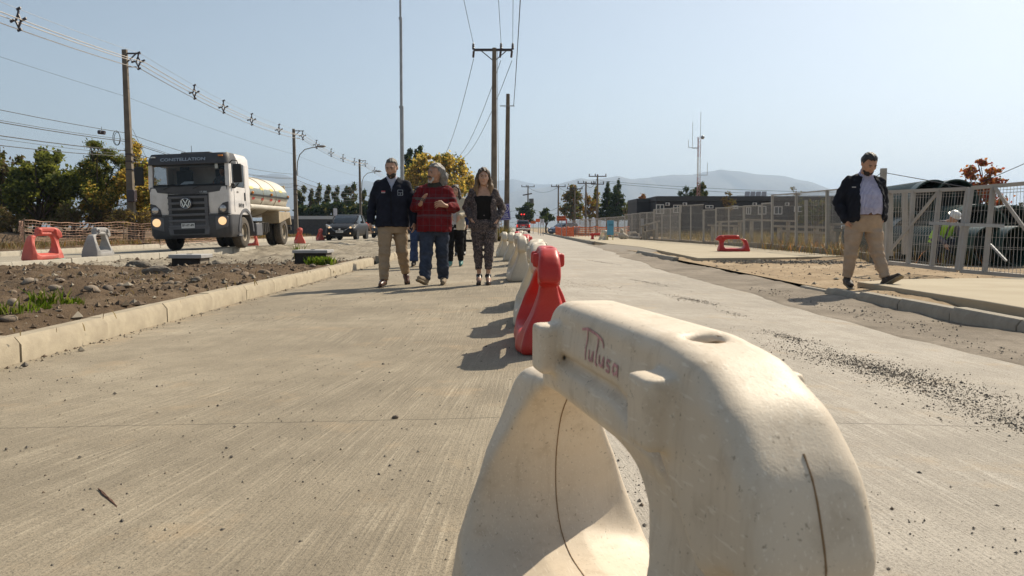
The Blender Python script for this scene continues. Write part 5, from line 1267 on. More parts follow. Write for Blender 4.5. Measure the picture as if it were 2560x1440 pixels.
# ---- the man with the open jacket on the right
J = dict(head=(-.005, -.115, 1.615), look=(.10, .58), neck=(0, .0, 1.485), sh_l=(-.212, .02, 1.385), sh_r=(.212, .02, 1.385), el_l=(-.315, .07, 1.14), el_r=(.305, .09, 1.14), wr_l=(-.265, -.04, .905), wr_r=(.245, -.02, .915),
         hip_l=(-.11, 0, .90), hip_r=(.11, 0, .90), kn_l=(-.155, .0, .47), kn_r=(.155, -.08, .48), an_l=(-.165, .07, .085), an_r=(.235, -.20, .095), to_l=(-.185, -.115, .045), to_r=(.325, -.32, .185), hand=[((.35, -.15, -.8), (.2, -1, -.2), (1, .2, 0), .4), ((-.35, -.15, -.8), (-.2, -1, -.2), (-1, .2, 0), .4)])
R0 = [(.80, .20, .155, 0, -.01), (.92, .222, .180, 0, -.02), (1.05, .225, .190, 0, -.025), (1.22, .228, .170, 0, -.01), (1.32, .205, .140, 0, .01), (1.39, .155, .11, 0, .01), (1.44, .10, .09, 0, .01), (1.49, .07, .07, 0, .0)]
sp = dict(torso=R0, waist=.97, neckw=1.1, head=1.08, wide=1.06, pelvis=[(.74, .18, .135, 0, 0), (.88, .218, .17, 0, -.01), (.985, .222, .18, 0, -.02)], legs=[.120, .106, .082, .072, .064], hem=.06, trouser=C_BEIGE, shoe=C_BOOT, sole=C_SOLE, boot=.10, skin=M_SKIN2,
          tops=[dict(name='shirt', mat=C_STRIPE, rows=[(.965, .216, .182, 0, -.025)] + [(z, rx + .004, ry + .006, cx, cy) for z, rx, ry, cx, cy in R0[2:]], sl=[.05] * 5, sleeves=False, collar=.035, wr=.003),
                dict(name='jacket', mat=C_NAVY2, rows=[(.865, .225, .185, 0, .02), (.93, .247, .222, 0, -.008), (1.05, .250, .232, 0, -.012), (1.22, .247, .206, 0, -.006), (1.32, .220, .160, 0, .01), (1.39, .180, .13, 0, .01), (1.45, .12, .10, 0, .0)], sl=[.070, .073, .068, .064, .058], collar=.03, cuff=.97, wr=.006,
                     cut=[(lambda X, Y, Z: np.maximum(np.abs(X - .012) - (.135 - np.clip((Z - 1.28) * .33, -.02, .09)), Y + .045), (-.2, -.5, .75), (.2, .0, 1.7), .012), (lambda X, Y, Z: np.maximum(np.abs(X) - .07, np.maximum(-(Z - 1.45), Y - .02)), (-.1, -.3, 1.44), (.1, .1, 1.7), .01)])])
p = gp(2163, 732, .0)
rgt, hd, R = person((4.62, 10.55, .015), .02, 'man in open navy jacket and striped shirt walking on the right', J, sp)
face_bits(rgt, hd, R, 1.08, H_DARK, wide=1.06); shell(rgt, 'hair', H_DARK, hd, R, 1.08, lambda g: short_hair(g, .102, .088, .112, .078), .007, .003); shell(rgt, 'beard', mat('beard_dark', (.022, .016, .013), .7, .3, 60), hd, R, 1.08, lambda g: beard_field(g, .008), .0065)
mb = MB()
n = 24; rr = [(.224 * math.cos(2 * PI * k / n), -.022 + .184 * math.sin(2 * PI * k / n)) for k in range(n)]
mb.rings([[(x * 1.012, y * 1.012, .955) for x, y in rr], [(x * 1.012, y * 1.012, .990) for x, y in rr]], False); mb.build('belt', C_BROWN, rgt)
mb = MB(); mb.box((-.215, -.165, 1.315), (.05, .008, .010)); mb.build('chest_badge', C_WHITE, rgt); mb = MB()
for k in range(5): mb.ball((.012, -.205 + .0 * k + (.012 if k == 0 else 0), 1.0 + .085 * k), .006, 6)
mb.build('shirt_button', C_WHITE, rgt)

# ---- the people following behind
def walker(S_, **kw):
    J = dict(head=(0, -.02, 1.60), look=(0, .05), neck=(0, .02, 1.46), sh_l=(-.175, .02, 1.39), sh_r=(.175, .02, 1.39), el_l=(-.24, .03, 1.12), el_r=(.24, .03, 1.12), wr_l=(-.22, -.12, .92), wr_r=(.22, -.12, .92), hip_l=(-.09, 0, .89), hip_r=(.09, 0, .89), kn_l=(-.095, -.10, .48), kn_r=(.095, -.02, .48),
             an_l=(-.10, -.13, .085), an_r=(.10, .15, .10), to_l=(-.115, -.30, .045), to_r=(.11, .0, .045), hand=[((.1, -.3, -1), (.3, -1, 0), (1, .2, 0), .4), ((-.1, -.3, -1), (-.3, -1, 0), (-1, .2, 0), .4)])
    J.update(kw); return J
RB = [(.78, .185, .13, 0, 0), (.90, .20, .14, 0, 0), (1.05, .175, .125, 0, 0), (1.22, .19, .13, 0, 0), (1.34, .18, .115, 0, .01), (1.41, .125, .09, 0, .02), (1.47, .065, .065, 0, .02)]
def follow(loc, rz, label, J, top, tm, trouser, shoe, legs, hairm, hair, skin=M_SKIN, cuts=(), inner=None, hem=.03):
    tops = ([inner] if inner else []) + [dict(name=top, mat=tm, rows=[(z, rx + .014, ry + .014, cx, cy) for z, rx, ry, cx, cy in RB], sl=[.070, .068, .060, .055, .048], cuff=.92, wr=.004, cut=list(cuts))]
    b, hd, R = person(loc, rz, label, J, dict(torso=RB, waist=.95, head=.98, pelvis=[(.72, .165, .12, 0, 0), (.86, .19, .135, 0, 0), (.97, .175, .125, 0, 0)], legs=legs, hem=hem, trouser=trouser, shoe=shoe, sole=C_SOLE, skin=skin, tops=tops), .012)
    face_bits(b, hd, R, .98, hairm); shell(b, 'hair', hairm, hd, R, .98, hair, .010, .003, (.17, .17, .3)); return b
woman2 = follow((-2.03, 17.45, -.04), .05, 'woman in dark jacket and flared jeans half hidden by the red jumper', walker(1, wr_r=(.20, -.20, 1.0)), 'jacket', C_NAVY, C_JEAN2, C_BOOT, [.105, .095, .078, .084, .098], H_DARK, lambda g: long_hair(g, -.3))
sc_ = MB(); sc_.rings([[(.20 + dx * w, -.20 + dy, z) for dx, dy in ((-.07, -.03), (.07, -.03), (.09, .03), (-.09, .03))] for z, w in ((1.02, .6), (.9, .9), (.7, 1.1), (.5, .8), (.36, .5))]); tag(sc_.build('woven_bag', C_SCARF), 'checkered fringed scarf hanging beside the flared jeans', 'scarf').location = (-2.03, 17.45, 0)
follow((-1.20, 17.0, -.024), -.03, 'woman in cream cardigan and black trousers with teal shoes', walker(1, el_l=(-.25, 0, 1.14), wr_l=(-.06, -.20, 1.10), wr_r=(.10, -.2, 1.08)), 'cardigan', C_CREAM, C_BLK, C_TEAL, [.105, .095, .074, .068, .062], H_BROWN, lambda g: long_hair(g, -.22),
       cuts=[(lambda X, Y, Z: np.maximum(np.abs(X + .02) - .05, Y + .03) + 0 * Z, (-.1, -.4, .7), (.1, 0, 1.5), .01)], inner=dict(name='white_top', mat=C_WHITE, rows=[(z, rx, ry, cx, cy) for z, rx, ry, cx, cy in RB], sl=[.04] * 5, sleeves=False))
follow((-1.52, 23.6, -.03), .0, 'man in blue jacket and dark trousers at the back of the group', walker(1), 'jacket', C_BLUEJ, C_BLK, C_BLKSH, [.105, .095, .074, .068, .062], H_DARK, lambda g: short_hair(g))
# ---- the worker bending down behind the gate
J = walker(1, head=(.05, -.40, 1.02), look=(.2, .7), neck=(.03, -.27, .93), sh_l=(-.16, -.22, .90), sh_r=(.20, -.24, .88), el_l=(-.24, -.26, .64), el_r=(.26, -.30, .62), wr_l=(-.12, -.40, .46), wr_r=(.20, -.44, .44), hip_l=(-.10, .06, .56), hip_r=(.10, .06, .56), kn_l=(-.16, -.26, .50), kn_r=(.16, -.26, .50),
           an_l=(-.13, -.02, .085), an_r=(.13, -.02, .085), to_l=(-.15, -.19, .045), to_r=(.15, -.19, .045))
RW = [(.48, .18, .15, 0, .04), (.60, .19, .15, .0, -.02), (.75, .19, .14, .01, -.12), (.86, .17, .13, .02, -.20), (.92, .10, .09, .03, -.25)]
b, hd, R = person((9.38, 17.6, .0), .1, 'worker in hi-vis vest and white helmet crouching behind the gate', J, dict(torso=RW, waist=.6, pelvis=[(.44, .17, .14, 0, .05), (.6, .18, .15, 0, 0)], legs=[.10, .09, .075, .07, .06], trouser=C_JEAN, shoe=C_BOOT,
    tops=[dict(name='work_shirt', mat=fabric('grey_shirt', (.16, .15, .17)), rows=[(z, rx + .006, ry + .006, cx, cy) for z, rx, ry, cx, cy in RW], sl=[.06, .06, .055, .05, .045]),
          dict(name='safety_vest', mat=mat('hi_vis', (.42, .78, .06), .7, .1, 8), rows=[(z, rx + .022, ry + .022, cx, cy) for z, rx, ry, cx, cy in RW[:-1]], sl=[.0] * 5, sleeves=False, cut=[(lambda X, Y, Z: np.maximum(np.abs(X - .02) - .03, Y + .1) + 0 * Z, (-.1, -.6, .4), (.1, 0, 1.), .01)])]), .012)
face_bits(b, hd, R, 1.0, H_DARK)
hm = MB(); Mh = Matrix.Translation(Vector(hd)) @ Matrix(R.tolist()).to_4x4()
hm.lathe([(.135, .045), (.115, .05), (.112, .09), (.09, .13), (.05, .15), (.001, .155)], 20, Mh @ Matrix.Translation((0, .01, 0)), False); hm.build('helmet', mat('helmet_white', (.72, .72, .70), .4, .05), b)

# ---- the driver in the cab
J = walker(1, head=(0, -.06, 1.19), look=(.1, .1), neck=(0, .0, 1.05), sh_l=(-.18, .02, .97), sh_r=(.18, .02, .97), el_l=(-.25, -.15, .74), el_r=(.24, -.15, .74), wr_l=(-.14, -.40, .80), wr_r=(.14, -.40, .80), hip_l=(-.10, .04, .48), hip_r=(.10, .04, .48), kn_l=(-.15, -.38, .52), kn_r=(.15, -.38, .52), an_l=(-.15, -.42, .10), an_r=(.15, -.42, .10), to_l=(-.15, -.57, .045), to_r=(.15, -.57, .045), hand=[((.1, -.8, .3), (.2, 0, 1), (.3, -.3, -1), .8), ((-.1, -.8, .3), (-.2, 0, 1), (-.3, -.3, -1), .8)])
RD = [(.42, .17, .13, 0, .04), (.6, .185, .14, 0, .02), (.8, .19, .135, 0, .01), (.92, .18, .115, 0, .01), (.99, .12, .09, 0, .01), (1.06, .065, .065, 0, .0)]
drv, hd, R = person((TRUCK.location.x + .60, TRUCK.location.y + 1.12, TRUCK.location.z + 1.26), 0, 'driver in a grey shirt behind the tanker windscreen', J, dict(torso=RD, waist=.55, pelvis=[(.40, .17, .14, 0, .04), (.56, .18, .15, 0, .02)], legs=[.10, .09, .075, .07, .06], trouser=C_JEAN, shoe=C_BOOT, tops=[dict(name='shirt', mat=fabric('driver_shirt', (.20, .21, .24)), rows=[(z, rx + .012, ry + .012, cx, cy) for z, rx, ry, cx, cy in RD[1:]], sl=[.06, .06, .055, .05, .045], cuff=.55)]), .013)
face_bits(drv, hd, R, 1.0, H_DARK); shell(drv, 'hair', H_DARK, hd, R, 1.0, lambda g: short_hair(g), .010)
# ================================================================ POLES, WIRES, SIGNS
M_POLE = mat('concrete_pole', (.20, .165, .125), .9, .22, 2.5, .25, 40, dirt=.3, dirtcol=(.11, .085, .065)); M_WOODP = mat('weathered_pole', (.17, .13, .09), .9, .28, 3, .4, 30, col2=(.10, .075, .05))
M_GALV = mat('galvanised', (.36, .37, .38), .45, .15, 3, metal=.5); M_WIRE = mat('cable_black', (.02, .02, .022), .6); M_WIREL = mat('cable_pale', (.55, .50, .45), .4, .1, 3); M_INSUL = mat('insulator', (.05, .035, .04), .4)
def pole(name, x, y, h, r0, r1, m, label, group=None, z=0., lean=(0, 0), sq=False):
    P = empty(name, (x, y, z), 0, label, 'pole', group)
    mb = MB()
    if sq:
        n = 4; mb.rings([[((r * sx) + lean[0] * t, (r * .8 * sy) + lean[1] * t, -.4 + (h + .4) * t) for sx, sy in ((-1, -1), (1, -1), (1, 1), (-1, 1))] for t, r in ((0, r0), (.5, (r0 + r1) / 2), (1, r1))])
    else: mb.tube([(lean[0] * t, lean[1] * t, -.4 + (h + .4) * t) for t in (0, .5, 1)], [r0, (r0 + r1) / 2, r1], 14)
    mb.build('shaft', m, P, .008 if sq else 0)
    return P
def part(P, name, m, fn, bevel=0):
    mb = MB(); fn(mb); return mb.build(name, m, P, bevel)
def catenary(a, b, sag, n=14):
    a = Vector(a); b = Vector(b); return [a.lerp(b, t) - Vector((0, 0, sag * 4 * t * (1 - t))) for t in [k / n for k in range(n + 1)]]
def wire(a, b, sag, r, label, group, m=M_WIRE, n=14):
    mb = MB(); mb.tube(catenary(a, b, sag, n), r, 5); return tag(mb.build('cable', m), label, 'cable', group)
# --- left line
LP = [(315, 124, 34.6), (736, 322, 63.0), (900, 398, 91.5), (990, 441, 120.0)]
lab = ['concrete power pole rising from the bushes left of the tanker', 'concrete pole with a street lamp behind the tanker', 'concrete pole with a street lamp left of the navy jacket', 'far concrete pole behind the walkers, last of the left line']
lpos = []
for (px, py, Y), lb in zip(LP, lab):
    t = at(px, py, Y); lpos.append(t); h = t.z
    P = pole('power_pole', t.x, Y, h, .155, .095, M_POLE, lb, 'left power line', 0, (-.06, 0), True)
    part(P, 'top_bracket', M_INSUL, lambda mb: (mb.bar((0, 0, h - .16), (.62, 0, h - .16), .06), mb.bar((.05, 0, h - .5), (.42, 0, h - .17), .045)))
    part(P, 'lower_bracket', M_INSUL, lambda mb: mb.bar((0, 0, h - .72), (.42, 0, h - .72), .035))
    for zz in (3.55, 3.9, 4.2): part(P, 'clamp_band', M_INSUL, lambda mb: mb.box((0, 0, h - (8.6 - zz)), (.30, .26, .05)))
for k in (1, 2):                                                  # street lamps
    t = lpos[k]; R_ = [(0, 0), (.06, .9), (.25, 1.45), (.65, 1.85), (1.25, 2.0), (1.75, 2.06)]; z0 = t.z - 3.45
    L_ = empty('street_lamp', (t.x + .16, t.y - .1, z0), 0, 'curved street lamp arm on the pole %s' % ('behind the tanker' if k == 1 else 'left of the navy jacket'), 'street lamp', 'street lamps')
    part(L_, 'arm', M_POLE, lambda mb: mb.tube([(x, 0, z) for x, z in R_], .035, 7)); part(L_, 'lamp_head', mat('lamp_head', (.22, .21, .2), .5), lambda mb: mb.ball((1.95, 0, 2.09), .22, 12, (1.6, .7, .45)))
    part(L_, 'bracket', M_GALV, lambda mb: mb.box((0, 0, .0), (.12, .2, .3)))
top = [Vector((p.x + .62, p.y, p.z - .55)) for p in lpos]; prev = Vector((top[0].x - .0, 6.2, top[0].z - .05)); nodes = [prev] + top
offs = [(.0, .38, .004), (.19, .0, .017), (-.19, 0.03, .017), (.0, -.27, .017)]
def rail(i, t, o, sag=.45):
    a, b = nodes[i], nodes[i + 1]; p = a.lerp(b, t) - Vector((0, 0, sag * 4 * t * (1 - t))); return p + Vector((o[0], 0, o[1]))
for i in range(4):
    for j, o in enumerate(offs):
        mb = MB(); mb.tube([rail(i, k / 16, o) for k in range(17)], o[2] if o[2] > .01 else .007, 5)
        tag(mb.build('cable', M_WIREL if j else M_GALV), '%s of the left power line, span %s' % (('thin top wire', 'right pale strand', 'left pale strand', 'lowest pale strand')[j], ('leaving the photo at upper left', 'from the first pole to the second', 'from the second pole to the third', 'beyond the third pole')[i]), 'cable', 'left power cables')
def spacer_mesh():
    mb = MB()
    for a, b in [((0, .22), (-.09, .0)), ((-.09, 0), (0, -.2)), ((0, -.2), (.09, 0)), ((.09, 0), (0, .22)), ((0, .2), (.02, .33)), ((-.09, 0), (-.2, .02)), ((.09, 0), (.2, .02)), ((0, -.2), (.03, -.3))]: mb.bar((a[0], 0, a[1]), (b[0], 0, b[1]), .05, .045, (0, 1, 0))
    for x, z in ((.03, .37), (-.21, .0), (.21, .04), (.03, -.29)): mb.bar((x - .07, 0, z - .02), (x + .07, 0, z + .04), .07, .05, (0, 1, 0))
    return mb.mesh('cable_spacer', M_INSUL)
SPM = spacer_mesh()
spl = []
SPN = ['nearest and largest, at the upper left edge', 'at the top of the leftmost pole', 'first past the leftmost pole', 'second past the leftmost pole', 'third past the leftmost pole', 'fourth past the leftmost pole', 'at the top of the second pole', 'first past the second pole', 'second past the second pole', 'third past the second pole', 'fourth past the second pole', 'at the top of the third pole', 'last and smallest, past the third pole']
for ks, px in enumerate((41, 345, 483, 557, 630, 698, 757, 791, 827, 858, 886, 913, 936)):
    best = None
    for i in range(4):
        for k in range(0, 101):
            p = rail(i, k / 100, (0, 0)); d = p.y; x = 1280 + FPX * p.x / (p.y * _cp - (p.z - CAM_H) * _sp)
            if best is None or abs(x - px) < best[0]: best = (abs(x - px), p, i)
    o = link(bpy.data.objects.new('cable_spacer', SPM)); o.location = best[1] + Vector((0, .02, 0)); o.rotation_euler = (0, 0, random.uniform(-.2, .2)); tag(o, 'black star-shaped cable spacer ' + SPN[ks], 'spacer', 'cable spacers')
# telephone cables
for i in range(3):
    a0 = lpos[i - 1] if i else Vector((lpos[0].x - .4, 6, lpos[0].z)); b0 = lpos[i]
    for kd, (dz, sag, r) in enumerate(((1.95, .15, .006), (3.5, .35, .012), (3.78, .42, .009), (3.86, .40, .016), (4.25, .45, .017), (4.4, .40, .008), (4.48, .55, .014))):
        if i == 2 and dz in (3.78, 4.4): continue
        wire(Vector((a0.x - .1, a0.y, a0.z - dz + (.25 if i == 0 else 0))), Vector((b0.x - .1, b0.y, b0.z - dz)), sag, r, '%s low dark cable from the top, %s' % (('highest', 'second', 'third', 'fourth', 'fifth', 'sixth', 'lowest')[kd], ('left of the leftmost pole', 'between the first and second left poles', 'between the second and third left poles')[i]), 'low telephone cables')
a0, b0 = lpos[2], lpos[3]
for kd, dz in enumerate((3.6, 4.3)): wire(a0 - Vector((.1, 0, dz)), b0 - Vector((.1, 0, dz)), .5, .012, '%s dark cable beyond the third left pole' % ('upper', 'lower')[kd], 'low telephone cables')
wire(Vector((lpos[0].x + .15, lpos[0].y, 5.0)), Vector((lpos[0].x + 1.9, lpos[0].y + 1.2, 0)), 0, .008, 'steel stay running down from the leftmost pole', 'stays')
p = at(254, 330, 30.0); bx = empty('splice_box', p, 0, 'small black splice box hanging on the cables by the leftmost pole', 'splice box'); part(bx, 'case', M_INSUL, lambda mb: mb.cyl((-.12, 0, 0), (.12, 0, -.03), .075, 14)); part(bx, 'band', M_GALV, lambda mb: mb.cyl((-.015, 0, 0), (.015, 0, 0), .08, 14)); part(bx, 'hanger', M_WIRE, lambda mb: mb.tube([(0, 0, .05), (0, 0, .2)], .008, 5))
mb = MB(); c = at(291, 345, 34.2); mb.tube([c + Vector((.15 * math.cos(a), 0, .30 * math.sin(a))) for a in [k * 2 * PI / 20 for k in range(21)]], .014, 5); mb.tube([c + Vector((.02 + .13 * math.cos(a), .03, -.03 + .27 * math.sin(a))) for a in [k * 2 * PI / 20 for k in range(21)]], .012, 5); tag(mb.build('cable_coil', M_WIRE), 'coil of spare black cable hung on the leftmost pole', 'cable coil')
p = at(330, 490, 34.3); mb = MB(); mb.box(p, (.32, .3, .52)); tag(mb.build('meter_box', M_INSUL, bevel=.03), 'dark box mounted low on the leftmost pole', 'box')
# --- centre poles
t = at(1234, 120, 43.5); P = pole('power_pole', t.x, 43.5, t.z, .20, .115, M_POLE, 'tall concrete pole with cross-arm behind the woman', None, .0, (.04, 0)); h = t.z
part(P, 'cross_arm', M_INSUL, lambda mb: mb.bar((-1.06, 0, h - .10), (1.0, 0, h - .10), .12, .12)); part(P, 'brace', M_INSUL, lambda mb: mb.bar((-.66, 0, h - .15), (-.02, 0, h - .66), .045)); part(P, 'brace', M_INSUL, lambda mb: mb.bar((.68, 0, h - .15), (.08, 0, h - .66), .045))
for x in (-1.08, .40, 1.02): part(P, 'insulator', M_INSUL, lambda mb: mb.lathe([(.05, -.1), (.075, 0), (.05, .04), (.08, .09), (.05, .14), (.06, .2), (.02, .26)], 10, Matrix.Translation((x, -.05, h))))
for x in (-1.06, .38, .98): part(P, 'insulator', M_INSUL, lambda mb: mb.cyl((x, .05, h - .15), (x - .04, .3, h - .42), .06, 8))
for kd, (x, sx, ex) in enumerate(((-1.08, -2.2, 0), (.40, -1.35, 0), (1.02, -.9, 0))):
    wire((t.x + x, 43.4, h + .25), (t.x + x * 1.0 + (x - .1) * .05, -2, h + 2.2 + .4), .75, .012, '%s thin conductor rising overhead from the tall centre pole' % ('left', 'middle', 'right')[kd], 'centre conductors')
far1 = at(1108, 388, 113.0)
for kd, (x, zz) in enumerate(((-1.08, -.5), (.38, -.6), (.98, -.6))): wire((t.x + x, 43.8, h + zz), (far1.x + x * 1.1, 113, far1.z + .05), 2.4, .016, '%s sagging conductor behind the tall centre pole' % ('left', 'middle', 'right')[kd], 'centre conductors')
mb = MB(); mb.tube([(t.x + .2, 43.3, h - .2), (t.x + .22, 43.3, h - 4), (t.x + .3, 43.28, .3)], .014, 5); tag(mb.build('cable', M_GALV), 'earth cable running down beside the tall centre pole', 'cable')
t2 = at(1270, 235, 47.5); P = pole('power_pole', t2.x - .12, 47.5, t2.z, .165, .11, M_WOODP, 'shorter weathered pole carrying the blue sign', None, 0, (.12, 0), False)
part(P, 'step_bracket', M_GALV, lambda mb: mb.bar((-.35, -.08, t2.z - .7), (.5, -.08, t2.z - .7), .05)); part(P, 'cable_riser', M_GALV, lambda mb: mb.tube([(.19, -.05, .2), (.20, -.05, 5), (.22, -.03, t2.z - .7)], .02, 5))
wire((t2.x + .33, 47.4, t2.z - .7), (t2.x + .75, -2, t2.z + 2.2), .9, .017, 'thick dark cable running overhead above the shorter weathered pole', 'centre conductors')
# mast
t = at(1005, 430, 44); M_ = empty('mast', (t.x, 44, 0), 0, 'tall stepped grey steel mast above the navy jacket', 'mast')
for z0, z1, r in ((-.3, 7.3, .105), (7.28, 12.0, .078), (11.98, 18.0, .058)): part(M_, 'mast_section', M_GALV, lambda mb: mb.cyl((0, 0, z0), (.02, 0, z1), r, 14))
for z in (7.3, 12.0): part(M_, 'collar', M_GALV, lambda mb: mb.cyl((0, 0, z - .06), (0, 0, z + .05), .125 if z < 10 else .095, 14))
# --- far poles
def far_pole(px, py, Y, label, arms=1, box=False, m=M_POLE):
    t = at(px, py, Y); P = pole('power_pole', t.x, Y, t.z, .17, .10, m, label, 'far power poles', -.1); h = t.z + .1
    for a in range(arms):
        w = 1.15 - .3 * a; part(P, 'cross_arm', M_INSUL, lambda mb: mb.bar((-w, 0, h - .35 - 1.0 * a), (w, 0, h - .35 - 1.0 * a), .12))
        for x in (-w + .08, -.3, w - .08): part(P, 'insulator', M_INSUL, lambda mb: mb.cyl((x, 0, h - .3 - 1.0 * a), (x, 0, h - .02 - 1.0 * a), .07, 6))
    if box: part(P, 'transformer', mat('transformer', (.10, .10, .10), .6), lambda mb: mb.cyl((.6, -.1, h - 3.6), (.6, -.1, h - 2.4), .42, 12)); part(P, 'fuse_rack', M_INSUL, lambda mb: mb.bar((-.9, 0, h - 1.8), (.7, 0, h - 1.5), .2))
    return t
F = []
F.append(far_pole(1108, 388, 113, 'far pole with cross-arm in front of the yellow tree'))
F.append(far_pole(1162, 452, 175, 'distant pole right of the yellow tree'))
F.append(far_pole(1320, 462, 140, 'far pole with transformer beside the traffic lights', 1, True))
F.append(far_pole(1396, 461, 128, 'far pole with cable coils right of the small dark tree', 1, False))
F.append(far_pole(1437, 466, 118, 'far pole in front of the autumn bush, left of the conifers'))
F.append(far_pole(1465, 452, 110, 'far pole with small box between autumn bush and conifers', 1, False))
F.append(far_pole(1494, 434, 104, 'tallest far pole with double cross-arm before the conifers', 2))
for a, b in ((2, 3), (3, 5), (5, 6)):
    for kd, dz in enumerate((.4, 3.6, 4.4)): wire(F[a] - Vector((0, 0, dz)), F[b] - Vector((0, 0, dz)), .9, .022, '%s distant cable between far poles, %s' % (('top', 'middle', 'bottom')[kd], {2: 'right of the traffic lights', 3: 'above the autumn bush', 5: 'left of the conifers'}[a]), 'far cables')
for kd, dz in enumerate((4.0, 5.2, 6.0)): wire(F[2] - Vector((0, 0, dz)), Vector((-12, 150, F[2].z - dz - .2)), .8, .02, '%s distant cable left of the traffic lights' % ('top', 'middle', 'bottom')[kd], 'far cables')
wire(at(1500, 452, 160), at(2600, 470, 160), 1.5, .03, 'very thin long cable in front of the mountains, upper', 'mountain cables'); wire(at(1500, 456, 160), at(2600, 476, 160), 1.8, .03, 'very thin long cable in front of the mountains, lower', 'mountain cables')
# --- lattice tower
t = at(1748, 338, 92); T_ = empty('radio_tower', (t.x, 92, -.2), 0, 'red and white lattice radio tower behind the dark building', 'radio tower')
M_TR = mat('tower_red', (.36, .16, .15), .6); M_TW = mat('tower_white', (.62, .60, .58), .6); tri = [(.2 * math.cos(a), .2 * math.sin(a)) for a in (PI / 2, PI / 2 + 2.094, PI / 2 + 4.189)]; nb = 26; dz = (t.z + .2) / nb
for sct in range(5):
    mb = MB(); z0 = t.z / 5 * sct; z1 = t.z / 5 * (sct + 1)
    for x, y in tri: mb.tube([(x, y, z0), (x, y, z1)], .03, 5)
    k = 0; z = z0
    while z < z1 - .05:
        for i in range(3):
            a, b = tri[i], tri[(i + 1) % 3]; mb.bar((a[0], a[1], z), (b[0], b[1], min(z1, z + dz)), .02); mb.bar((a[0], a[1], z), (b[0], b[1], z), .02)
        z += dz
    mb.build('lattice_section', M_TR if sct % 2 == 0 else M_TW, T_)
for x, zz, L_ in ((.15, t.z, 2.8), (-.75, t.z - 1.3, 3.0), (-1.2, t.z - 1.2, .9), (1.0, t.z - 4.3, 1.4)):
    part(T_, 'whip_antenna', M_GALV, lambda mb: (mb.tube([(x, 0, zz), (x, 0, zz + L_)], .025, 5), mb.bar((0, 0, zz), (x, 0, zz), .05)))
part(T_, 'dish', M_GALV, lambda mb: mb.ball((.38, -.1, t.z - .05), .22, 10))
# --- traffic lights
tl = at(1307, 539, 112); TL = empty('traffic_light', (tl.x, 112, -.1), 0, 'pair of traffic lights showing red above the pickup', 'traffic light')
for s in (-1, 1):
    hd_ = bpy.data.objects.new('signal_head', None); link(hd_, TL); hd_.location = (s * .19, 0, tl.z + .1)
    part(hd_, 'housing', M_BLACK, lambda mb: mb.box((0, 0, 0), (.27, .25, .56))); part(hd_, 'red_lens', mat_emit('signal_red', (1, .04, .03), 1.2, (.5, .02, .02)), lambda mb: mb.ball((0, -.13, .17), .10, 10)); part(hd_, 'dark_lens', M_BLACK, lambda mb: mb.ball((0, -.12, -.02), .09, 8)); part(hd_, 'dark_lens', M_BLACK, lambda mb: mb.ball((0, -.12, -.19), .09, 8))
part(TL, 'post', M_POLE, lambda mb: mb.cyl((0, .2, 0), (0, .2, tl.z + .4), .06, 8)); part(TL, 'hanger', M_INSUL, lambda mb: mb.bar((-.3, .1, tl.z + .4), (.3, .1, tl.z + .4), .05))
# --- signs
def board(name, c, w, h, m, border, label, posts, cat='sign', th=.03):
    B = empty(name, (c.x, c.y, 0), 0, label, cat); z = c.z
    mb = MB(); mb.box((0, 0, z), (w, th, h)); mb.build('panel', m, B, .004)
    if border:
        for a, b in (((-w / 2 + .03, z - h / 2 + .03), (w / 2 - .03, z - h / 2 + .03)), ((w / 2 - .03, z - h / 2 + .03), (w / 2 - .03, z + h / 2 - .03)), ((w / 2 - .03, z + h / 2 - .03), (-w / 2 + .03, z + h / 2 - .03)), ((-w / 2 + .03, z + h / 2 - .03), (-w / 2 + .03, z - h / 2 + .03))):
            part(B, 'border', border, lambda mb: mb.bar((a[0], -th / 2 - .004, a[1]), (b[0], -th / 2 - .004, b[1]), .018, .006, (0, 1, 0)))
    for x, z1 in posts: part(B, 'post', M_GALV, lambda mb: mb.box((x, .04, z1 / 2 - .05), (.06, .05, z1 + .1)))
    return B, z
M_BLUE = mat('sign_blue', (.045, .035, .26), .5, .08); M_ORA = mat('sign_orange', (.72, .12, .02), .6, .1); M_WH = mat('sign_white', (.66, .65, .70), .6, .05)
c = at(1262, 530, 46.9); B, z = board('pedestrian_sign', c, .62, .94, M_BLUE, M_WH, 'blue sign with white ring of walkers on the weathered pole', [])
for ch in B.children: ch.rotation_euler = (0, 0, 0)
part(B, 'ring', M_WH, lambda mb: mb.tube([(.02 + .2 * math.cos(a), -.022, z + .19 + .2 * math.sin(a)) for a in [k * 2 * PI / 28 for k in range(29)]], .016, 5))
for x, s in ((-.09, .75), (.02, 1.1), (.11, .8)):
    part(B, 'walker_figure', M_WH, lambda mb: (mb.ball((x, -.02, z + .19 + .07 * s), .018 * s, 8, (1, .4, 1)), mb.bar((x, -.02, z + .19 + .05 * s), (x, -.02, z + .19 - .02 * s), .026 * s, .006, (0, 1, 0)), mb.bar((x, -.02, z + .19 - .02 * s), (x - .03 * s, -.02, z + .19 - .1 * s), .016 * s, .006, (0, 1, 0)), mb.bar((x, -.02, z + .19 - .02 * s), (x + .03 * s, -.02, z + .19 - .1 * s), .016 * s, .006, (0, 1, 0))))
for k, w in enumerate(('TRANSITO', 'PEATONAL', 'Y CICLOVIA')): text_mesh(w, .095, M_WH, B, 'lettering', Matrix.Translation((0, -.02, z - .13 - .10 * k)) @ Matrix.Rotation(PI / 2, 4, 'X'), .003, .002, .85)
B.rotation_euler = (0, -.09, 0)
B.location.x += .09 * z
c = at(1403, 546, 66); B, z = board('roadworks_sign', c, .76, .39, M_ORA, M_INK, 'orange roadworks sign on a post above the blue hatchback', [(.05, c.z)])
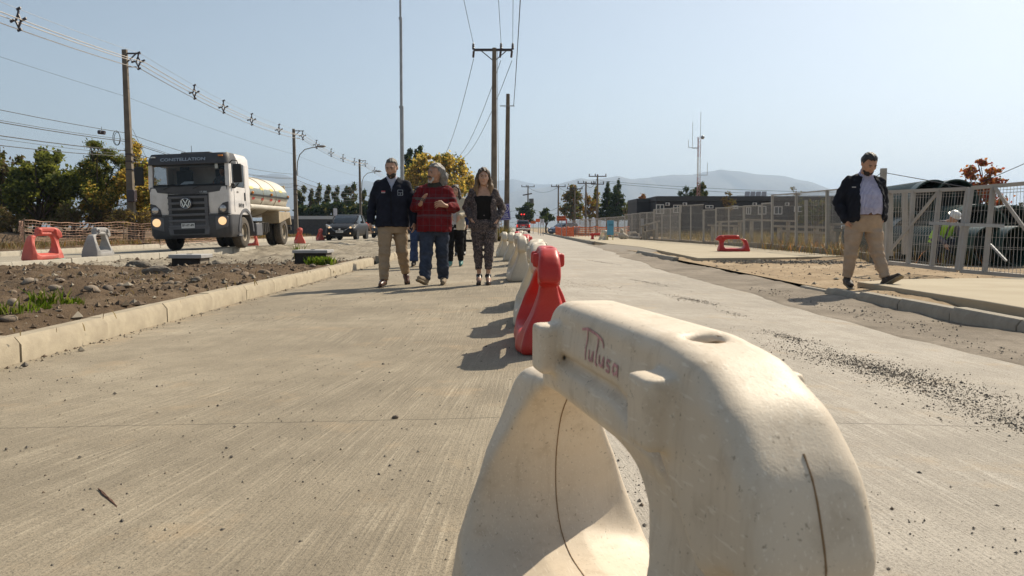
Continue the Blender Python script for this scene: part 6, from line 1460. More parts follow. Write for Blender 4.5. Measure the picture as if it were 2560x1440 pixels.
for k, w in enumerate(('DESVIACION', 'A 50 METROS')): text_mesh(w, .105, M_INK, B, 'lettering', Matrix.Translation((0, -.024, z + .075 - .15 * k)) @ Matrix.Rotation(PI / 2, 4, 'X'), .004, .003, .95)
c = at(1346, 551, 92); board('roadworks_sign', c, .62, .38, M_ORA, None, 'orange sign left of the white boards beside the road', [(0, c.z)]); c = at(1333, 556, 104); board('roadworks_sign', c, .66, .34, M_ORA, None, 'farthest low orange sign right of the pickup', [(0, c.z)])
for px, lb in ((1352, 'narrow white board left of the pair beside the road'), (1358, 'narrow white board right of the pair beside the road')):
    c = at(px, 555, 82); board('marker_board', c, .18, .62, M_WH, None, lb, [(0, c.z)])
c = at(1416, 553, 70); board('marker_post', c, .1, .42, mat('post_red', (.5, .05, .05), .6), None, 'thin red and white marker post right of the blue hatchback', [(0, c.z)], 'marker')
# blue board on yellow legs near the fence
c = at(1526, 566, 47.0); BB = empty('blue_board', (c.x, 47, .055), 0, 'light blue board on two yellow legs near the fence', 'board')
M_SKY = mat('board_blue', (.09, .30, .45), .6, .08, 4); zb = .29
part(BB, 'panel', M_SKY, lambda mb: mb.box((0, 0, zb + .42), (.38, .12, .86)), .01); part(BB, 'slot', mat('board_slot', (.03, .09, .13), .6), lambda mb: mb.box((.02, -.062, zb + .62), (.26, .01, .03))); part(BB, 'label_strip', mat('board_strip', (.06, .20, .32), .6), lambda mb: mb.box((.02, -.062, zb + .55), (.26, .008, .05)))
M_LEGY = mat('leg_yellow', (.45, .36, .06), .7, .2)
for x in (-.15, .15): part(BB, 'leg', M_LEGY, lambda mb: mb.box((x, 0, zb / 2), (.05, .06, zb)))
# chambers on the median
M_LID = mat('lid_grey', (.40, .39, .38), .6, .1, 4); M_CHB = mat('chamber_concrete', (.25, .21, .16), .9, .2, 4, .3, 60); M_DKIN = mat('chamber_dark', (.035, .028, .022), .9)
def chamber(px0, px1, pyb, z0, hgt, d, label, hand=True):
    a = gp(px0, pyb, z0); b = gp(px1, pyb, z0); w = b.x - a.x
    K = empty('utility_chamber', ((a.x + b.x) / 2, a.y, z0), 0, label, 'utility box', 'concrete chambers'); t = .05
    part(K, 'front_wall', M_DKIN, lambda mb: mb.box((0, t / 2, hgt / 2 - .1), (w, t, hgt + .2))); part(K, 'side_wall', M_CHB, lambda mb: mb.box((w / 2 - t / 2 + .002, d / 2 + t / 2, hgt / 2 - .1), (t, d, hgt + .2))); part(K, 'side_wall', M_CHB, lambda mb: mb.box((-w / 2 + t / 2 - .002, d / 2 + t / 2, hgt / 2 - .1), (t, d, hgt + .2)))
    part(K, 'back_wall', M_CHB, lambda mb: mb.box((0, d + t * 1.5, hgt / 2 - .1), (w, t, hgt + .2))); part(K, 'lid', M_LID, lambda mb: mb.box((0, d / 2 + t, hgt + .035), (w + .09, d + .19, .07)), .008); part(K, 'lid_handle', M_GALV, lambda mb: mb.box((0, d / 2, hgt + .075), (.10, .04, .02)))
    return K
chamber(430, 500, 672, .05, .19, .38, 'grey lidded chamber in front of the tanker'); chamber(737, 815, 662, -.06, .27, .5, 'grey lidded chamber beside the green weeds')
a = gp(672, 692, .0); K = empty('shallow_frame', (-4.55, 13.9, -.05), 0, 'sunken concrete frame beside the weeds', 'concrete frame')
for nm, c, d in (('near_wall', (0, -.45, 0), (1.15, .07, .26)), ('far_wall', (0, .45, 0), (1.15, .07, .26)), ('left_wall', (-.54, 0, -.005), (.07, .83, .25)), ('right_wall', (.54, 0, -.005), (.07, .83, .25))): part(K, nm, M_CHB, lambda mb: mb.box(c, d), .01)
# rubble lumps
def rubble_mesh(sd):
    me = stone_mesh('concrete_rubble', sd, mat('rubble', (.20, .17, .135), .95, .3, 9, .9, 25), 3, .40, .8); rs_ = random.Random(sd)
    for v in me.vertices: v.co *= 1 + rs_.uniform(-.09, .09)
    me.polygons.foreach_set('use_smooth', [False] * len(me.polygons)); return me
for px, py, s, sd, lb in ((345, 672, (.17, .13, .11), 31, 'smaller grey concrete lump, left of a pair on the soil'), (388, 682, (.24, .15, .11), 32, 'larger grey concrete lump, right of a pair on the soil'), (540, 668, (.13, .09, .08), 33, 'flat concrete offcut beside the front chamber')):
    p = gp(px, py, .12); o = link(bpy.data.objects.new('concrete_rubble', rubble_mesh(sd))); o.location = (p.x, p.y, h_at(median_h, p.x, p.y) + s[2] * .45); o.scale = s; tag(o, lb, 'rubble')
p = gp(170, 652, .13); mb = MB(); mb.add([(-.16, 0, .02), (-.02, -.05, .045), (.15, .0, .015), (.05, .06, .035), (-.08, .07, .02)], [(0, 1, 3, 4), (1, 2, 3)]); tag(mb.build('plastic_scrap', mat('scrap_green', (.25, .42, .34), .5)), 'pale green scrap of plastic by the faded red barrier', 'scrap').location = (p.x, p.y - .3, .16)
# twig on the walking lane
p = gp(270, 1243, -.02); e0 = gp(246, 1219, -.02) - p; e1 = gp(298, 1270, -.02) - p; mb = MB()
for k in range(4): mb.tube([e0.lerp(e1, t) + Vector((.0025 * math.sin(9 * t + k * 2), .002 * math.cos(7 * t + k), .004 + .002 * (k % 2))) for t in [j_ / 8 for j_ in range(k % 3, 9 - (k + 1) % 3)]], [.0012] + [.0024] * (len(range(k % 3, 9 - (k + 1) % 3)) - 2) + [.0008], 6)
tag(mb.build('twig', mat('twig_bark', (.14, .07, .045), .9, .3, 60)), 'short brown twig lying on the concrete at lower left', 'twig').location = (p.x, p.y, .02 * p.x - .003)
p = gp(988, 1040, 0); o = link(bpy.data.objects.new('loose_stone', STONES[2])); o.location = (p.x, p.y, -.005); o.scale = (.012, .012, .014); tag(o, 'small dark stone alone on the walking lane', 'stone')
# ================================================================ FENCES, BUILDING, PIPES, NETTING
M_FENCE = mat('fence_steel', (.39, .37, .34), .5, .12, 3, metal=.1, dirt=.3); M_FWIRE = mat('fence_wire', (.42, .40, .37), .5, .1, 3, metal=.1); M_PLINTH = mat('plinth', (.30, .255, .195), .9, .2, 2, .3, 50)
FE = empty('wire_fence', (0, 0, 0), 0, 'long grey wire mesh fence along the right footpath', 'fence')
def fY(px): return float(np.interp(px, [1415, 1525, 1700, 1925, 2065, 2215], [88, 62, 40, 27.5, 22.8, 18.6]))
def post(P, a, b, w=.06, name='post'): part(P, name, M_FENCE, lambda mb: mb.bar(a, b, w, w, (0, 1, 0)), 0)
def mesh_panel(P, bl, br, tl_, tr, sx, rows, r=.0035, name='mesh_panel', rr=None):
    mb = MB(); L_ = (br - bl).length; n = max(3, int(L_ / sx))
    for k in range(1, n):
        t = k / n; mb.bar(bl.lerp(br, t), tl_.lerp(tr, t), r * 2, r * 2, (0, 1, 0))
    for v in rows: mb.bar(bl.lerp(tl_, v), br.lerp(tr, v), (rr or r) * 1.8, (rr or r) * 1.8)
    o = mb.build(name, M_FWIRE, P); o['kind'] = 'stuff'; return o
PAN = [(1415, 1450, 553, 551, 585, 586), (1450, 1500, 548, 546, 588, 590), (1500, 1562, 545, 541, 592, 597), (1562, 1580, 536, 535, 598, 599), (1580, 1600, 534, 533, 599, 601), (1600, 1617, 532, 531, 601, 602), (1617, 1635, 531, 530, 602, 603), (1635, 1655, 524, 522, 603, 605), (1655, 1676, 522, 521, 605, 606), (1676, 1700, 521, 518, 606, 608), (1700, 1727, 514, 513, 607, 609), (1727, 1759, 513, 511, 609, 613),
       (1759, 1790, 525, 524, 611, 613), (1790, 1822, 520, 519, 613, 616), (1822, 1860, 518, 516, 615, 617), (1860, 1905, 515, 513, 616, 618), (1905, 1931, 509, 507, 618, 621), (1931, 1991, 488, 483, 622, 627), (1991, 2068, 483, 476, 627, 634), (2068, 2140, 476, 469, 634, 643), (2140, 2208, 469, 463, 643, 652)]
for k, (x0, x1, t0, t1, b0, b1) in enumerate(PAN):
    Y0_, Y1_ = fY(x0), fY(x1); bl, br, tl_, tr = at(x0, b0, Y0_), at(x1, b1, Y1_), at(x0, t0, Y0_), at(x1, t1, Y1_)
    w = .075 if x0 in (1635, 1700, 1759, 1860, 1931, 1991, 2068, 2140) else .05
    post(FE, bl - Vector((0, 0, .25)), tl_ + Vector((0, 0, .02)), w)
    d = Vector((0, 0, .12)); mesh_panel(FE, bl + d, br + d, tl_, tr, .055 if Y0_ < 45 else .09, [.02, .04, .20, .38, .40, .58, .76, .78, .96, .98], .0021 if Y0_ < 45 else .0036)
    part(FE, 'top_rail', M_FENCE, lambda mb: mb.bar(tl_, tr, .035)); part(FE, 'plinth_block', M_PLINTH, lambda mb: mb.bar(bl + Vector((0, .02, .02)), br + Vector((0, .02, .02)), .12, .26))
post(FE, at(2208, 652, fY(2208)) - Vector((0, 0, .2)), at(2208, 463, fY(2208)))
# gate leaves: leaning right leaf set + standing frame
G1 = empty('gate', (0, 0, 0), 0, 'leaning mesh gate with diagonal brace in front of the pipes', 'gate')
def leaf(P, pts, posts, diag, sx=.05):
    bl, br, tl_, tr = pts
    part(P, 'bottom_rail', M_FENCE, lambda mb: mb.bar(bl, br, .06)); part(P, 'top_rail', M_FENCE, lambda mb: mb.bar(tl_, tr, .06))
    for t in posts: post(P, bl.lerp(br, t), tl_.lerp(tr, t), .062)
    mesh_panel(P, bl, br, tl_, tr, sx, [.03, .06, .28, .30, .41, .53, .57, .72, .91, .95], .0024)
    if diag: part(P, 'brace', M_FENCE, lambda mb: mb.bar(diag[0], diag[1], .045))
bl, br, tl_, tr = at(2216, 656, 14.2), at(2393, 676, 12.9), at(2222, 480, 14.3), at(2421, 472, 13.1)
leaf(G1, (bl, br, tl_, tr), (0, .33, .66, 1), (at(2224, 628, 14.05), at(2345, 480, 13.55)))
part(G1, 'drop_bolt', M_GALV, lambda mb: mb.bar(at(2325, 558, 13.3), at(2425, 562, 12.85), .05))
G2 = empty('gate', (0, 0, 0), 0, 'mesh gate leaf with diagonal at the right edge of the photo', 'gate')
leaf(G2, (at(2399, 677, 12.8), at(2640, 697, 12.1), at(2428, 470, 13.0), at(2640, 452, 12.3)), (0, .27, 1), (at(2488, 470, 12.75), at(2575, 590, 12.3)))
part(G2, 'drop_bolt', M_GALV, lambda mb: mb.bar(at(2412, 562, 12.7), at(2510, 565, 12.5), .05)); part(G2, 'stay', M_GALV, lambda mb: mb.bar(at(2476, 611, 12.5), at(2516, 653, 12.2), .03))
FEB = empty('wire_fence', (0, 0, 0), 0, 'second wire fence standing behind the leaning gate', 'fence')
for x0, x1, tt, bb, Y_ in ((2015, 2070, 500, 612, 27), (2070, 2088, 492, 615, 26), (2225, 2262, 478, 640, 17.0), (2262, 2330, 478, 636, 17.0)):
    post(FEB, at(x0, bb, Y_), at(x0, tt, Y_), .08); mesh_panel(FEB, at(x0, bb, Y_), at(x1, bb, Y_), at(x0, tt, Y_), at(x1, tt, Y_), .06, [.05, .3, .5, .52, .75, .95], .0022)
t = at(2209, 421, 18.4); mb = MB(); mb.box((t.x, 18.4, t.z / 2), (.11, .11, t.z)); tag(mb.build('gate_post', M_FENCE), 'tall square steel post behind the man on the right', 'post')
wire((t.x + .05, 18.4, t.z - .1), at(2425, 470, 13.1), .0, .008, 'slack wire from the tall post down to the leaning gate', 'gate wires'); wire((t.x - .05, 18.4, t.z - .1), at(2150, 470, 18.6), .0, .008, 'short wire from the tall post down to the left', 'gate wires'); wire(at(2425, 468, 20), at(2640, 375, 20), .0, .009, 'wire rising to the upper right above the gate', 'gate wires')
# big corrugated pipes
M_PIPE = mat('pipe_black', (.018, .048, .038), .42, .2, 5, spec=.5); M_PIPEIN = mat('pipe_inside', (.012, .013, .013), .6)
def pipe_mesh(R, L_, pitch):
    mb = MB(); rs_ = []; n = 30; N = int(L_ / pitch); prof = [(R * .93, 0), (R * 1.0, 0), (R * 1.0, .45)]
    y = .45
    while y < L_: prof += [(R * .955, y + pitch * .15), (R * .955, y + pitch * .4), (R, y + pitch * .55), (R, y + pitch * .95)]; y += pitch
    prof += [(R * .93, y)]; prof += [(R * .92, y - .02), (R * .92, .02), (R * .93, 0)]
    Mx = Matrix.Rotation(-PI / 2, 4, 'X'); mb.lathe(prof, n, Mx, False); return mb.mesh('corrugated_pipe', M_PIPE, 30)
PM = pipe_mesh(.52, 4.4, .12); PM3 = pipe_mesh(.66, 4.0, .14)
pz = .75
for (px, zc_, Y_, rz, pm, lb) in [(2332, 1.47, 20.0, -.13, PM, 'upper black corrugated pipe, left one of the top pair'), (2388, 1.47, 19.8, -.13, PM, 'upper black corrugated pipe, right one of the top pair'), (2282, .56, 20.1, -.13, PM, 'lower black pipe leftmost under the top pair'), (2358, .56, 19.9, -.13, PM, 'lower black pipe in the middle under the top pair'), (2416, .56, 20.0, -.13, PM, 'lower black pipe rightmost under the top pair'), (2450, .68, 18.2, -.12, PM3, 'black corrugated pipe just right of the top pair'), (2528, .66, 18.4, -.12, PM3, 'rightmost black corrugated pipe of the lower row'), (2606, .68, 18.9, -.12, PM3, 'black corrugated pipe cut off by the right edge')]:
    t = at(px, 560, Y_); o = link(bpy.data.objects.new('corrugated_pipe', pm)); o.location = (t.x, Y_, zc_); o.rotation_euler = (0, 0, rz); tag(o, lb, 'pipe', 'stacked black pipes')
PM2 = pipe_mesh(.42, 4.0, .1)
for (px, py, Y_, lb) in [(2478, 574, 16.8, 'small black pipe on the ground in front of the big ones'), (2552, 583, 16.5, 'small black pipe at the right edge behind the gate')]:
    t = at(px, py, Y_); o = link(bpy.data.objects.new('corrugated_pipe', PM2)); o.location = (t.x, Y_, .42); o.rotation_euler = (0, 0, .1); tag(o, lb, 'pipe', 'stacked black pipes')
# dark site building
M_WALL = mat('dark_cladding', (.028, .030, .034), .7, .15, 1.2); M_WALL2 = mat('dark_trim', (.045, .047, .05), .7, .1); M_FRAME = mat('pvc_white', (.60, .59, .57), .5, .05); M_PANE = mat_glass('pane', (.05, .06, .07), .06); M_SOLAR = mat('solar_cell', (.16, .17, .20), .25, .1, 3)
YB = 74.0; a = at(1640, 492, YB); b = at(2105, 500, YB); hb = a.z; BL = empty('site_building', (a.x, YB, -.25), 0, 'long flat-roofed dark building behind the fence', 'building'); Lb = b.x - a.x; hb += .25
n_pan = 14
for k in range(n_pan):
    w = Lb / n_pan; part(BL, 'cladding_panel', M_WALL, lambda mb: mb.box((w * (k + .5), 3.0, hb / 2 - .2), (w - .02, 6.0 - .02 * (k % 2), hb - .4 + .0)))
part(BL, 'roof_band', M_WALL2, lambda mb: mb.box((Lb / 2, 2.95, hb - .17), (Lb + .12, 6.2, .42)))
part(BL, 'roof', M_WALL2, lambda mb: mb.box((Lb / 2, 3.0, hb + .05), (Lb - .3, 5.6, .04)))
sc_b = FPX / YB
def bwin(px0, px1, py0, py1, panes=2):
    p0 = at(px0, py0, YB); p1 = at(px1, py1, YB); x0, x1, z1, z0 = p0.x - a.x, p1.x - a.x, p0.z + .25, p1.z + .25; W_ = bpy.data.objects.new('window', None); link(W_, BL)
    part(W_, 'frame', M_FRAME, lambda mb: mb.box(((x0 + x1) / 2, -.02, (z0 + z1) / 2), (x1 - x0, .1, z1 - z0)))
    for k in range(panes): w = (x1 - x0 - .08) / panes; part(W_, 'pane', M_PANE, lambda mb: mb.box((x0 + .04 + w * (k + .5), -.05, (z0 + z1) / 2), (w - .07, .06, z1 - z0 - .14)))
for w in ((1640, 1660, 511, 535), (1683, 1703, 512, 532), (1763, 1783, 513, 521), (1825, 1845, 514, 522), (1865, 1877, 517, 536), (1895, 1915, 515, 536), (1935, 1955, 516, 536), (1985, 2005, 516, 530)): bwin(*w)
for px in (1668, 1711, 1885, 1966):
    p = at(px, 510.5, YB); ac = bpy.data.objects.new('air_conditioner', None); link(ac, BL); ac.location = (p.x - a.x, -.16, p.z + .25); part(ac, 'case', M_FRAME, lambda mb: mb.box((0, 0, 0), (.36, .28, .28)), .01); part(ac, 'fan', M_DKGREY, lambda mb: mb.cyl((-.04, -.15, 0), (-.04, -.142, 0), .11, 14))
SA = empty('solar_array', at(1890, 496, YB + 1.5), 0, 'tilted solar panels on the roof of the dark building', 'solar panels')
for k in range(4): part(SA, 'solar_panel', M_SOLAR, lambda mb: mb.add([(-1.0 + .52 * k - .2, -.3, -.02), (-.52 + .52 * k - .2, -.3, -.02), (-.56 + .52 * k + .1, .35, .66), (-1.02 + .52 * k + .1, .35, .66), (-1.0 + .52 * k - .2, -.27, -.05), (-.52 + .52 * k - .2, -.27, -.05), (-.56 + .52 * k + .1, .38, .63), (-1.02 + .52 * k + .1, .38, .63)], [(0, 1, 2, 3), (7, 6, 5, 4), (0, 4, 5, 1), (1, 5, 6, 2), (2, 6, 7, 3), (3, 7, 4, 0)]))
part(SA, 'support_rail', M_GALV, lambda mb: (mb.bar((-1.6, .5, .30), (1.2, .5, .30), .04), mb.bar((-1.6, .5, .3), (-1.6, .6, -.1), .04), mb.bar((1.2, .5, .3), (1.2, .6, -.1), .04)))
a2 = at(1588, 500, 78); b2 = at(1640, 493, 76); BL2 = empty('site_building', (a2.x, 77, -.25), 0, 'smaller dark annex left of the long flat-roofed building', 'building'); w = b2.x - a2.x - .1
part(BL2, 'wall', M_WALL, lambda mb: mb.box((w / 2, 3, a2.z / 2), (w, 6, a2.z + .2))); part(BL2, 'roof_band', M_WALL2, lambda mb: mb.box((w / 2, 2.95, a2.z + .2), (w + .04, 6.1, .3))); part(BL2, 'door', M_FRAME, lambda mb: mb.box((w * .36, -.03, 1.1), (.28, .06, 1.5))); part(BL2, 'recess', M_BLACK, lambda mb: mb.box((w * .75, -.02, 1.2), (.75, .04, 2.0)))
# storage in the yard behind the fence
M_WOODY = mat('grey_timber', (.36, .32, .26), .9, .25, 5)
for k, (x0, y0, x1, y1, Y_) in enumerate([(1790, 555, 1860, 552, 38), (1770, 563, 1850, 565, 37), (1860, 549, 1990, 553, 36), (1930, 565, 2060, 569, 30), (1950, 577, 2065, 583, 29), (1600, 567, 1650, 552, 50), (1610, 580, 1640, 574, 48), (2070, 560, 2120, 561, 26), (2080, 575, 2140, 578, 25)]):
    a3, b3 = at(x0, y0, Y_), at(x1, y1, Y_); BM = empty('timber_stack', ((a3.x + b3.x) / 2, Y_, 0), 0, None, 'timber')
    part(BM, 'beam', M_WOODY, lambda mb: mb.bar(a3 - Vector(BM.location), b3 - Vector(BM.location), .2, .08)); 
    for t in (.15, .85):
        q = a3.lerp(b3, t); part(BM, 'trestle', M_WOODY, lambda mb: mb.box((q.x - BM.location.x, q.y - Y_, q.z / 2 - .1), (.1, .3, q.z + .1)))
    tag(BM, 'pale timber on trestles behind the fence, ' + ('topmost one left of the low red barrier', 'lower one left of the low red barrier', 'long one above the low red barrier', 'upper one right of the low red barrier', 'lower one right of the low red barrier', 'sloping one right of the leaning board', 'short low one right of the leaning board', 'upper one beside the man on the right', 'lower one beside the man on the right')[k], 'timber', 'timber in the yard')
mb = MB()
p0 = at(1605, 598, 50.5); mb.add([(p0.x - .15, 50.5, -.1), (p0.x + .5, 50.5, -.1), (p0.x + .55, 50.9, 1.05), (p0.x + .42, 50.9, 1.05), (p0.x - .15, 50.56, -.1), (p0.x + .5, 50.56, -.1), (p0.x + .55, 50.96, 1.05), (p0.x + .42, 50.96, 1.05)], [(0, 1, 2, 3), (7, 6, 5, 4), (0, 4, 5, 1), (1, 5, 6, 2), (2, 6, 7, 3), (3, 7, 4, 0)]); tag(mb.build('leaning_panel', mat('panel_brown', (.06, .05, .04), .8)), 'dark triangular board leaning on the fence', 'board')
p0 = gp(1556, 590, .05); mb = MB(); mb.ball((0, 0, .22), .25, 12, (1, .8, .9)); mb.ball((.22, .05, .15), .2, 12, (1, .9, .8)); mb.ball((-.02, 0, .48), .15, 10, (.9, .8, 1.2)); tag(mb.build('sack', mat('sack_white', (.50, .45, .37), .9, .25, 6)), 'pale filled sack at the foot of the fence', 'sack').location = (at(1555, 590, 50).x, 50, .05)
# orange netting
M_NET = mat('net_orange', (.70, .17, .05), .7, .15, 4); M_NETP = mat('net_faded', (.50, .31, .22), .8, .15, 4)
def net(path, hgt, label, m, dx, rows, posts=True, r=.008, sag=.08, group='orange netting', z0=0.):
    N = empty('safety_net', path[0], 0, label, 'netting', group); o = Vector(path[0]); mb = MB(); segs = []
    for a, b in zip(path, path[1:]):
        a, b = Vector(a), Vector(b); n = max(2, int((b - a).length / dx))
        for k in range(n):
            t = k / n; segs.append((a.lerp(b, t), 4 * t * (1 - t)))
    segs.append((Vector(path[-1]), 0)); pts = []
    for j, (p, s) in enumerate(segs):
        col_ = [p - o + Vector((.03 * math.sin(j * .7 + v * 3), .04 * math.sin(j * .45 + v * 5), z0 + hgt * v / rows - sag * s * (v / rows) + .012 * math.sin(j * 1.3 + v))) for v in range(rows + 1)]; pts.append(col_)
    for j, c_ in enumerate(pts):
        for v in range(rows):
            mb.bar(c_[v], c_[v + 1], r * 1.3, r)
            if j + 1 < len(pts): mb.bar(c_[v], pts[j + 1][v], r * 1.8, r * 2.2)
        if j + 1 < len(pts): mb.bar(c_[rows], pts[j + 1][rows], r * 3.5, r * 3.5)
    g_ = mb.build('net_weave', m, N); g_['kind'] = 'stuff'
    if posts:
        for p in path: part(N, 'stake', M_WOODP, lambda mb: mb.cyl(Vector(p) - o + Vector((0, 0, -.2)), Vector(p) - o + Vector((0, 0, z0 + hgt + .06)), .02, 6))
    return N
def gz(p, z): return (p.x, p.y, z)
net([gz(at(50, 600, 31.0), .12), gz(at(62, 600, 27.5), .14), gz(at(310, 600, 32), .10), gz(at(400, 600, 33.5), .10), gz(at(640, 600, 44), .1)], .92, 'faded orange safety net behind the barriers on the left', M_NETP, .16, 9, r=.007)
net([(4.8, 62, -.12), (5.2, 75, -.14), (5.0, 92, -.15)], .95, 'orange safety net along the kerb near the blue car', M_NET, .3, 6, r=.02)
net([(4.9, 62.0, -.12), (6.4, 61.5, -.12), (9.4, 64.5, -.12)], .95, 'orange safety net across the far footpath', M_NET, .25, 6, r=.02)
net([(-1.9, 51, .05), (-1.4, 51.5, .05), (-.7, 52, .05)], 1.5, 'pale orange net standing behind the weathered pole', M_NETP, .2, 8, r=.02)
# small things beyond the truck's road
mb = MB(); p0 = at(810, 528, 70); W_ = empty('yard_wall', (p0.x, 70, 0), 0, 'low grey wall with white band beyond the truck road', 'wall'); part(W_, 'wall_face', mat('grey_wall', (.09, .085, .08), .9), lambda mb: mb.box((-1.0, 0, .65), (4.6, .3, 1.7))); part(W_, 'white_band', M_FRAME, lambda mb: mb.box((-1.0, -.01, 1.62), (4.6, .34, .28)))
p0 = at(838, 530, 66); B_, z_ = board('marker_board', p0, .3, .6, M_WH, None, 'small white board behind the black hatchback', [(0, p0.z)])
# ================================================================ TREES, SHRUBS, WEEDS
LG = mat_leaf('leaf_green', (0.165, 0.185, 0.062)); LG2 = mat_leaf('leaf_deep', (0.105, 0.128, 0.050)); LG3 = mat_leaf('leaf_light', (0.215, 0.235, 0.070)); LY = mat_leaf('leaf_yellow', (.66, .50, .17)); LY2 = mat_leaf('leaf_gold', (0.420, 0.280, 0.070)); LO = mat_leaf('leaf_orange', (0.260, 0.130, 0.040))
LD = mat_leaf('leaf_dark', (0.038, 0.062, 0.028), .25); LD2 = mat_leaf('leaf_dusk', (0.059, 0.083, 0.038), .25); LB = mat_leaf('leaf_brown', (0.180, 0.128, 0.078), .3); LB2 = mat_leaf('leaf_straw', (0.300, 0.230, 0.140), .3); LR = mat_leaf('leaf_red', (0.310, 0.078, 0.061)); LR2 = mat_leaf('leaf_rust', (0.414, 0.172, 0.078)); LW = mat_leaf('leaf_weed', (0.119, 0.192, 0.021)); LP = mat_leaf('leaf_olive', (0.170, 0.165, 0.075), .3)
M_BARK = mat('bark', (.085, .062, .045), .95, .3, 6, .5, 30); M_BARKP = mat('bark_pale', (.20, .165, .13), .95, .3, 6, .4, 30)
def leaves(clumps, n, size, seed, weights, asp=.5, hollow=.55, up=.3):
    """clumps (x, y, z, rx, ry, rz); returns arrays of small leaf quads"""
    rs = np.random.RandomState(seed); C = np.array(clumps, float); vol = (C[:, 3] * C[:, 4] * C[:, 5]) ** .75; pick = rs.choice(len(C), n, p=vol / vol.sum())
    k5 = 7; sub = rs.normal(size=(len(C), k5, 3)); sub /= np.linalg.norm(sub, axis=2)[:, :, None]; sub *= rs.uniform(.45, 1.0, (len(C), k5, 1)); sr = rs.uniform(.22, .55, (len(C), k5)); ks = rs.randint(k5, size=n)
    d = rs.normal(size=(n, 3)); d /= np.linalg.norm(d, axis=1)[:, None]; r = rs.rand(n) ** (1 / (1 + 2 * hollow + 1e-6)); r *= 1 + .30 * rs.normal(size=n)
    P = C[pick, :3] + (sub[pick, ks] + d * (r * sr[pick, ks])[:, None]) * C[pick, 3:6]; fill = rs.rand(n) < .35; P = np.where(fill[:, None], C[pick, :3] + d * r[:, None] * C[pick, 3:6], P)
    nrm = rs.normal(size=(n, 3)) + d * .5 + np.array([0, 0, up]); nrm /= np.linalg.norm(nrm, axis=1)[:, None]
    t = np.cross(nrm, rs.normal(size=(n, 3))); t /= np.linalg.norm(t, axis=1)[:, None]; b = np.cross(nrm, t); s = size * (.6 + .8 * rs.rand(n))[:, None]
    V = np.stack([P - t * s, P - b * s * asp + nrm * s * .15, P + t * s, P + b * s * asp + nrm * s * .15], 1).reshape(-1, 3); F = np.arange(4 * n).reshape(n, 4)
    cl = rs.rand(len(C), len(weights)) * .9; W = np.array(weights)[None] * (.35 + cl[pick]); W /= W.sum(1)[:, None]; mi = (rs.rand(n)[:, None] > np.cumsum(W, 1)).sum(1).clip(0, len(weights) - 1)
    return V, F, mi
def plant(name, label, cat, base, stems, clumps, n, size, mats, weights, seed=1, group=None, asp=.5, bark=M_BARK, crown='crown', trunk='trunk', hollow=.55, up=.3):
    P = empty(name, base, 0, label, cat, group); bx_ = Vector(base)
    for k, (path, r0, r1) in enumerate(stems):
        mb = MB(); m_ = len(path); mb.tube([Vector(p) - bx_ for p in path], [r0 + (r1 - r0) * i / (m_ - 1) for i in range(m_)], 7); mb.build(trunk if k == 0 else 'limb', bark, P)
    V, F, mi = leaves([(c[0] - base[0], c[1] - base[1], c[2] - base[2], c[3], c[4], c[5]) for c in clumps], n, size, seed, weights, asp, hollow, up)
    np_obj(crown, V, F, list(mats), P, mi, False); return P
def wob(a, b, n, amp, rs):
    a, b = Vector(a), Vector(b); return [a.lerp(b, k / n) + Vector((rs.uniform(-amp, amp), rs.uniform(-amp, amp), 0)) * (0 if k == 0 else 1) for k in range(n + 1)]
def tree_px(name, label, cat, Y, base_px, clpx, n, size, mats, weights, seed, group=None, zb=0., r0=.14, dep=.8, **kw):
    """clumps given as (px, py, rx_px, rz_px) in the plane at distance Y, spread in depth"""
    rs = random.Random(seed); sc = FPX / Y; bp = at(base_px, 560, Y); base = (bp.x, Y, zb); cl = []; stems = []
    mid = np.mean([c[1] for c in clpx]); tp = at(clpx[0][0], min(c[1] for c in clpx) + 4, Y)
    stems.append((wob(base, (tp.x, Y, tp.z), 6, .12, rs), r0, r0 * .15))
    for (px, py, rx, rz) in clpx:
        q = at(px, py, Y); dy = rs.uniform(-1, 1) * dep * 1.5; cl.append((q.x, Y + dy, q.z, rx / sc, max(dep * .7, rx / sc), rz / sc))
        stems.append((wob(Vector(base).lerp(Vector((tp.x, Y, tp.z)), rs.uniform(.15, .5)), (q.x, Y + dy, q.z), 4, .1, rs), r0 * .4, r0 * .08))
    return plant(name, label, cat, base, stems, cl, n, size, mats, weights, seed, group, **kw)
# hedge on the left
HG = 'shrubs behind the orange net'
tree_px('dry_shrub', 'dry branchy shrub at the left edge of the photo', 'shrub', 38, 12, [(5, 430, 26, 40), (25, 410, 20, 30), (40, 400, 16, 14), (8, 385, 14, 16), (15, 480, 30, 35), (5, 530, 26, 30), (-40, 460, 40, 70)], 3400, .10, [LP, LB, LG2], [.4, .35, .25], 1, HG)
tree_px('broadleaf_shrub', 'dense green shrub with upright shoots, left of the feathery one', 'shrub', 36.5, 95, [(90, 385, 8, 18), (106, 392, 7, 16), (96, 420, 16, 26), (142, 392, 8, 18), (140, 425, 15, 26), (115, 445, 30, 28), (50, 425, 13, 20), (55, 455, 24, 26), (160, 440, 18, 24), (85, 485, 36, 30), (140, 490, 32, 30), (40, 490, 24, 30), (100, 525, 30, 22), (175, 465, 20, 22)], 14000, .085, [LG, LG2, LG3, LP], [.45, .3, .2, .05], 2, HG, asp=.7)
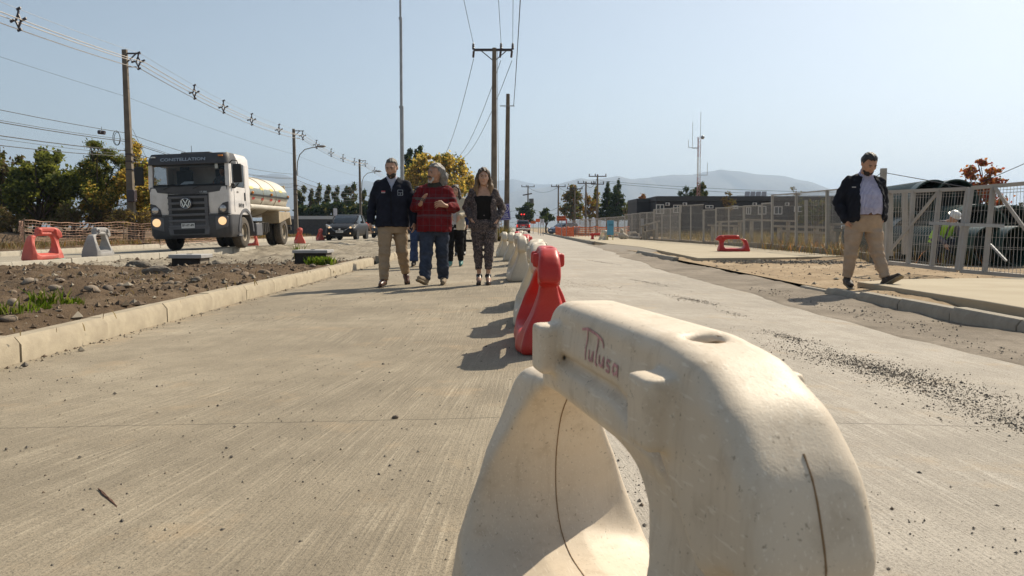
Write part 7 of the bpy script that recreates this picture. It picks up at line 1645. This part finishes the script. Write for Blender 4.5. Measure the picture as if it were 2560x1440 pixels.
tree_px('feathery_shrub', 'tall feathery shrub just left of the leftmost pole', 'shrub', 36.0, 250, [(222, 362, 13, 10), (245, 375, 16, 12), (268, 366, 14, 9), (235, 392, 24, 16), (275, 395, 18, 14), (285, 420, 14, 20), (215, 415, 20, 18), (250, 425, 26, 20), (190, 400, 12, 8), (200, 445, 22, 20), (240, 460, 28, 22), (272, 450, 20, 20), (200, 480, 20, 20)], 11000, .085, [LG2, LG, LG3, LY], [.45, .33, .15, .07], 3, HG, asp=.28, up=.9)
tree_px('yellow_shrub', 'yellowing shrub low beside the leftmost pole', 'shrub', 35.6, 265, [(250, 480, 22, 22), (280, 475, 20, 22), (235, 500, 20, 18), (270, 505, 24, 18), (298, 490, 14, 22)], 3200, .075, [LY, LG3, LY2, LG], [.35, .3, .15, .2], 4, HG, asp=.6)
tree_px('autumn_shrub', 'orange-yellow shrub between the leftmost pole and the tanker', 'shrub', 36.4, 352, [(335, 385, 12, 20), (365, 375, 12, 16), (345, 420, 18, 24), (372, 430, 16, 26), (350, 460, 24, 22), (378, 470, 20, 24), (340, 490, 20, 22), (370, 505, 24, 22), (400, 480, 20, 30), (330, 440, 10, 16)], 7500, .08, [LY, LY2, LG3, LO, LG], [.32, .22, .22, .08, .16], 5, HG, asp=.5)
tree_px('brush', 'dry brown brush under the green shrubs behind the net', 'shrub', 34.6, 190, [(175, 535, 30, 28), (215, 525, 26, 34), (245, 540, 30, 24), (150, 545, 26, 22), (120, 555, 26, 18), (285, 545, 24, 24)], 5200, .10, [LB, LB2, LP, LG], [.3, .3, .2, .2], 6, HG, asp=.14, up=1.4)
tree_px('brush', 'dry grey-brown brush at the far left behind the net', 'shrub', 35.0, 40, [(30, 550, 34, 26), (70, 560, 26, 20), (5, 570, 26, 26), (-30, 560, 30, 30)], 3200, .10, [LB, LP, LG2, LB2], [.3, .3, .2, .2], 7, HG, asp=.16, up=1.2)
tree_px('brush', 'dry brown brush right of the leftmost pole', 'shrub', 35.2, 350, [(330, 545, 24, 26), (362, 550, 26, 24), (395, 550, 26, 26), (420, 530, 30, 40)], 3400, .10, [LB, LB2, LP, LY], [.35, .25, .25, .15], 8, HG, asp=.16, up=1.2)
tree_px('broadleaf_shrub', 'dark green shrub filling in behind the upright shoots', 'shrub', 39.5, 120, [(20, 440, 30, 30), (70, 450, 36, 34), (120, 460, 36, 36), (170, 455, 34, 34), (220, 450, 34, 38), (265, 460, 30, 34), (30, 500, 36, 36), (90, 510, 36, 36), (150, 510, 36, 34), (210, 505, 36, 34), (265, 510, 34, 36), (320, 500, 34, 36), (380, 500, 34, 40), (60, 545, 40, 24), (150, 545, 40, 24), (240, 548, 40, 24), (330, 548, 40, 24)], 15000, .11, [LG2, LG, LP, LB, LY2], [.34, .26, .2, .12, .08], 9, HG, asp=.5)
# row of tall slim trees
PG = 'slim trees beyond the truck road'
pw = ['slim tree just right of the tanker ladder', 'thin second tree of the row right of the tanker', 'taller third tree of the row behind the hatchback', 'spire-like fourth tree of the row behind the hatchback', 'narrow fifth tree of the row behind the hatchback', 'sixth tree of the row, above the hatchback roof', 'tall broad seventh tree left of the lamp pole', 'slim eighth tree right of the lamp pole', 'last slim tree beside the navy jacket sleeve']
for k, (px, ty, wd) in enumerate([(754, 464, 10), (775, 470, 7), (794, 461, 10), (818, 463, 8), (838, 466, 8), (862, 466, 8), (880, 457, 11), (908, 474, 9), (928, 486, 10)]):
    cl = [(px + (-1) ** j * wd * .25, ty + 10 + 13 * j, wd * (.45 + .16 * min(j, 4)), 10) for j in range(7)]
    tree_px('slim_tree', pw[k], 'tree', 104 + (k % 3) * 4, px, cl, 1500, .24, [LD2, LG2, LP, LB], [.4, .25, .25, .1], 20 + k, PG, r0=.16, dep=.5, asp=.45)
tree_px('dark_bush', 'dark bushes massed below the slim trees', 'shrub', 100, 830, [(760, 530, 22, 14), (800, 528, 26, 16), (840, 526, 24, 18), (880, 530, 24, 16), (920, 530, 26, 18), (960, 520, 26, 26)], 3600, .28, [LD, LD2, LP], [.5, .3, .2], 31)
# the yellow tree with dark ones behind
cl = [(1040, 415, 22, 20), (1030, 440, 24, 18), (1060, 400, 20, 16), (1075, 425, 26, 22), (1100, 395, 20, 14), (1125, 400, 20, 14), (1110, 420, 28, 22), (1145, 425, 24, 22), (1165, 445, 20, 18), (1135, 455, 28, 20), (1090, 455, 30, 20), (1050, 465, 24, 18), (1172, 470, 12, 16), (1150, 480, 18, 16), (1020, 460, 14, 14)]
tree_px('autumn_tree', 'broad yellow autumn tree behind the walkers', 'tree', 84, 1100, cl, 13000, .15, [LY, LY2, LG3, LG], [.46, .26, .16, .12], 40, None, r0=.3, dep=1.6, asp=.6)
for k, (px, ty, w, lb) in enumerate([(1022, 374, 15, 'dark evergreen left of the yellow tree, by the mast'), (1047, 366, 9, 'slender dark evergreen poking above the yellow tree')]):
    tree_px('evergreen_tree', lb, 'tree', 118, px, [(px + (-1) ** j * 3, ty + 8 + 13 * j, w * (.5 + .14 * min(j, 4)), 11) for j in range(8)], 2600, .26, [LD, LD2, LG2], [.5, .3, .2], 44 + k, 'dark evergreens', r0=.25, dep=.8)
tree_px('dark_bush', 'dark greenery low behind the walkers', 'shrub', 90, 1060, [(1000, 480, 30, 24), (1010, 515, 34, 24), (1060, 520, 34, 22), (1110, 522, 34, 22), (1160, 520, 30, 24), (1190, 535, 24, 14)], 3600, .22, [LD2, LP, LB, LG2], [.4, .25, .15, .2], 47)
# right-hand trees
RG = 'trees beyond the right fence'
tree_px('gum_tree', 'grey-green tree behind the traffic lights', 'tree', 135, 1318, [(1322, 513, 12, 8), (1312, 525, 14, 10), (1326, 535, 12, 12), (1303, 538, 12, 10), (1315, 548, 18, 8)], 2400, .26, [LD2, LD, LG2], [.5, .3, .2], 50, RG)
tree_px('small_tree', 'small dark tree left of the orange sign', 'tree', 104, 1366, [(1366, 525, 7, 6), (1362, 536, 12, 8), (1374, 545, 13, 8), (1358, 550, 10, 6)], 1700, .17, [LD2, LG2, LD], [.5, .3, .2], 51, RG)
tree_px('autumn_bush', 'loose brown-green autumn tree between two far poles', 'tree', 122, 1432, [(1432, 470, 12, 10), (1420, 490, 16, 14), (1444, 490, 15, 14), (1428, 515, 20, 16), (1450, 518, 14, 16), (1412, 525, 12, 14), (1436, 540, 22, 10)], 3600, .22, [LP, LG2, LB, LO], [.35, .3, .2, .15], 52, RG)
tree_px('autumn_bush', 'orange and green shrub at the foot of the conifers', 'shrub', 116, 1476, [(1470, 500, 8, 16), (1482, 515, 10, 16), (1470, 530, 12, 12), (1480, 540, 10, 6)], 1500, .2, [LO, LG3, LY2, LB], [.35, .25, .2, .2], 53, RG)
tree_px('conifer', 'yellow-green slim conifer left of the dark pair', 'tree', 118, 1491, [(1491, 474, 4, 7), (1490, 486, 7, 8), (1491, 500, 9, 9), (1490, 514, 10, 8)], 1500, .18, [LG3, LY2, LG], [.4, .25, .35], 54, RG)
def conifer_cl(px, ty, by, w, lean=0):
    out = []; n = 9
    for j in range(n):
        t = j / (n - 1); y = ty + (by - ty) * t; r = 1.5 + w * t ** .9
        out += [(px - r * .55 + lean * (1 - t), y, r * .6, (by - ty) / n * .55), (px + r * .55 + lean * (1 - t), y + 2, r * .6, (by - ty) / n * .55), (px + lean * (1 - t), y, max(1.5, r * .35), (by - ty) / n * .8)]
    return out
tree_px('conifer', 'dark spiky conifer, left one of the pair', 'tree', 110, 1518, conifer_cl(1520, 462, 543, 26), 4200, .22, [LD, LD2, LG2], [.5, .32, .18], 55, RG, up=-.3, asp=.3)
tree_px('conifer', 'dark spiky conifer, taller right one of the pair', 'tree', 108, 1545, conifer_cl(1544, 456, 543, 28), 4400, .22, [LD, LD2, LG2], [.5, .32, .18], 56, RG, up=-.3, asp=.3)
tree_px('shrub', 'sparse shrub between the conifers and the annex', 'shrub', 100, 1575, [(1575, 512, 10, 8), (1570, 525, 12, 10), (1584, 524, 10, 10), (1574, 540, 14, 8)], 900, .16, [LP, LG2, LB], [.4, .35, .25], 57, RG)
tree_px('bare_tree', 'dark spiky tree behind the dark building', 'tree', 98, 1714, [(1714, 475, 6, 10), (1703, 485, 7, 8), (1726, 486, 8, 8), (1714, 494, 16, 8)], 700, .2, [LD, LD2], [.6, .4], 58, RG, asp=.2)
tree_px('small_tree', 'round dark tree at the foot of the radio tower', 'tree', 100, 1752, [(1753, 466, 8, 8), (1748, 478, 12, 10), (1758, 484, 10, 10), (1750, 495, 14, 8)], 1700, .18, [LD2, LP, LG2], [.45, .35, .2], 59, RG)
tree_px('small_tree', 'tiny reddish tree above the annex roof', 'tree', 96, 1604, [(1604, 490, 5, 4), (1598, 496, 5, 5), (1612, 496, 5, 5)], 320, .14, [LR2, LB], [.5, .5], 60, RG)
tree_px('bare_tree', 'thin leafless shrub before the building', 'tree', 66, 1820, [(1822, 485, 8, 7), (1815, 500, 10, 9), (1828, 505, 9, 9), (1820, 520, 10, 8)], 420, .09, [LB, LP], [.6, .4], 61, RG, r0=.05)
tree_px('bare_tree', 'tiny bare tree right of the solar panels', 'tree', 80, 1985, [(1984, 472, 7, 7), (1990, 484, 8, 7), (1980, 488, 7, 6)], 120, .10, [LB, LP], [.6, .4], 62, RG, r0=.05)
tree_px('shrub', 'dark bush behind the fence left of the man on the right', 'shrub', 50, 2045, [(2030, 515, 16, 18), (2055, 510, 18, 18), (2040, 540, 26, 18), (2068, 535, 12, 18), (2020, 545, 14, 14)], 2300, .11, [LP, LG2, LD2, LB], [.35, .3, .2, .15], 63, RG)
tree_px('red_tree', 'red-leaved autumn tree behind the black pipes', 'tree', 44, 2448, [(2452, 408, 10, 9), (2440, 425, 14, 10), (2462, 430, 12, 10), (2432, 442, 13, 10), (2455, 450, 18, 12), (2478, 455, 12, 10), (2440, 465, 18, 12), (2468, 475, 20, 12), (2492, 480, 10, 10), (2450, 495, 24, 14), (2485, 505, 18, 12), (2460, 525, 26, 16), (2490, 540, 22, 16)], 3600, .085, [LR, LR2, LO, LP], [.4, .3, .15, .15], 64, None, asp=.7)
tree_px('shrub', 'dark bush cut by the right edge above the pipes', 'shrub', 42, 2575, [(2560, 535, 18, 14), (2580, 525, 24, 22), (2590, 550, 26, 18)], 1300, .10, [LD2, LP, LR], [.4, .4, .2], 65, RG)
# dry weeds behind the fence, grass near the gate, small weeds
def tuft(name, label, cat, pts, n, hgt, mats, weights, seed, spread, wd=.012, kind=None, group=None):
    rs = np.random.RandomState(seed); P = np.array([(p[0], p[1], p[2]) for p in pts], float); pick = rs.randint(len(P), size=n)
    B = P[pick] + np.stack([rs.normal(0, spread, n), rs.normal(0, spread, n), np.zeros(n)], -1); h = hgt * (.4 + .8 * rs.rand(n))
    ln = rs.normal(0, .35, (n, 2)); T = B + np.stack([ln[:, 0] * h, ln[:, 1] * h, h], -1); a = rs.rand(n) * 6.28; s = np.stack([np.cos(a), np.sin(a), 0 * a], -1) * wd
    Mid = (B + T) / 2 + np.stack([ln[:, 0] * -.12 * h, ln[:, 1] * -.12 * h, .08 * h], -1)
    V = np.stack([B - s * .6, B + s * .6, Mid + s, T + s * .15, T - s * .15, Mid - s], 1); o = B.mean(0)
    F = (np.array([[0, 1, 2, 5], [5, 2, 3, 4]])[None] + 6 * np.arange(n)[:, None, None]).reshape(-1, 4); mi = np.repeat(rs.choice(len(weights), n, p=weights), 2)
    ob = np_obj(name, V.reshape(-1, 3), F, list(mats), None, mi, False)
    return tag(ob, label, cat, group, kind)
pts = [(x, y, 0) for x in np.linspace(11, 19, 14) for y in (36, 40, 45) if True]
tuft('dry_grass', 'dry straw-coloured weeds growing behind the wire fence', 'grass', [(x + random.uniform(-.4, .4), y + random.uniform(-2, 2), -.06) for x, y in [(10 + .02 * k * k % 9, 30 + (k * 7) % 26) for k in range(60)]], 4200, .62, [LB2, LB, LP], [.35, .4, .25], 70, .5, .009, 'stuff')
tuft('dry_grass', 'dry weeds along the inner side of the near fence', 'grass', [(8.9 + .1 * (k % 5), 19 + k * .42, 0) for k in range(22)] + [(9.3 + .5 * k, 17 + .2 * k, 0) for k in range(8)], 1700, .38, [LB2, LB, LP, LR2], [.3, .4, .2, .1], 71, .3, .007, 'stuff')
p = gp(2305, 652, .0); tuft('weed_clump', 'bright green weed at the foot of the leaning gate', 'weed', [(p.x + .06 * k, p.y + .3, .02) for k in range(8)], 500, .22, [LW, LG3], [.6, .4], 72, .12, .012)
for k, (px, py, n, hh, lb) in enumerate([(25, 812, 60, .09, 'green weeds at the left edge behind the kerb'), (75, 792, 80, .07, 'green weeds behind the kerb, second clump from the left edge'), (130, 778, 70, .14, 'taller green weeds behind the first kerb joint'), (170, 775, 60, .07, 'few green weed leaves right of the taller clump')]):
    p = gp(px, py, .10); tuft('weed_clump', lb, 'weed', [(p.x + random.uniform(-.09, .09), p.y + random.uniform(-.09, .09), h_at(median_h, min(p.x, -3.5), p.y)) for _ in range(6)], n, hh, [LW, LG3, LG], [.5, .3, .2], 80 + k, .045, .008)
p = gp(797, 660, .0); tuft('weed_clump', 'bright green weed beside the grey lidded chamber', 'weed', [(p.x + random.uniform(-.2, .25), p.y + random.uniform(-.1, .1), -.02) for _ in range(10)], 460, .17, [LW, LG3], [.7, .3], 90, .06, .014)
p = at(745, 612, 21.0); tuft('weed_clump', 'thin weed growing on the bank behind the chamber', 'weed', [(p.x, 21.0, .0)], 40, .35, [LG3, LW], [.5, .5], 91, .06, .012)
tuft('weed_clump', 'scrubby dark weeds round the foot of the weathered pole', 'weed', [(random.uniform(-2.1, -.25), random.uniform(45.8, 47.2), .03) for _ in range(24)], 1500, .75, [LB, LP, LG2, LY2], [.35, .3, .2, .15], 92, .15, .016)
tuft('dry_grass', 'dry litter and stubble on the far bank beyond the truck road', 'grass', [(random.uniform(-17.5, -14.9), random.uniform(22, 60), .15) for _ in range(120)], 4200, .20, [LB, LB2, LO, LP], [.4, .35, .1, .15], 93, .3, .012, 'stuff')
tuft('fallen_leaves', 'fallen leaves and straw scattered on the near soil', 'leaves', [(random.uniform(-6.5, -3.5), random.uniform(4.5, 12), .12) for _ in range(60)], 500, .06, [LB2, LB], [.6, .4], 94, .4, .006, 'stuff')
# ================================================================ AIR
hz = MB(); hz.box((0, 4000, 210.), (12900, 8500, 424)); o = hz.build('haze', mat('unused', (.5, .5, .5)))
m = bpy.data.materials.new('haze_air'); m.use_nodes = True; nt = m.node_tree; nt.nodes.clear(); out = nt.nodes.new('ShaderNodeOutputMaterial'); pv = nt.nodes.new('ShaderNodeVolumePrincipled')
pv.inputs['Color'].default_value = (.54, .73, 1.0, 1); pv.inputs['Density'].default_value = .00019; pv.inputs['Anisotropy'].default_value = .25; nt.links.new(pv.outputs[0], out.inputs['Volume'])
o.data.materials.clear(); o.data.materials.append(m); tag(o, kind='stuff')
